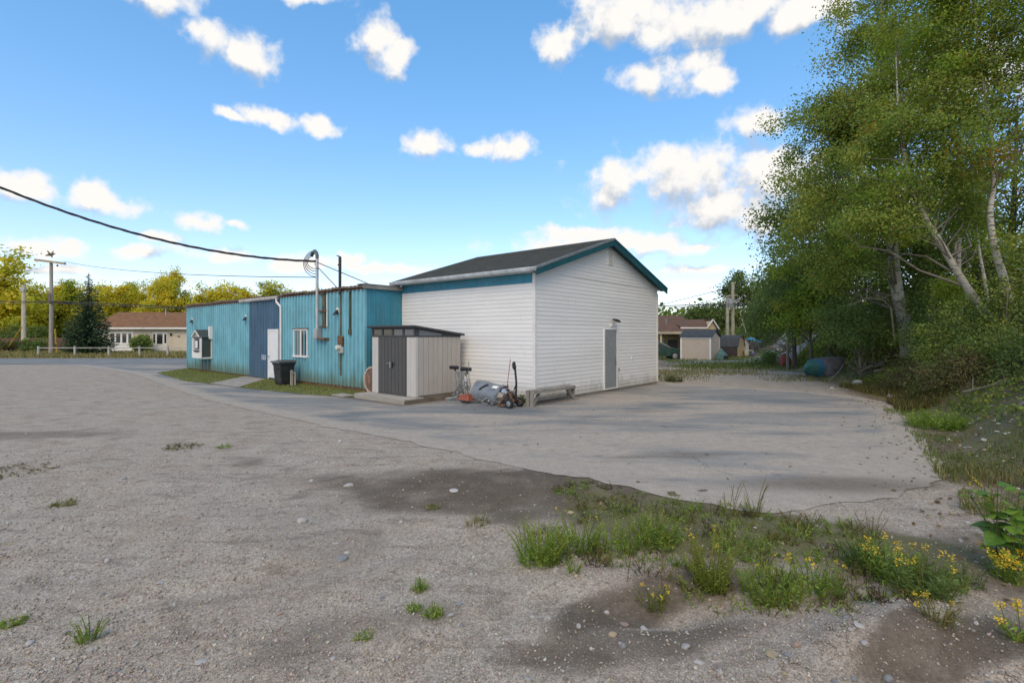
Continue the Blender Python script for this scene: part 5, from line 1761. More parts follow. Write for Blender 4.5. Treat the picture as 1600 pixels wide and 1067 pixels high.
for x in (-2.1, .55):
    for sy in (-1, 1):
        w = MB().lathe([(.18, -.1), (.29, -.1), (.31, -.05), (.31, .05), (.29, .1), (.18, .1)], 20, c=(x, sy * .78, .31), M=Matrix.Rotation(R(90), 3, 'X')).build('wheel', BLACK, car)
        MB().lathe([(.04, -.105), (.19, -.09), (.19, .09), (.04, .105)], 12, c=(x, sy * .79, .31), M=Matrix.Rotation(R(90), 3, 'X')).build('rim', M('rim_grey%d%d' % (x > 0, sy > 0), (.5, .5, .5), .35, .5), w)
MB().box(1.2, 1.31, -.7, -.42, .58, .72).build('headlight', M('lamp_lens', (.7, .7, .7), .1), car)

# poles with the transformer
for (u, vt, Y, nm, lab) in ((1136.5, 462, 54, 'utility_pole', 'pale utility pole carrying the grey transformer behind the sheds'), (1145, 441, 54.5, 'utility_pole', 'taller bare utility pole just right of the transformer pole'), (1176.5, 470, 58, 'utility_pole', 'thin utility pole among the trees right of the two tall poles')):
    pt = thing(nm, lab, 'utility pole', ((u - CU) / FPX * Y, Y, 0))
    zt2 = CAMH + (HV - vt) * Y / FPX
    r_ = .12 if u > 1170 else .2
    MB().tube([(0, 0, -.2), (0, 0, zt2)], [r_, r_ * .8], 8).build('pole', M('greenish_pole%d' % int(u), (.36, .33, .24) if u < 1170 else (.30, .26, .16), .85, var=.2), pt)
    if u < 1140:
        MB().lathe([(.2, 0), (.28, .05), (.28, .95), (.2, 1.02)], 14, c=(.28, -.1, zt2 - 1.35)).tube([(.2, -.1, zt2 - .35), (.2, -.1, zt2 + .1)], .04, 6).build('transformer', M('transformer_grey', (.32, .34, .35), .5, .2), pt)
        MB().bar((-.3, -.2, zt2 - .1), (1.0, -.2, zt2 + .05), .1).build('crossarm', POLEW, pt)
Q = lambda u, v, Y: Vector(at(u, v, Y))
cable('overhead_wire', 'upper wire rising to the right from behind the white roof', Q(1022, 479, 50), Q(1145, 448, 54.5), .0, .03, wire, 8)
cable('overhead_wire', 'lower wire behind the white roof towards the transformer pole', Q(1026, 490, 48), Q(1136, 462, 54), .1, .025, wire, 8)
cable('overhead_wire', 'wire from the tall pole up into the birch trees', Q(1145, 446, 54.5), Q(1230, 420, 54), .1, .03, wire, 8)
cable('overhead_wire', 'slack upper wire between the tall pole and the thin pole', Q(1146, 466, 54.5), Q(1177, 473, 58), .35, .04, M('pale_wire', (.35, .33, .2), .6), 12)
cable('overhead_wire', 'slack lower wire between the tall pole and the thin pole', Q(1147, 478, 54.5), Q(1177, 481, 58), .35, .04, M('pale_wire_b', (.35, .33, .2), .6), 12)
cable('guy_wire', 'straight stay wire slanting down among trees right of the poles', Q(1156, 487, 54.5), Q(1166, 521, 53), 0, .035, M('pale_stay', (.3, .28, .2), .6), 4)
# grey gravel mound by the car
mo = G(1040, 573)
mm = MB(); N_, K_ = 20, 8
vs = []
for i in range(K_ + 1):
    f_ = i / K_
    for k in range(N_):
        a = 2 * math.pi * k / N_
        rr = 2.1 * f_ * (1 + .15 * math.sin(3 * a) + .08 * math.sin(7 * a))
        vs.append((rr * math.cos(a), rr * math.sin(a) * .8, 0.5 * (1 - f_) ** 1.2 * (1 + .12 * math.sin(5 * a + 9 * f_)) - .03))
mm.add(vs, [(i * N_ + k, i * N_ + (k + 1) % N_, (i + 1) * N_ + (k + 1) % N_, (i + 1) * N_ + k) for i in range(K_) for k in range(N_)])
mo_ = mm.build('gravel_mound', M('mound_gravel', (.20, .175, .15), .95, var=.4, scale=6, bump=.02, bscale=25), smooth=True)
mo_.location = ((1020 - CU) / FPX * 33, 33, 0)
tag(mo_, 'grey gravel mound beside the far corner of the white building', 'mound')

# ------------------------------------------------------------------ vegetation
LEAF = leaf_mat('leaves', .52)
NEEDLE = leaf_mat('needles', .12, .7)
GRASSM = leaf_mat('grass_blades', .45)
BIRCHB = None
t = NT('birch_bark')
v = t.coords((1.5, 1.5, 9))
n1 = t.noise(v, 2.2, 5, .6)
n2 = t.noise(t.coords((1, 1, 1)), 1.3, 5, .6)
c = t.mix(t.ramp(n2, .3, .7), (.40, .365, .30), (.52, .49, .43))
c = t.mix(t.ramp(n1, .55, .62, 0, .9), c, (.05, .042, .035))
BIRCHB = t.end(t.pbsdf(c, .8, 0, t.bump(n1, .01), .2))
BARK = M('grey_bark', (.13, .11, .085), .9, var=.4, scale=5, stretch=(3, 3, .5), bump=.01, bscale=20)
LIMB = M('dark_limb', (.20, .18, .145), .9, var=.4, scale=5)
TWIG = M('dry_branch', (.26, .22, .175), .9, var=.35, scale=6)


def leafset(P, size, rg, aspect=.62, up=.35, droop=0.0, out=None):
    """n diamond leaves about points P; size (n,) full length"""
    n = len(P)
    d = rg.normal(size=(n, 3)); d[:, 2] -= droop
    d /= np.linalg.norm(d, axis=1)[:, None] + 1e-9
    nn = rg.normal(size=(n, 3)); nn[:, 2] = np.abs(nn[:, 2]) + up
    if out is not None: nn = nn * .55 + out * 1.5              # leaves turn their faces outwards to the light
    w = np.cross(d, nn); w /= np.linalg.norm(w, axis=1)[:, None] + 1e-9
    s = (size / 2)[:, None]
    V = np.empty((n, 4, 3))
    V[:, 0] = P - d * s; V[:, 1] = P + w * s * aspect - d * s * .15; V[:, 2] = P + d * s; V[:, 3] = P - w * s * aspect - d * s * .15
    return V.reshape(-1, 3), np.arange(4 * n).reshape(n, 4)


def palette(cols, n, rg, var=.25, ids=None):
    cols = np.asarray(cols, float)
    k = rg.integers(0, len(cols), n) if ids is None else ids
    c = cols[k] * (1 + rg.uniform(-var, var, (n, 1)))
    return np.clip(c * (1 + rg.uniform(-.08, .08, (n, 3))), 0, 1)


def blob_points(blobs, n, rg, outer=2.2):
    vol = np.array([b[1] * b[2] * b[3] if len(b) == 4 else b[1] ** 3 for b in blobs]) ** .75
    k = rg.choice(len(blobs), n, p=vol / vol.sum())
    d = rg.normal(size=(n, 3)); d /= np.linalg.norm(d, axis=1)[:, None]
    r = rg.uniform(0, 1, (n, 1)) ** (1 / outer)
    C = np.array([tuple(b[0]) for b in blobs]); Rr_ = np.array([(b[1], b[2], b[3]) if len(b) == 4 else (b[1],) * 3 for b in blobs])
    return C[k] + d * r * Rr_[k]


def crown_mesh(name, centers, nleaf, spread, lsize, pal, rg, parent, mat=None, aspect=.62, droop=.25, flat=.7, extra=None):
    nc = len(centers)
    cnt = np.maximum(8, rg.normal(nleaf, nleaf * .3, nc).astype(int))
    idx = np.repeat(np.arange(nc), cnt)
    n = len(idx)
    P = centers[idx] + np.clip(rg.normal(size=(n, 3)), -1.9, 1.9) * np.array([spread, spread, spread * flat]) * rg.uniform(.6, 1.25, nc)[idx][:, None]
    oc = P - centers.mean(0) * np.array([1, 1, .9]); oc /= np.linalg.norm(oc, axis=1)[:, None] + 1e-6
    ol = P - centers[idx]; ol /= np.linalg.norm(ol, axis=1)[:, None] + 1e-6
    V, F = leafset(P, lsize * rg.uniform(.6, 1.25, n), rg, aspect, .4, droop, oc * .6 + ol * .6)
    cid = rg.integers(0, len(pal), nc)
    keep = rg.uniform(size=n) < .72
    ids = np.where(keep, cid[idx], rg.integers(0, len(pal), n))
    T = palette(pal, n, rg, .28, ids)
    if extra is not None:                       # a few leaves of another colour (autumn)
        m = rg.uniform(size=n) < extra[1]
        cl = rg.uniform(size=nc) < extra[1] * 1.2
        m |= cl[idx] & (rg.uniform(size=n) < .6)
        T[m] = palette(extra[0], int(m.sum()), rg, .2)
    return mass(name, V, F, mat or LEAF, T, parent)


def tree(name, label, base, trunk, r0, blobs, ncl, nleaf, lsize, pal, seed, bark=BARK, spread=.42, group=None, extra=None, parent=None, limb=.05, cat='tree', droop=.25, outer=2.2, nlimb=None, sides=8):
    rg = np.random.default_rng(seed)
    base = Vector(base)
    root = thing(name, label, cat, base, 0, group)
    tp = [Vector(p) - base for p in trunk]
    # smooth the trunk path
    pts = []
    for i in range(len(tp) - 1):
        for k in range(4):
            f = k / 4
            p0, p1, p2, p3 = tp[max(i - 1, 0)], tp[i], tp[i + 1], tp[min(i + 2, len(tp) - 1)]
            pts.append(.5 * ((2 * p1) + (p2 - p0) * f + (2 * p0 - 5 * p1 + 4 * p2 - p3) * f * f + (3 * p1 - p0 - 3 * p2 + p3) * f ** 3))
    pts.append(tp[-1])
    m = MB()
    n = len(pts)
    rad = [max(.012, r0 * (1 - .88 * i / (n - 1))) * (1.25 if i == 0 else 1) for i in range(n)]
    m.tube(pts, rad, sides)
    lb = [((Vector(b[0]) - base),) + tuple(b[1:]) for b in blobs]
    C = blob_points(lb, ncl, rg, outer)
    lm_ = MB()
    for ci in range(min(ncl, nlimb if nlimb is not None else (int(ncl * .45) if bark is BIRCHB else ncl))):
        c = Vector(C[ci])
        # leave the trunk lower than the cluster, then arch up to it
        best = min(range(1, n), key=lambda i: abs(pts[i].z - (c.z - .55 * (pts[i] - c).xy.length)) + .15 * (pts[i] - c).length)
        a = pts[best]
        L_ = (c - a).length
        if L_ < .15: continue
        mid = a.lerp(c, .5) + Vector((rg.normal() * .10, rg.normal() * .10, .10 + .05 * rg.normal())) * L_
        q1 = a.lerp(mid, .55) + Vector((rg.normal(), rg.normal(), rg.normal())) * .05 * L_
        q2 = mid.lerp(c, .5) + Vector((rg.normal(), rg.normal(), rg.normal())) * .05 * L_
        ra = min(rad[best] * .5, limb * (.35 + L_ * .13))
        lm_.tube([a, q1, mid, q2, c], [ra, ra * .75, ra * .55, ra * .35, ra * .12], 4, cap=False)
    m.build('trunk', bark, root, smooth=True)
    if lm_.v: tag(lm_.build('limbs', LIMB if bark is BIRCHB else bark, root, smooth=True), kind='stuff')
    crown_mesh('crown', C, nleaf, spread, lsize, pal, rg, root, droop=droop, extra=extra)
    return root


A = lambda u, v, Y: Vector(at(u, v, Y))
GRN = [(.26, .335, .070), (.31, .375, .075), (.205, .285, .065), (.34, .37, .08), (.23, .305, .068)]
DGRN = [(.145, .215, .065), (.17, .24, .07), (.125, .185, .062), (.205, .26, .075)]
YGRN = [(0.236, 0.352, 0.04), (0.294, 0.375, 0.046), (0.167, 0.296, 0.04), (0.352, 0.388, 0.051)]
SUNLIT_GOLD = [(.78, .66, .06), (.70, .64, .06), (.58, .57, .06), (.80, .64, .06), (.50, .52, .06)]  # yellow leaves, brightened so the colour carries the direct low sun
AUT = [(.42, .27, .03), (.38, .19, .03), (.36, .30, .035)]
BROWNL = [(0.211, 0.172, 0.08), (0.172, 0.161, 0.06), (0.262, 0.202, 0.11), (0.121, 0.142, 0.05)]


def based(u, v, Y):
    p = A(u, v, Y); p.z = Hz(p.x, p.y) - .1
    return p


# --- birches and their neighbours on the bank at the right
b = based(1420, 545, 20)
tree('birch_tree', 'tall birch with a straight pale trunk rising behind the rock pile', b,
     [b, A(1412, 500, 20), A(1401, 450, 20), A(1392, 350, 20), A(1390, 240, 20), A(1382, 120, 20), A(1378, 10, 20), A(1380, -90, 20)], .27,
     [(A(1345, 150, 19.4), 2.3), (A(1400, 40, 20), 2.2), (A(1290, 165, 19.6), 1.3), (A(1345, 60, 19.8), 1.2), (A(1278, 318, 19.4), 2.3), (A(1296, 222, 19.6), 2.2), (A(1400, 150, 19.5), 2.2), (A(1370, 250, 19), 1.9), (A(1400, -70, 20), 2.4), (A(1330, 380, 18.8), 1.6), (A(1275, 410, 20.5), 1.8)],
     270, 280, .108, GRN, 11, BIRCHB, .36, extra=(AUT, .018))
b = based(1572, 560, 15)
tree('birch_tree', 'birch whose white trunk leans far to the left over the bushes', b,
     [b, A(1545, 497, 15), A(1500, 432, 15), A(1466, 374, 15), A(1440, 330, 15), A(1418, 270, 15.2), A(1405, 190, 15.4), A(1400, 90, 15.6)], .125,
     [(A(1430, 250, 15), 1.7), (A(1385, 330, 15), 1.3), (A(1420, 130, 15.5), 1.7), (A(1470, 180, 15.5), 1.6), (A(1370, 220, 15.5), 1.2), (A(1460, 60, 15.8), 1.6), (A(1350, 370, 15.6), .7), (A(1475, 450, 16.5), .7), (A(1480, 330, 16.5), 1.3)],
     165, 250, .088, GRN + YGRN[:2], 12, BIRCHB, .29, extra=(AUT, .022))
b = based(1585, 520, 14.4)
tree('birch_tree', 'birch with a crooked white trunk close to the right edge of the photo', b,
     [b, A(1568, 435, 14.4), A(1556, 395, 14.4), A(1547, 335, 14.4), A(1553, 280, 14.4), A(1546, 190, 14.4), A(1530, 90, 14.5), A(1520, -30, 14.6)], .115,
     [(A(1540, 110, 14.4), 1.8), (A(1585, 220, 14.2), 1.3), (A(1560, 0, 14.6), 1.8), (A(1600, 60, 14.4), 1.5), (A(1500, 20, 14.8), 1.6), (A(1510, 240, 14.4), 1.1), (A(1480, -30, 14.8), 1.3), (A(1555, 370, 14.0), .7), (A(1640, 150, 14.2), 1.5)],
     175, 240, .088, GRN + YGRN[:1], 13, BIRCHB, .30, extra=(AUT, .028))
b = based(1545, 530, 16.5)
tree('birch_tree', 'slim pale birch sapling between the leaning birch and the crooked birch', b,
     [b, A(1543, 470, 16.5), A(1537, 430, 16.5), A(1530, 390, 16.5), A(1524, 330, 16.6), A(1516, 260, 16.6)], .075,
     [(A(1520, 330, 16.4), .9), (A(1512, 260, 16.6), .9)], 26, 150, .08, GRN, 14, BIRCHB, .3)
b = based(1500, 540, 18)
tree('birch_tree', 'thin upright birch half hidden behind the leaning birch trunk', b,
     [b, A(1498, 470, 18), A(1497, 400, 18), A(1500, 340, 18), A(1495, 250, 18), A(1490, 160, 18)], .12,
     [(A(1490, 260, 18), 1.8), (A(1500, 150, 18), 1.8), (A(1450, 350, 18.4), 1.5), (A(1540, 360, 18.4), 1.6), (A(1470, 60, 18.4), 1.7)], 90, 200, .10, GRN + DGRN[:2], 15, BIRCHB, .42, extra=(AUT, .03))
b = based(1300, 520, 26)
tree('broadleaf_tree', 'broad dark green tree forming the left side of the wood', b,
     [b, A(1300, 450, 26), A(1305, 380, 26), A(1310, 280, 26), A(1320, 180, 26)], .2,
     [(A(1275, 390, 26), 2.9), (A(1245, 440, 27), 1.7), (A(1310, 300, 26), 2.6), (A(1350, 430, 25), 2.4), (A(1230, 345, 26.5), 1.2)], 130, 230, .15, DGRN + GRN[2:3], 16, BARK, .55)
b = based(1440, 500, 26)
tree('broadleaf_tree', 'deep green tree closing the gap behind the tall pale birch', b,
     [b, A(1440, 400, 26), A(1445, 300, 26), A(1450, 180, 26)], .2,
     [(A(1420, 420, 25), 2.8), (A(1450, 340, 25), 2.8), (A(1490, 430, 24), 2.6), (A(1380, 360, 25), 2.0)], 120, 230, .15, DGRN + GRN[2:3], 17, BARK, .55)
b = based(1580, 480, 21)
tree('broadleaf_tree', 'dense green tree filling the right edge behind the crooked birch', b,
     [b, A(1580, 400, 21), A(1585, 300, 21), A(1590, 150, 21)], .2,
     [(A(1580, 420, 20), 2.3), (A(1620, 320, 20), 2.4), (A(1560, 320, 21), 2.2), (A(1540, 440, 20), 1.9), (A(1640, 450, 18), 2.0)], 120, 230, .12, DGRN + GRN[:2], 18, BARK, .5, extra=(AUT, .02))
b = based(1268, 560, 25)
tree('maple_tree', 'young yellow green maple hanging over the two painted boulders', b,
     [b, A(1266, 520, 25), A(1262, 480, 25), A(1262, 430, 25)], .09,
     [(A(1262, 440, 25), 1.5), (A(1285, 485, 24.4), 1.5), (A(1238, 490, 25.5), 1.1), (A(1300, 430, 24.4), 1.1), (A(1250, 515, 26), .7)], 80, 190, .12, YGRN, 19, BARK, .34, extra=([(.34, .30, .03)], .08))
b = based(1242, 560, 30)
tree('broadleaf_tree', 'shaded tree behind the red boulder at the left end of the wood', b,
     [b, A(1240, 520, 30), A(1238, 470, 30), A(1240, 400, 30)], .15,
     [(A(1232, 470, 30), 2.1), (A(1250, 420, 31), 2.0), (A(1215, 500, 33), 1.5), (A(1225, 440, 33), 1.6)], 80, 180, .17, DGRN, 20, BARK, .5)
# conifer-like drooping shade tree and bushes
for i, (u, v, Y, bl, pal, lab, ncl, nl, sz, sp) in enumerate([
    (1345, 560, 21, [(A(1340, 495, 21), 1.5), (A(1318, 520, 20.5), 1.2), (A(1378, 505, 22.5), 1.2), (A(1365, 455, 22.5), 1.4)], DGRN, 'dark drooping bush left of the straight birch trunk', 80, 200, .09, .32),
    (1440, 565, 18, [(A(1458, 510, 18), 1.1), (A(1462, 545, 17.5), .9), (A(1465, 475, 18.4), .9)], DGRN + GRN[:1], 'dark green bush just right of the straight birch trunk', 60, 200, .085, .3),
    (1500, 580, 15, [(A(1500, 525, 15), 1.1), (A(1470, 555, 15), .8), (A(1535, 510, 15), 1.0)], DGRN + GRN[:2], 'leafy bush under the leaning birch', 60, 220, .075, .26),
    (1570, 570, 13.6, [(A(1575, 510, 13.6), 1.15), (A(1545, 545, 13.4), .8), (A(1610, 540, 13.2), 1.0), (A(1600, 470, 13.8), .9)], DGRN + GRN[2:4], 'big leafy bush at the right edge above the bare earth', 70, 240, .075, .26),
    (1425, 605, 16.4, [(A(1425, 585, 16.4), .7), (A(1400, 600, 16.8), .5), (A(1450, 590, 16), .6)], BROWNL, 'low brown scrubby bush beside the pale blue stone', 50, 130, .06, .24),
    (1495, 615, 13.4, [(A(1490, 590, 13.4), .7), (A(1525, 580, 13.2), .65), (A(1460, 600, 13.8), .5)], BROWNL + DGRN[:1], 'brownish bush below the leaning birch at the bank foot', 60, 150, .06, .24),
    (1195, 572, 33, [(A(1192, 566, 33), .75), (A(1205, 560, 33), .7)], GRN[:1] + DGRN[1:], 'round green bush left of the red boulder', 34, 120, .10, .25),
    (1310, 560, 25.5, [(A(1312, 548, 25.5), .9), (A(1340, 555, 25), .8)], DGRN + BROWNL[:1], 'low dark bush behind the blue painted boulder', 36, 120, .09, .28),
    (1625, 590, 11.8, [(A(1625, 560, 11.8), .9), (A(1600, 590, 11.6), .5)], DGRN, 'dark bush cut by the right edge above the slumped earth', 40, 200, .07, .25)]):
    b = based(u, v, Y)
    top = max((q[0].z + q[1] * .4 for q in bl)); c0 = bl[0][0]
    tree('bush', lab, b, [b, b.lerp(Vector((c0.x, c0.y, top)), .5), Vector((c0.x, c0.y, top))], .035, bl, ncl, nl, sz, pal, 40 + i, TWIG, sp, None, None, None, .02, 'bush')

# --- golden trees across the road on the left: a few grown once, then copied
protos = []
for i in range(5):
    rg = np.random.default_rng(100 + i)
    h = 10.0
    bl = [(Vector((0, 0, h * .45)), 2.0, 2.0, 3.2), (Vector((rg.normal() * .6, rg.normal() * .6, h * .68)), 1.7, 1.7, 2.4), (Vector((rg.normal() * .5, rg.normal() * .5, h * .86)), 1.0, 1.0, 1.5),
          (Vector((1.2, rg.normal() * .6, h * .38)), 1.5, 1.5, 2.0), (Vector((-1.2, rg.normal() * .6, h * .35)), 1.5, 1.5, 2.0), (Vector((rg.normal() * .4, 0, h * .16)), 1.9, 1.9, 1.3)]
    o = tree('golden_tree', None, (0, 0, 0), [(0, 0, 0), (.1, .05, 3), (rg.normal() * .3, 0, 6), (rg.normal() * .3, 0, 9.6)], .16, bl, 110, 120, .28, SUNLIT_GOLD if i != 4 else SUNLIT_GOLD[2:] + YGRN[2:3], 60 + i, BARK, .46, limb=.04, cat='tree', sides=6)
    protos.append(o)
gold = [(2, 384, 70, 1.5, 'tallest golden tree cut by the left edge of the photo'), (28, 424, 78, 1.2, 'golden tree behind the short pale pole'), (52, 440, 76, 1.1, 'golden tree between the short pale pole and the tall grey pole'),
        (80, 436, 82, 1.1, 'golden tree directly behind the tall grey pole'), (106, 428, 80, 1.1, 'golden tree just right of the tall grey pole'), (128, 440, 84, 1.2, 'golden tree rising behind the tip of the dark spruce'),
        (150, 438, 80, 1.2, 'golden tree just right of the dark spruce tip'), (168, 432, 78, 1.0, 'golden tree above the left end of the bungalow roof'), (188, 436, 80, 1.0, 'golden tree above the bungalow living room windows'),
        (207, 432, 82, .85, 'slim golden tree above the middle of the bungalow roof'), (224, 437, 80, .9, 'golden tree above the bungalow roof pipe'), (242, 424, 78, .85, 'golden tree left of the pointed tall pair'),
        (262, 416, 80, .75, 'first of two pointed tall golden trees above the bungalow roof'), (274, 412, 79, .7, 'second of two pointed tall golden trees, nearer the blue building'), (290, 446, 80, .9, 'golden tree rising over the far corner of the blue building'),
        (318, 440, 76, 1.2, 'left tree of the round golden clump above the blue roof'), (342, 432, 78, 1.2, 'middle tree of the round golden clump above the blue roof'), (368, 434, 77, 1.2, 'right middle tree of the golden clump above the blue roof'),
        (390, 446, 78, 1.2, 'right end tree of the golden clump above the blue roof'), (425, 431, 79, 1.3, 'separate golden tree above the dark blue wall section'), (448, 444, 80, 1.1, 'lower golden tree right beside the separate golden tree'), (494, 441, 95, .6, 'tiny golden tree tip seen behind the white mast')]
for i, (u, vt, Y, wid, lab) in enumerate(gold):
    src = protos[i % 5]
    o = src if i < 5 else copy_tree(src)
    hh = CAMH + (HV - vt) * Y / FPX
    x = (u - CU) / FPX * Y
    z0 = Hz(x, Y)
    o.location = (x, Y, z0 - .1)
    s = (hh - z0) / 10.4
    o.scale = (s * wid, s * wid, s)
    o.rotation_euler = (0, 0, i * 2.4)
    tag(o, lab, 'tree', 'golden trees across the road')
# shaded bushes at their foot
for i, (u, vt, vb, Y, w, pal, lab) in enumerate([(12, 500, 540, 66, 2.6, DGRN, 'dark bush at the left edge behind the board fence'), (55, 508, 540, 64, 2.0, DGRN + GRN[:1], 'dark green bush behind the fence between the two poles'),
                                                (50, 528, 549, 59, 1.3, DGRN + GRN[:2], 'small green bush in front of the brown board fence'), (220, 519, 549, 58.5, 1.2, GRN[:3] + DGRN[:1], 'round bush in front of the bungalow windows'), (8, 530, 548, 60, 1.6, BROWNL, 'brownish bush before the board fence at the left edge')]):
    x = (u - CU) / FPX * Y
    zt_2 = CAMH + (HV - vt) * Y / FPX
    h = zt_2
    c0 = Vector((x, Y, h * .5))
    tree('bush', lab, (x, Y, -.05), [(x, Y, 0), (x, Y, h * .5), (x, Y, h * .8)], .06, [(c0, w * .8, w * .8, h * .42), (c0 + Vector((w * .4, 0, -h * .15)), w * .6, w * .6, h * .3), (c0 + Vector((-w * .4, 0, -h * .1)), w * .6, w * .6, h * .33)],
         40, 90, .22, pal, 80 + i, BARK, .3, None, None, None, .03, 'bush', outer=3)

# --- the spruce
def spruce(name, label, base, h, w, seed, pal, nb=26, lq=.34):
    rg = np.random.default_rng(seed)
    root = thing(name, label, 'tree', base)
    m = MB().tube([(0, 0, -.1), (.02, 0, h * .5), (0, 0, h)], [.16, .1, .015], 7)
    P, D, Sz = [], [], []
    nz = int(h / .23)
    for i in range(nz):
        f = i / nz
        z = .25 + (h - .3) * f
        Rl = (w / 2) * (1 - f) ** .85 + .08
        Rl *= 1.0 if f > .04 else .8
        k = max(4, int(nb * (1 - f) ** .7))
        for j in range(k):
            a = rg.uniform(0, 2 * math.pi)
            L_ = Rl * rg.uniform(.68, 1.10)
            ns = max(3, int(L_ / .16))
            for q in range(ns):
                s_ = (q + rg.uniform(.2, .9)) / ns
                r_ = L_ * s_
                zz = z + .10 * L_ - .32 * L_ * s_ + .20 * L_ * s_ ** 3
                P.append((math.cos(a) * r_, math.sin(a) * r_, zz + rg.normal() * .05)); D.append((math.cos(a + rg.normal() * .5), math.sin(a + rg.normal() * .5), -.30 + .35 * s_ + rg.normal() * .28)); Sz.append(lq * rg.uniform(.7, 1.2) * (1 - .4 * f))
            if j % 3 == 0:
                m.tube([(0, 0, z), (math.cos(a) * L_ * .5, math.sin(a) * L_ * .5, z - .06 * L_), (math.cos(a) * L_, math.sin(a) * L_, z - .02 * L_)], [.02, .012, .004], 3, cap=False)
    P, D, Sz = np.array(P), np.array(D), np.array(Sz)
    D /= np.linalg.norm(D, axis=1)[:, None]
    n = len(P)
    nn = rg.normal(size=(n, 3)) * .9; nn[:, 2] += .6
    Wd = np.cross(D, nn); Wd /= np.linalg.norm(Wd, axis=1)[:, None]
    s = Sz[:, None] / 2
    V = np.empty((n, 4, 3))
    V[:, 0] = P - D * s; V[:, 1] = P + Wd * s * .5 + D * s * .1; V[:, 2] = P + D * s; V[:, 3] = P - Wd * s * .5 + D * s * .1
    m.build('trunk', BARK, root)
    mass('crown', V.reshape(-1, 3), np.arange(4 * n).reshape(n, 4), NEEDLE, palette(pal, n, rg, .3), root)
    return root


SPR = [(.045, .085, .040), (.06, .105, .048), (.035, .068, .034), (.075, .12, .055)]
sb_ = (132 - CU) / FPX * 50
spruce('spruce_tree', 'dark blue green spruce standing alone in front of the cream bungalow', (sb_, 50.5, 0), CAMH + (HV - 426) * 50.5 / FPX, 4.9, 5, SPR, 44)
# --- trees beyond the neighbours' yards
for i, (u, vt, Y, blb, pal, lab, ncl) in enumerate([
    (1162, 424, 64, [(1160, 445, 2.2), (1175, 465, 2.0), (1142, 460, 1.8), (1155, 495, 2.0), (1180, 500, 2.0), (1140, 435, 1.0)], GRN[2:3] + DGRN + [(.10, .085, .025)], 'tall airy tree behind the utility poles and garden sheds', 90),
    (1115, 464, 66, [(1114, 485, 1.7), (1124, 505, 2.0), (1108, 500, 1.4)], DGRN + GRN[2:3], 'dark tree behind the gable of the yellow house', 50),
    (1093, 476, 68, [(1092, 492, 1.3), (1100, 500, 1.5), (1084, 500, 1.2)], DGRN + GRN[2:3], 'small tree showing over the brown house roof', 40),
    (1066, 488, 68, [(1066, 500, .8), (1072, 508, 1.2), (1058, 507, 1.0)], DGRN, 'lowest little tree top over the brown roof ridge', 26),
    (1190, 470, 56, [(1192, 490, 2.2), (1200, 515, 2.2), (1205, 470, 1.8), (1180, 520, 1.6)], DGRN, 'dark tree beyond the blue canopy tent', 70),
    (1212, 440, 44, [(1214, 470, 1.8), (1220, 500, 1.9), (1216, 440, 1.5), (1226, 520, 1.4)], DGRN, 'dark tree between the canopy tent and the red boulder', 70)]):
    x = (u - CU) / FPX * Y
    b = Vector((x, Y, Hz(x, Y) - .1))
    bl = [(A(a_2, b_2, Y + .3 * k), r_2) for k, (a_2, b_2, r_2) in enumerate(blb)]
    tree('background_tree', lab, b, [b, b.lerp(A(u, vt + 15, Y), .5), A(u, vt + 10, Y)], .16, bl, ncl, 100, .28, pal, 120 + i, BARK, .5, limb=.04)

# --- far wood closing the horizon
def wood(name, xs, ys, hs, n, size, pal, seed):
    rg = np.random.default_rng(seed)
    x = rg.uniform(*xs, n); y = rg.uniform(*ys, n)
    hmax = hs * (.72 + .28 * vnoise(x * .16, y * .16, seed)) * (.9 + .2 * vnoise(x * .6, y * .6, seed + 3))
    z = H(x, y) + hmax * rg.uniform(0, 1, n) ** .8
    V, F = leafset(np.stack([x, y, z], -1), size * rg.uniform(.6, 1.3, n), rg, .75, .2)
    o = mass(name, V, F, LEAF, palette(pal, n, rg, .3))
    return tag(o, kind='stuff')


wood('far_wood', (-190, -20), (88, 112), 10.0, 26000, .75, SUNLIT_GOLD, 31)
wood('far_wood', (-20, 150), (80, 130), 8.0, 16000, .9, DGRN + GRN, 32)

# ------------------------------------------------------------------ grass, weeds, gravel and loose things
def blades(P, h, lean, width, rg, cols):
    """two-segment grass blades rooted at P"""
    n = len(P)
    a = rg.uniform(0, 2 * np.pi, n)
    d = np.stack([np.cos(a), np.sin(a), np.zeros(n)], -1)
    w = np.stack([-np.sin(a), np.cos(a), np.zeros(n)], -1) * (width / 2)[:, None]
    le = (lean * rg.uniform(.2, 1.3, n))[:, None]
    up = np.array([0, 0, 1.0])
    m = P + up * (h * .58)[:, None] + d * le * (h * .25)[:, None]
    tp = P + up * (h * (1 - .15 * le[:, 0]))[:, None] + d * le * (h * .75)[:, None]
    V = np.stack([P - w, P + w, m + w * .8, m - w * .8, tp], 1).reshape(-1, 3)
    b = np.arange(n)[:, None] * 5
    Fq = b + np.array([[0, 1, 2, 3]]); Ft = b + np.array([[3, 2, 4]])
    T = palette(cols, n, rg, .3)
    return V, [Fq, Ft], np.concatenate([T, T])


def grass(name, n, sampler, h, width, cols, seed, lean=.6, kind='stuff', label=None, clump=0):
    rg = np.random.default_rng(seed)
    x, y = sampler(rg, n)
    if clump:
        keep = vnoise(x * clump, y * clump, seed) + rg.uniform(-.25, .25, len(x)) > .48
        x, y = x[keep], y[keep]
    P = np.stack([x, y, H(x, y) - .01], -1)
    n = len(x)
    V, F, T = blades(P, h * rg.uniform(.45, 1.25, n), lean, width * rg.uniform(.7, 1.3, n), rg, cols)
    o = mass(name, V, F, GRASSM, T)
    return tag(o, kind=kind)


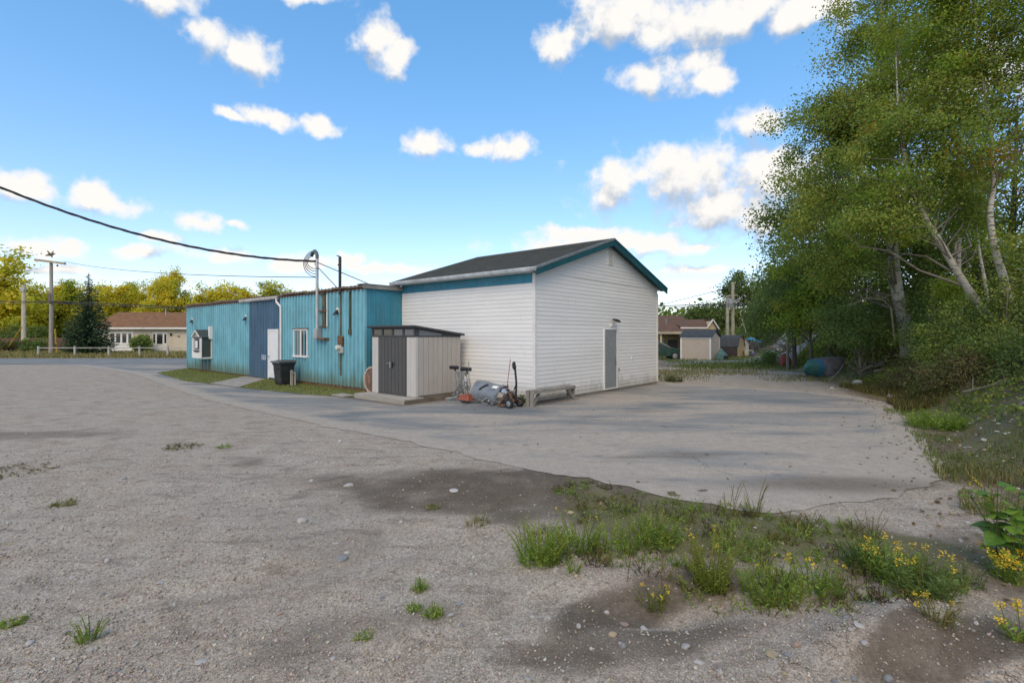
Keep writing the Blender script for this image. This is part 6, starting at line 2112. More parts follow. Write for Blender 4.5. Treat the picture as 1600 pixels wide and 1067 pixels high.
def poly_sampler(poly):
    xs = [p[0] for p in poly]; ys = [p[1] for p in poly]

    def f(rg, n):
        x = rg.uniform(min(xs), max(xs), n * 3); y = rg.uniform(min(ys), max(ys), n * 3)
        k = in_poly(x, y, poly)
        return x[k][:n], y[k][:n]
    return f


def pix_poly(*pp):
    return [tuple(G(*p).xy) for p in pp]


LAWN = [(0.169, 0.23, 0.056), (0.22, 0.26, 0.07), (0.129, 0.19, 0.05), (0.298, 0.279, 0.099), (0.398, 0.338, 0.15)]
DRYG = [(0.36, 0.3, 0.132), (0.288, 0.24, 0.108), (0.228, 0.204, 0.072), (0.408, 0.348, 0.168), (0.144, 0.156, 0.048)]
OLIVE = [(0.146, 0.176, 0.055), (0.108, 0.146, 0.043), (0.195, 0.205, 0.069), (0.273, 0.234, 0.108)]
strip1 = pix_poly((246, 583), (292, 576), (330, 581), (388, 587.5), (330, 600), (290, 596))
strip2 = pix_poly((374, 606), (424, 590), (470, 598), (572, 612), (560, 622), (470, 616))
for i, sp_ in enumerate((strip1, strip2)):
    sheet('grass_strip', [Vector(p) for p in sp_], .022, M('lawn_soil%d' % i, (.165, .185, .055), .95, var=.4, scale=2, dirt=(.24, .19, .10), dirt_amt=.6), .4, .05)
    grass('lawn_grass', 9000, poly_sampler(sp_), .085, .016, LAWN, 200 + i)
grass('verge_grass', 26000, lambda rg, n: (rg.uniform(-75, -14, n), 43.2 + rg.uniform(0, 1, n) ** 1.3 * 13), .36, .05, DRYG, 203, .7)
grass('yard_grass', 16000, lambda rg, n: (rg.uniform(8, 24, n), rg.uniform(29, 46, n)), .22, .04, LAWN[:3] + OLIVE[:2] + [(.16, .17, .05)], 204, .6, clump=.35)
grass('rough_grass', 9000, lambda rg, n: (rg.uniform(6.2, 15.5, n), rg.uniform(21.5, 29, n)), .13, .022, OLIVE + DRYG[:2], 205, .8, clump=.5)


def edge_sampler(y0, y1, d0, d1):
    def f(rg, n):
        y = rg.uniform(y0, y1, n)
        d = rg.uniform(d0, d1, n)
        x = np.interp(y, _by, _bx) + d
        k = ell(x, y, 10.3, 9.6, 1.9, 1.6, .8) > 1
        return x[k], y[k]
    return f


grass('edge_grass', 11000, edge_sampler(6.2, 13.5, -.9, 1.0), .09, .011, [(.14, .21, .05), (.18, .25, .06), (.12, .18, .05), (.22, .22, .08)], 206, .7, clump=.9)
grass('edge_grass', 9000, edge_sampler(13.0, 19.5, -.5, .8), .22, .016, [(.19, .16, .055), (.14, .13, .04), (.10, .11, .03), (.24, .19, .07)], 207, .7, clump=.7)
grass('edge_grass', 7000, edge_sampler(3.4, 7.5, -.9, .5), .16, .009, OLIVE + DRYG[:2], 208, .8, clump=1.1)
grass('bank_grass', 9000, edge_sampler(11, 26, .3, 4.5), .24, .016, BROWNL + OLIVE[:2] + [(.17, .14, .08)], 209, .9, clump=.8)


# undergrowth of small leaves up the bank
def undergrowth():
    rg = np.random.default_rng(210)
    n = 120000
    y = rg.uniform(7.5, 34, n)
    d = rg.uniform(.6, 11, n)
    x = np.interp(y, _by, _bx) + d
    bare = ell(x, y, 10.4, 9.5, 1.3, 1.0, .8) < 1.05
    x, y, d = x[~bare], y[~bare], d[~bare]
    hh = .08 + 1.15 * np.clip(vnoise(x * .9, y * .9, 91) - .3, 0, 1) * np.minimum(1, d / 1.4)
    z = H(x, y) + hh * rg.uniform(0, 1, len(x))
    k = vnoise(x * 1.3, y * 1.3, 92) + rg.uniform(-.3, .3, len(x)) > .35
    P = np.stack([x, y, z], -1)[k]
    n = len(P)
    V, F = leafset(P, rg.uniform(.05, .10, n) * (1 + (P[:, 1] > 18) * .6), rg, .6)
    pal = np.array(DGRN + GRN[:2] + BROWNL + [(.08, .06, .04)])
    ids = np.clip((vnoise(P[:, 0] * .8, P[:, 1] * .8, 93) * 5 + rg.integers(0, 5, n)).astype(int), 0, len(pal) - 1)
    return tag(mass('undergrowth', V, F, LEAF, palette(pal, n, rg, .3, ids)), kind='stuff')


undergrowth()


# ---- weeds with stems and narrow leaves
def weed_geo(rg, nst, h, spread, llen, cols, every=.028, lw=.16, bare=.05, tilt=.35):
    Vs, Fq, Ts, tips = [], [], [], []
    b = 0
    for s in range(nst):
        a = rg.uniform(0, 6.283); r0 = spread * math.sqrt(rg.uniform(0, 1))
        base = np.array([math.cos(a) * r0, math.sin(a) * r0, -.01])
        hh = h * rg.uniform(.45, 1.08) * (1 - .35 * r0 / (spread + 1e-6))
        la = a + rg.normal() * .8
        ln = tilt * rg.uniform(.1, 1.1)
        dirv = np.array([math.cos(la) * ln, math.sin(la) * ln, 1.0])
        k = 5
        ts = np.linspace(0, 1, k)
        path = base + np.outer(ts * hh, dirv / np.linalg.norm(dirv)) + np.outer(ts ** 2 * hh * .18, [math.cos(la), math.sin(la), -.25])
        w = .0022 + .001 * rg.uniform()
        wx = np.array([-math.sin(la), math.cos(la), 0]) * w
        wy = np.array([math.cos(la), math.sin(la), 0]) * w
        col = np.array(cols[rg.integers(len(cols))]) * rg.uniform(.75, 1.2)
        stem_c = col * np.array([1.0, .8, .8])
        for ww in (wx, wy):
            V = np.concatenate([path - ww, path + ww])
            F = [(b + i, b + i + 1, b + k + i + 1, b + k + i) for i in range(k - 1)]
            Vs.append(V); Fq += F; Ts += [stem_c] * (k - 1); b += 2 * k
        nl = max(3, int(hh * (1 - bare) / every))
        tl = np.linspace(bare, 1, nl)
        for t_ in tl:
            f = t_ * (k - 1); i = min(int(f), k - 2)
            p = path[i] + (path[i + 1] - path[i]) * (f - i)
            aa = rg.uniform(0, 6.283)
            L_ = llen * rg.uniform(.6, 1.2) * (1.1 - .5 * t_)
            d = np.array([math.cos(aa), math.sin(aa), rg.uniform(.1, .9)]); d /= np.linalg.norm(d)
            sd = np.array([-math.sin(aa), math.cos(aa), rg.normal() * .3]) * L_ * lw * .5
            Vs.append(np.array([p, p + d * L_ * .45 + sd, p + d * L_ + np.array([0, 0, -.15 * L_]), p + d * L_ * .45 - sd]))
            Fq.append((b, b + 1, b + 2, b + 3)); Ts.append(col * rg.uniform(.75, 1.25)); b += 4
        tips.append(path[-1])
    return np.concatenate(Vs), np.array(Fq), np.clip(np.array(Ts), 0, 1), np.array(tips)


PETAL = M('yellow_petals', (.62, .42, .025), .6, var=.25, scale=9)


def flower_heads(tips, rg, nper, rad, parent):
    """flat-topped yellow heads: small five-sided florets"""
    Vs, Fs = [], []
    b = 0
    for tp in tips:
        for k in range(nper):
            a = rg.uniform(0, 6.283); r = rad * math.sqrt(rg.uniform(0, 1))
            c = np.array([tp[0] + math.cos(a) * r, tp[1] + math.sin(a) * r, tp[2] + rg.uniform(-1.2, .8) * rad])
            s = rg.uniform(.004, .008)
            tl = rg.normal(size=2) * .4
            ring = [c + np.array([math.cos(q) * s, math.sin(q) * s, (math.cos(q) * tl[0] + math.sin(q) * tl[1]) * s]) for q in np.linspace(0, 6.283, 6)[:-1]]
            Vs += ring + [c + np.array([0, 0, s * .7])]
            Fs += [(b + i, b + (i + 1) % 5, b + 5) for i in range(5)]
            b += 6
    o = mass('flower_head', np.array(Vs), np.array(Fs), PETAL, None, parent)
    o['kind'] = 'stuff'
    return o


WG = [(0.265, 0.404, 0.068), (0.22, 0.358, 0.068), (0.344, 0.466, 0.087), (0.188, 0.311, 0.068)]
WO = [(0.247, 0.286, 0.075), (0.185, 0.222, 0.069), (0.323, 0.297, 0.112)]


def weed(name, label, cat, u, v, h, spread, nst, seed, cols=WG, llen=.05, fl=None, every=.028, lw=.16, tilt=.35, group=None, Y=None):
    rg = np.random.default_rng(seed)
    p = G(u, v)
    z = Hz(p.x, p.y)
    p = G(u, v, z); z = Hz(p.x, p.y)
    root = thing(name, label, cat, (p.x, p.y, z), 0, group)
    V, F, T, tips = weed_geo(rg, int(nst * 1.5), h * 1.22, spread, llen, cols, every * .85, lw * 1.6, .02, tilt * 1.25)
    mass('foliage', V, F, GRASSM, T, root)
    if fl:
        order = np.argsort(-tips[:, 2])[:fl[0]]
        flower_heads(tips[order], rg, fl[1], fl[2], root)
    return root


weed('bushy_weed', 'bushiest bright green weed at the left end of the weed patch', 'weed', 843, 878, .36, .17, 90, 301)
weed('bushy_weed', 'green weed with a few yellow florets right of the bushiest one', 'weed', 905, 858, .32, .17, 60, 302, fl=(3, 6, .015))
weed('bushy_weed', 'leafy green weed in the third clump from the left of the patch', 'weed', 965, 860, .26, .18, 60, 303)
weed('bushy_weed', 'broad green weed near the middle back of the weed patch', 'weed', 1025, 850, .30, .20, 70, 304)
weed('bushy_weed', 'yellow green weed with a pale flowering top at the patch front', 'weed', 1112, 915, .37, .14, 70, 305, [(.30, .36, .07), (.24, .33, .06)], fl=(4, 8, .02))
weed('bushy_weed', 'spreading green weed at the front centre of the weed patch', 'weed', 1205, 930, .26, .20, 70, 306, fl=(3, 6, .015))
weed('bushy_weed', 'low green weed behind the front centre of the patch', 'weed', 1150, 855, .20, .25, 60, 307)
weed('bushy_weed', 'green weed with yellow heads right of the patch centre', 'weed', 1275, 925, .24, .20, 60, 308, fl=(5, 12, .02))
weed('bushy_weed', 'dark green leafy weed toward the back right of the patch', 'weed', 1350, 880, .20, .2, 60, 309, [(.10, .19, .04), (.13, .21, .05)])
weed('goldenrod_plant', 'yellow flowering plant at the right part of the weed patch', 'flowering plant', 1395, 900, .30, .18, 46, 310, llen=.07, fl=(9, 22, .028))
weed('goldenrod_plant', 'grassy weed with long blades and yellow heads at the patch right end', 'flowering plant', 1445, 935, .30, .17, 50, 311, [(.19, .28, .08), (.22, .31, .10)], .10, fl=(5, 20, .026), lw=.09)
weed('goldenrod_plant', 'small yellow flowering weed standing alone in front of the patch', 'flowering plant', 1465, 985, .16, .08, 22, 312, WO, fl=(6, 10, .016))
weed('goldenrod_plant', 'small sprawling weed with pale yellow florets in front of the left part', 'flowering plant', 1022, 955, .17, .10, 22, 313, [(.24, .28, .07), (.18, .25, .06)], fl=(7, 7, .014))
weed('bushy_weed', 'pale green weed beside the patch on its right gravel side', 'weed', 1510, 910, .16, .12, 30, 314, [(.20, .27, .11), (.16, .24, .10)])
weed('tall_weed', 'taller left one of two dry seeded weed stalks on the paving edge', 'weed', 1142, 806, .40, .07, 7, 315, WO, .035, every=.018, tilt=.12)
weed('tall_weed', 'right one of two dry seeded weed stalks on the paving edge', 'weed', 1180, 806, .38, .08, 7, 316, WO, .035, every=.018, tilt=.12)
weed('tall_weed', 'sparse thin weed stalk behind the right part of the patch', 'weed', 1362, 840, .26, .06, 6, 317, WO, .05, every=.03, tilt=.3)
weed('tall_weed', 'single reddish dead stem in front of the second weed clump', 'weed', 979, 905, .26, .01, 1, 318, [(.14, .07, .04)], .03, every=.05, tilt=.05)
weed('tall_weed', 'single reddish dead stem right of the first dead stem', 'weed', 1035, 920, .24, .01, 1, 319, [(.13, .075, .045)], .03, every=.05, tilt=.06)
weed('weed_tuft', 'tall thin weed alone on the gravel at the lower left', 'weed', 137, 1002, .17, .05, 16, 320, WG, .05)
weed('grass_tuft', 'grass tuft at the left photo edge on the gravel', 'weed', 22, 973, .05, .06, 40, 321, WG, .05, lw=.1, tilt=.9)
weed('grass_tuft', 'small green tuft on the lower middle gravel', 'weed', 570, 993, .04, .05, 26, 322, WG, .04, tilt=.8)
weed('grass_tuft', 'uppermost of three green tufts on the gravel near the middle', 'weed', 657, 922, .09, .05, 22, 323, WG, .05)
weed('grass_tuft', 'left of three green tufts on the gravel near the middle', 'weed', 645, 953, .06, .05, 24, 324, WG, .045)
weed('grass_tuft', 'right of three green tufts on the gravel near the middle', 'weed', 677, 962, .08, .07, 30, 325, WG, .045)
weed('grass_tuft', 'small weed left of the weed patch by the dark soil', 'weed', 745, 818, .10, .12, 30, 326, WO, .05)
weed('grass_tuft', 'flat yellowish grass tuft on the left gravel', 'weed', 102, 788, .07, .12, 40, 327, WO, .06, tilt=.9)
weed('grass_tuft', 'dry flat grass tuft on the far left gravel', 'weed', 285, 698, .08, .30, 46, 328, [(.14, .14, .04), (.18, .15, .06)], .07, tilt=.9)
weed('grass_tuft', 'tiny green tuft right of the dry flat tuft', 'weed', 350, 699, .08, .12, 26, 329, WG, .06, tilt=.9)
weed('grass_tuft', 'long flat grass clump at the left photo edge', 'weed', 18, 738, .08, .5, 70, 330, [(.13, .14, .04), (.17, .15, .06)], .08, tilt=.9)
weed('grass_tuft', 'yellow green tuft on the gravel behind the three tufts', 'weed', 677, 793, .04, .09, 26, 331, WO, .05, tilt=.9)
weed('weed_tuft', 'thin weed left of the lone dead stems', 'weed', 897, 897, .13, .05, 14, 332, WG, .04)
weed('weed_tuft', 'leafy weed at the foot of the white wall by the bench', 'weed', 822, 628, .24, .20, 36, 333, [(.12, .20, .04), (.16, .25, .06)], .11, lw=.4)
weed('weed_tuft', 'weed clump at the far corner of the white building', 'weed', 1052, 596, .3, .35, 40, 334, OLIVE, .12, lw=.3)
weed('bushy_weed', 'yellow flowering weed rooted at the bank foot right of the paving', 'weed', 1545, 800, .30, .25, 50, 335, WO + WG[:1], .06, fl=(6, 8, .02))
weed('bushy_weed', 'bright grassy weed at the broken right paving edge', 'weed', 1462, 668, .40, .55, 90, 336, WG, .14, lw=.12)


def patch_cover():
    """low mixed growth of the weed patch between the bigger plants"""
    rg = np.random.default_rng(350)
    poly = pix_poly((812, 838), (850, 880), (1000, 905), (1150, 950), (1330, 985), (1470, 980), (1520, 915), (1430, 850), (1330, 826), (1185, 803), (1100, 795), (1010, 778), (920, 758), (860, 762), (900, 800), (880, 822))
    Vs, Fs, Ts = [], [], []
    b = 0
    xs = [p[0] for p in poly]; ys = [p[1] for p in poly]
    k = 0
    while k < 400:
        x, y = rg.uniform(min(xs), max(xs)), rg.uniform(min(ys), max(ys))
        if not in_poly(np.array([x]), np.array([y]), poly)[0]: continue
        if vnoise(np.array([x * 1.6]), np.array([y * 1.6]), 351)[0] < (.28 if y < 6.0 else .42): continue
        k += 1
        pal = (WG, WO, OLIVE, [(.10, .08, .045), (.13, .10, .06)])[rg.choice(4, p=[.50, .22, .14, .14])]
        V, F, T, _ = weed_geo(rg, int(rg.integers(5, 13)), rg.uniform(.05, .20), rg.uniform(.04, .11), rg.uniform(.03, .055), pal, .020, .30, .02, .75)
        if y > 6.0: V[:, 2] *= .5
        V = V + np.array([x, y, Hz(x, y)])
        Vs.append(V); Fs.append(F + b); Ts.append(T); b += len(V)
    return tag(mass('weed_cover', np.concatenate(Vs), np.concatenate(Fs), GRASSM, np.concatenate(Ts)), kind='stuff')


patch_cover()


# ---- big-leaved plant at the right edge
def leaf_object(L_, w, fold, cup):
    n = 7
    vs, fs = [], []
    prof = [0, .55, .92, 1.0, .85, .5, 0.02]
    for i in range(n):
        t_ = i / (n - 1)
        hw = w * prof[i] / 2
        z = -cup * t_ ** 2 * L_
        vs += [(t_ * L_, -hw, z + hw * fold), (t_ * L_, 0, z), (t_ * L_, hw, z + hw * fold)]
    for i in range(n - 1):
        for j in (0, 1):
            a = i * 3 + j
            fs.append((a, a + 1, a + 4, a + 3))
    return vs, fs


def leafy_plant(name, label, u, v, seed, nst, h, L_, cols, Yo=None):
    rg = np.random.default_rng(seed)
    p = G(u, v); p.z = Hz(p.x, p.y); p = G(u, v, p.z)
    root = thing(name, label, 'plant', p)
    mats = []
    for i, c in enumerate(cols):
        t = NT('plant_leaf_%d' % i)
        n1 = t.noise(t.coords((1, 1, 1)), 30, 4, .6)
        col = t.mix(t.ramp(n1, .3, .7), tuple(x * .8 for x in c), tuple(x * 1.15 for x in c))
        bs = t.pbsdf(col, .5, 0, None, .3); tr = t.n('ShaderNodeBsdfTranslucent'); t.put(tr.inputs['Color'], col)
        mx_ = t.n('ShaderNodeMixShader'); mx_.inputs[0].default_value = .35
        t.t.links.new(bs.outputs[0], mx_.inputs[1]); t.t.links.new(tr.outputs[0], mx_.inputs[2])
        mats.append(t.end(mx_))
    meshes = []
    for i in range(6):
        vs, fs = leaf_object(L_ * (.7 + .1 * i), L_ * (.7 + .1 * i) * .82, .25, .25 + .08 * (i % 3))
        me = bpy.data.meshes.new('leaf'); me.from_pydata(vs, [], fs); me.materials.append(mats[i % len(mats)]); meshes.append(me)
    st = MB()
    for s in range(nst):
        a = rg.uniform(0, 6.283); lean = rg.uniform(.05, .5); hh = h * rg.uniform(.55, 1.05)
        b0 = Vector((rg.normal() * .06, rg.normal() * .06, -.02))
        pts_ = [b0 + Vector((math.cos(a) * lean * hh * t_, math.sin(a) * lean * hh * t_, hh * t_ - .1 * lean * hh * t_ * t_)) for t_ in (0, .35, .7, 1)]
        st.tube(pts_, [.006, .005, .004, .002], 5)
        for k in range(7):
            t_ = .25 + .75 * k / 6
            i = min(int(t_ * 3), 2); q = pts_[i].lerp(pts_[i + 1], t_ * 3 - i)
            o = bpy.data.objects.new('leaf', meshes[rg.integers(6)])
            link(o, root)
            aa = a + k * 2.4 + rg.normal() * .4
            o.location = q; o.rotation_euler = (rg.normal() * .25, -rg.uniform(-.25, .65), aa)
            st.bar(q, q + Vector((math.cos(aa) * .02, math.sin(aa) * .02, 0)), .004)
    st.build('stem', M('plant_stem', (.10, .10, .04), .7), root)
    return root


BIGL = [(.17, .30, .045), (.24, .38, .05), (.11, .22, .04)]
leafy_plant('leafy_plant', 'bright green big leaved plant cut by the right edge of the photo', 1583, 893, 401, 10, .88, .145, BIGL)
leafy_plant('leafy_plant', 'lower dark leaved plant behind the yellow flowers at the right edge', 1612, 868, 402, 9, .62, .13, [(.035, .085, .022), (.05, .10, .025), (.06, .12, .03)])
weed('goldenrod_plant', 'goldenrod with flat yellow heads under the big leaved plant', 'flowering plant', 1572, 905, .26, .10, 24, 403, WG, .06, fl=(9, 40, .035))
weed('goldenrod_plant', 'goldenrod with yellow heads at the lower right photo edge', 'flowering plant', 1600, 1010, .22, .10, 18, 404, WG, .06, fl=(8, 34, .028))


# ---- stones
def stone_mesh(seed, n=2, cut=.85):
    rg = np.random.default_rng(seed)
    import bmesh
    bm = bmesh.new()
    bmesh.ops.create_icosphere(bm, subdivisions=n, radius=1)
    ax = rg.uniform(.6, 1.2, 3)
    pl = rg.normal(size=(7, 3)); pl /= np.linalg.norm(pl, axis=1)[:, None]
    dd = rg.uniform(.55, .9, 7)
    for v_ in bm.verts:
        p = np.array(v_.co)
        for q, d_ in zip(pl, dd):
            e = p @ q - d_
            if e > 0: p = p - q * e * cut
        v_.co = Vector(p * ax * (1 + rg.normal() * .03))
    me = bpy.data.meshes.new('stone')
    bm.to_mesh(me); bm.free()
    return me


STM = [M('pale_stone', (.50, .48, .45), .8, var=.2, scale=6, bump=.004, bscale=30, dirt=(.3, .27, .23), dirt_amt=.5, pervar=.1),
       M('pink_stone', (.40, .29, .23), .8, var=.2, scale=6, bump=.004, bscale=30, pervar=.1), M('grey_stone', (.27, .275, .28), .8, var=.25, scale=6, bump=.004, bscale=30, pervar=.15),
       M('tan_stone', (.42, .34, .22), .8, var=.2, scale=6, bump=.004, bscale=30, pervar=.1)]
STN = []
for i in range(8):
    for m_ in range(4):
        me = stone_mesh(500 + i)
        me.materials.append(STM[m_]); STN.append(me)


def stone(u, v, wpx, mi, label, seed, flat=.5, group=None):
    p = G(u, v); z = Hz(p.x, p.y); p = G(u, v, z); z = Hz(p.x, p.y)
    r = wpx / FPX * p.y / 2
    o = bpy.data.objects.new('stone', STN[(seed % 8) * 4 + mi])
    link(o)
    o.scale = (r, r * .75, r * flat)
    o.location = (p.x, p.y, z + r * flat * .35)
    o.rotation_euler = (0, 0, seed * 1.3)
    return tag(o, label, 'stone', group)


k = 0
for (u, v, w, m_, lab) in [(472, 815, 18, 0, 'largest pale stone on the open gravel left of centre'), (535, 873, 24, 2, 'flat pale grey stone below the largest pale stone'), (167, 877, 14, 0, 'pale stone alone on the left gravel'),
                           (545, 759, 22, 0, 'long flat pale stone near the dark soil'), (531, 691, 12, 0, 'pale stone near the paving edge on the left gravel'), (313, 1035, 18, 0, 'pale flat stone near the bottom left of the gravel'),
                           (422, 795, 10, 0, 'tilted white stone chip left of the largest pale stone'), (1243, 1012, 22, 1, 'pink stone in the gravel at the lower right'), (1206, 1026, 26, 3, 'tan flat stone left of the pink stone'),
                           (1232, 1030, 14, 2, 'grey slab stone standing between the tan and pink stones'), (1388, 1013, 24, 2, 'long grey stone right of the pink stone'), (1305, 1050, 18, 2, 'grey stone splinter near the bottom edge'),
                           (1398, 1053, 14, 0, 'white stone at the bottom edge right of centre'), (1334, 1025, 12, 2, 'blue grey stone between the pink stone and the long grey stone'), (1545, 1060, 14, 2, 'round grey stone in the bottom right corner'),
                           (892, 801, 18, 3, 'pale tan flat stone at the back of the weed patch'), (709, 767, 20, 0, 'broken white slab on the dark soil'), (1488, 803, 9, 3, 'tan stone on the gravel right of the weed patch'),
                           (1512, 817, 14, 0, 'white chip on the gravel near the big leaved plant'), (1537, 653, 12, 0, 'left white stone below the bare earth bank'), (1553, 652, 16, 0, 'largest white stone below the bare earth bank'), (1568, 654, 9, 0, 'right white stone below the bare earth bank'), (1342, 603, 30, 0, 'pale rock at the foot of the bank behind the paving'),
                           (1391, 615, 16, 2, 'pale blue grey rock at the far right paving corner'), (1300, 607, 7, 0, 'small white stone right below the blue boulder'), (1203, 580, 4, 0, 'tiny white stone by the green bush'), (1496, 616, 9, 0, 'white stone on the bank left of the bare earth'),
                           (485, 752, 10, 0, 'thin pale chip left of the long flat stone'), (527, 775, 9, 0, 'pale chip under the long flat stone'), (524, 849, 10, 0, 'pale chip above the flat grey stone'), (495, 722, 8, 0, 'pale chip on the gravel below the paving edge')]:
    stone(u, v, w, m_, lab, k, .28 if 'flat' in lab or 'chip' in lab or 'slab' in lab else .55); k += 1
rg = np.random.default_rng(600)
cnt = 0
while cnt < 210:
    Y = 2.8 / (1 - rg.uniform(0, .80) ** .8); x = rg.uniform(-1.05, 1.0) * Y
    if Y > 13.5 or in_poly(np.array([x]), np.array([Y]), edge_open)[0] or bank_d(np.array([x]), np.array([Y]))[0] > .3: continue
    right = x > .15 * Y and Y < 4.2
    r = rg.uniform(.012, .03) * (1.2 if right else 1) * (1 + Y * .03)
    o = bpy.data.objects.new('stone', STN[rg.integers(8) * 4 + rg.choice(4, p=[.62, .10, .18, .10])])
    link(o); z = Hz(x, Y)
    o.scale = (r, r * rg.uniform(.6, .9), r * rg.uniform(.35, .6)); o.location = (x, Y, z + r * .12); o.rotation_euler = (rg.normal() * .2, rg.normal() * .2, rg.uniform(0, 6.28))
    tag(o, 'small loose stone lying on the gravel lot', 'stone', 'small loose stones on the gravel'); cnt += 1
# rubble at the foot of the bank
for i in range(80):
    y = rg.uniform(7.2, 12.5); x = float(np.interp(y, _by, _bx)) + rg.uniform(-.3, 1.5)
    r = rg.uniform(.02, .05)
    o = bpy.data.objects.new('stone', STN[rg.integers(8) * 4 + rg.choice(4, p=[.5, .1, .3, .10])])
    link(o); o.scale = (r, r * .8, r * .55); o.location = (x, y, Hz(x, y) + r * .15); o.rotation_euler = (0, 0, rg.uniform(0, 6.28))
    tag(o, 'pale stone strewn at the foot of the bank below the bare earth', 'stone', 'stones strewn below the bare earth')


def pebbles(n):
    rg = np.random.default_rng(610)
    u = rg.uniform(0, 1, n)
    Y = 2.6 / (1 - u * .70)
    X = rg.uniform(-1.06, 1.04, n) * Y
    k = (~in_poly(X, Y, edge_open) | (poly_dist(X, Y, edge_open) < rg.exponential(.22, n))) & (bank_d(X, Y) < .4)
    dz, _ = zones(X, Y)
    k &= rg.uniform(size=n) > dz[:, 0] * .88
    X, Y = X[k], Y[k]
    n = len(X)
    r = np.clip(rg.lognormal(math.log(.0062), .42, n), .003, .018) * (1 + .05 * np.maximum(0, Y - 4))
    base = np.array([(1, 0, 0), (0, 1, 0), (-1, 0, 0), (0, -1, 0), (0, 0, 1), (0, 0, -1)], float)
    V = base[None] * rg.uniform(.65, 1.25, (n, 6, 1)) * r[:, None, None]
    V[:, :, 2] *= .7
    a = rg.uniform(0, 6.283, n); c, s = np.cos(a)[:, None], np.sin(a)[:, None]
    x, y = V[:, :, 0].copy(), V[:, :, 1].copy()
    tl = rg.normal(size=(n, 1)) * .4
    V[:, :, 0], V[:, :, 1] = x * c - y * s, x * s + y * c
    V[:, :, 2] += V[:, :, 0] * tl
    V += np.stack([X, Y, H(X, Y) + r * .25], -1)[:, None]
    fo = np.array([(0, 1, 4), (1, 2, 4), (2, 3, 4), (3, 0, 4), (1, 0, 5), (2, 1, 5), (3, 2, 5), (0, 3, 5)])
    F = (np.arange(n)[:, None, None] * 6 + fo[None]).reshape(-1, 3)
    cols = np.array([(.36, .31, .255), (.31, .275, .23), (.42, .375, .32), (.37, .30, .235), (.27, .24, .205), (.46, .42, .37), (.33, .30, .27)])
    T = np.repeat(palette(cols, n, rg, .25), 8, 0)
    t = NT('pebble')
    m = t.end(t.pbsdf(t.attr('tint').outputs['Color'], .85, 0, None, .25))
    tag(mass('gravel', V.reshape(-1, 3), F, m, T), kind='stuff')


pebbles(46000)


# fallen leaves and crumbs along the paving edge
def litter():
    rg = np.random.default_rng(620)
    n = 2600
    y = rg.uniform(3.5, 21, n); d = rg.normal(-.25, .6, n)
    x = np.interp(y, _by, _bx) + d
    a2 = rg.uniform(0, 1, 260)
    x = np.concatenate([x, rg.uniform(-2, 11, 220)]); y = np.concatenate([y, rg.uniform(6.5, 19, 220)])
    k = (ell(x, y, 4, 22, 3.5, 7.5, -.5) > 1)
    lx_, ly_ = (x - O.x) * RX.x + (y - O.y) * RX.y, (x - O.x) * LY.x + (y - O.y) * LY.y
    k &= ~((lx_ > -.3) & (ly_ > -.1)) & ~((lx_ > -3) & (ly_ > 2))
    x, y = x[k], y[k]
    P = np.stack([x, y, H(x, y) + .022], -1)
    n = len(P)
    rgd = rg.normal(size=(n, 3)) * np.array([1, 1, .15]); rgd /= np.linalg.norm(rgd, axis=1)[:, None]
    nn = np.array([0, 0, 1]) + rg.normal(size=(n, 3)) * .25
    w = np.cross(rgd, nn); w /= np.linalg.norm(w, axis=1)[:, None]
    s = rg.uniform(.015, .04, n)[:, None]
    V = np.stack([P - rgd * s, P + w * s * .6, P + rgd * s, P - w * s * .6], 1).reshape(-1, 3)
    T = palette([(.30, .20, .07), (.24, .13, .06), (.35, .28, .14), (.16, .10, .06), (.28, .24, .10)], n, rg, .3)
    tag(mass('fallen_leaves', V, np.arange(4 * n).reshape(n, 4), LEAF, T), kind='stuff')


litter()

# ---- painted boulders
def boulder(label, u, v, w, h, Y, mat, seed, name='boulder'):
    me = stone_mesh(seed, 4, .5)
    me.materials.append(mat)
    me.polygons.foreach_set('use_smooth', [True] * len(me.polygons))
    o = bpy.data.objects.new(name, me); link(o)
    x = (u - CU) / FPX * Y
    o.location = (x, Y, Hz(x, Y) + h * .36); o.scale = (w / 2 / .85, w / 2 / .85 * .8, h / 2 / .78)
    return tag(o, label, 'boulder')


t = NT('half_painted_boulder')
v = t.coords((1, 1, 1), rnd=False)
sx = t.n('ShaderNodeSeparateXYZ'); t.t.links.new(v, sx.inputs[0])
n1 = t.noise(v, 2.5, 6, .6); n2 = t.noise(v, 9, 6, .6)
rock = t.mix(t.ramp(n1, .35, .65), (.13, .115, .105), (.24, .22, .205))
paint = t.mix(t.ramp(n1, .4, .62), (.035, .16, .21), (.06, .16, .24))
paint = t.mix(t.ramp(n2, .62, .75, 0, .7), paint, (.25, .27, .26))
paint = t.mix(t.ramp(t.math('ADD', sx.outputs[0], t.math('MULTIPLY', n2, .3)), -.72, -.55, .8, 0), paint, (.06, .16, .09))
c = t.mix(t.ramp(t.math('ADD', sx.outputs[0], t.math('MULTIPLY', n2, .25)), -.52, -.44), paint, rock)
PB = t.end(t.pbsdf(c, .75, 0, t.bump(n2, .02), .3))
boulder('big boulder half painted blue and half bare grey rock', 1294, 590, 1.75, .98, 24.3, PB, 701)
boulder('boulder painted faded red beside the green bush', 1226, 575, .95, .85, 31.5, M('red_boulder_paint', (.30, .085, .055), .8, var=.35, scale=3, dirt=(.22, .18, .15), dirt_amt=.8, bump=.02, bscale=8), 702)

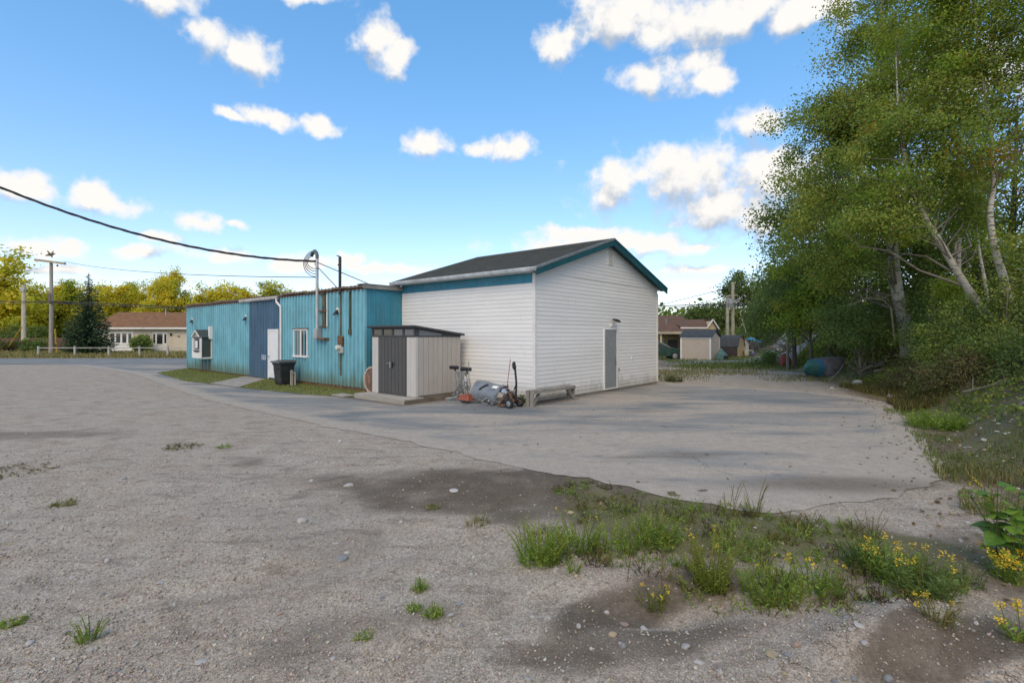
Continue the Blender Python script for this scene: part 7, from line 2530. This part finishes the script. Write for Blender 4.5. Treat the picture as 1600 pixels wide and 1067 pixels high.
# ---- dead branches and logs
def branch(label, pts_, r, seed, name='fallen_branch', twigs=0):
    rg = np.random.default_rng(seed)
    m = MB()
    P = [Vector(p) for p in pts_]
    m.tube(P, [r * (1 - .6 * i / (len(P) - 1)) for i in range(len(P))], 6)
    for k in range(twigs):
        i = rg.integers(0, len(P) - 1); a = P[i].lerp(P[i + 1], rg.uniform())
        d = Vector((rg.normal(), rg.normal(), abs(rg.normal()))).normalized() * rg.uniform(.3, .8)
        m.tube([a, a + d * .5 + Vector((0, 0, .05)), a + d], [r * .4, r * .3, r * .1], 4)
    return tag(m.build(name, TWIG), label, 'branch')


on = lambda u, v, Y: at(u, v, Y)
branch('pale curved branch leaning against the blue boulder', [on(1294, 598, 22), on(1304, 588, 22.3), on(1313, 578, 22.6), on(1320, 566, 23)], .05, 1)
branch('short broken stick at the bank foot right of the pale rock', [on(1362, 605, 19.6), on(1367, 598, 19.8), on(1372, 593, 20)], .045, 2)
branch('pale upright stick standing in the brush pile', [on(1387, 596, 19.3), on(1388, 585, 19.4), on(1387, 576, 19.5)], .04, 3)
branch('pale stick lying across the top of the brush pile', [on(1365, 580, 19.6), on(1376, 578, 19.5), on(1388, 575, 19.4)], .035, 4)
branch('tangled dead branch with many twigs behind the blue boulder', [on(1325, 574, 22.5), on(1345, 566, 22.2), on(1368, 570, 21.8), on(1385, 566, 21.6)], .04, 5, twigs=26)
branch('grey twiggy branch in the brush pile left of the upright stick', [on(1340, 582, 21), on(1360, 572, 20.8), on(1382, 570, 20.6)], .035, 6, twigs=24)
branch('bare arching dead limb in front of the straight birch', [on(1398, 530, 19), on(1392, 480, 18.8), on(1378, 468, 18.5), on(1355, 466, 18.2), on(1325, 478, 18)], .035, 7, twigs=10)
branch('dead branch lying along the lip of the bare earth', [on(1505, 612, 11.8), on(1540, 604, 11.4), on(1572, 597, 11)], .018, 8, twigs=4)
branch('dead white sapling trunk standing left of the maple', [based(1231, 545, 29), A(1231, 520, 29), A(1230, 490, 29)], .09, 9)
for i, (u, v, Y, ln, lab) in enumerate([(1200, 546, 38, 1.3, 'bleached log lying left in the junk pile behind the bush'), (1216, 543, 38, 1.2, 'bleached log lying on top of the junk pile'), (1224, 549, 37, 1.0, 'bleached log lying lowest in the junk pile')]):
    a = on(u, v, Y)
    a.z = max(a.z, .15)
    branch(lab, [a + Vector((-ln / 2, 0, 0)), a + Vector((0, .1, .05)), a + Vector((ln / 2, 0, -.02))], .08, 20 + i, 'log', twigs=5)
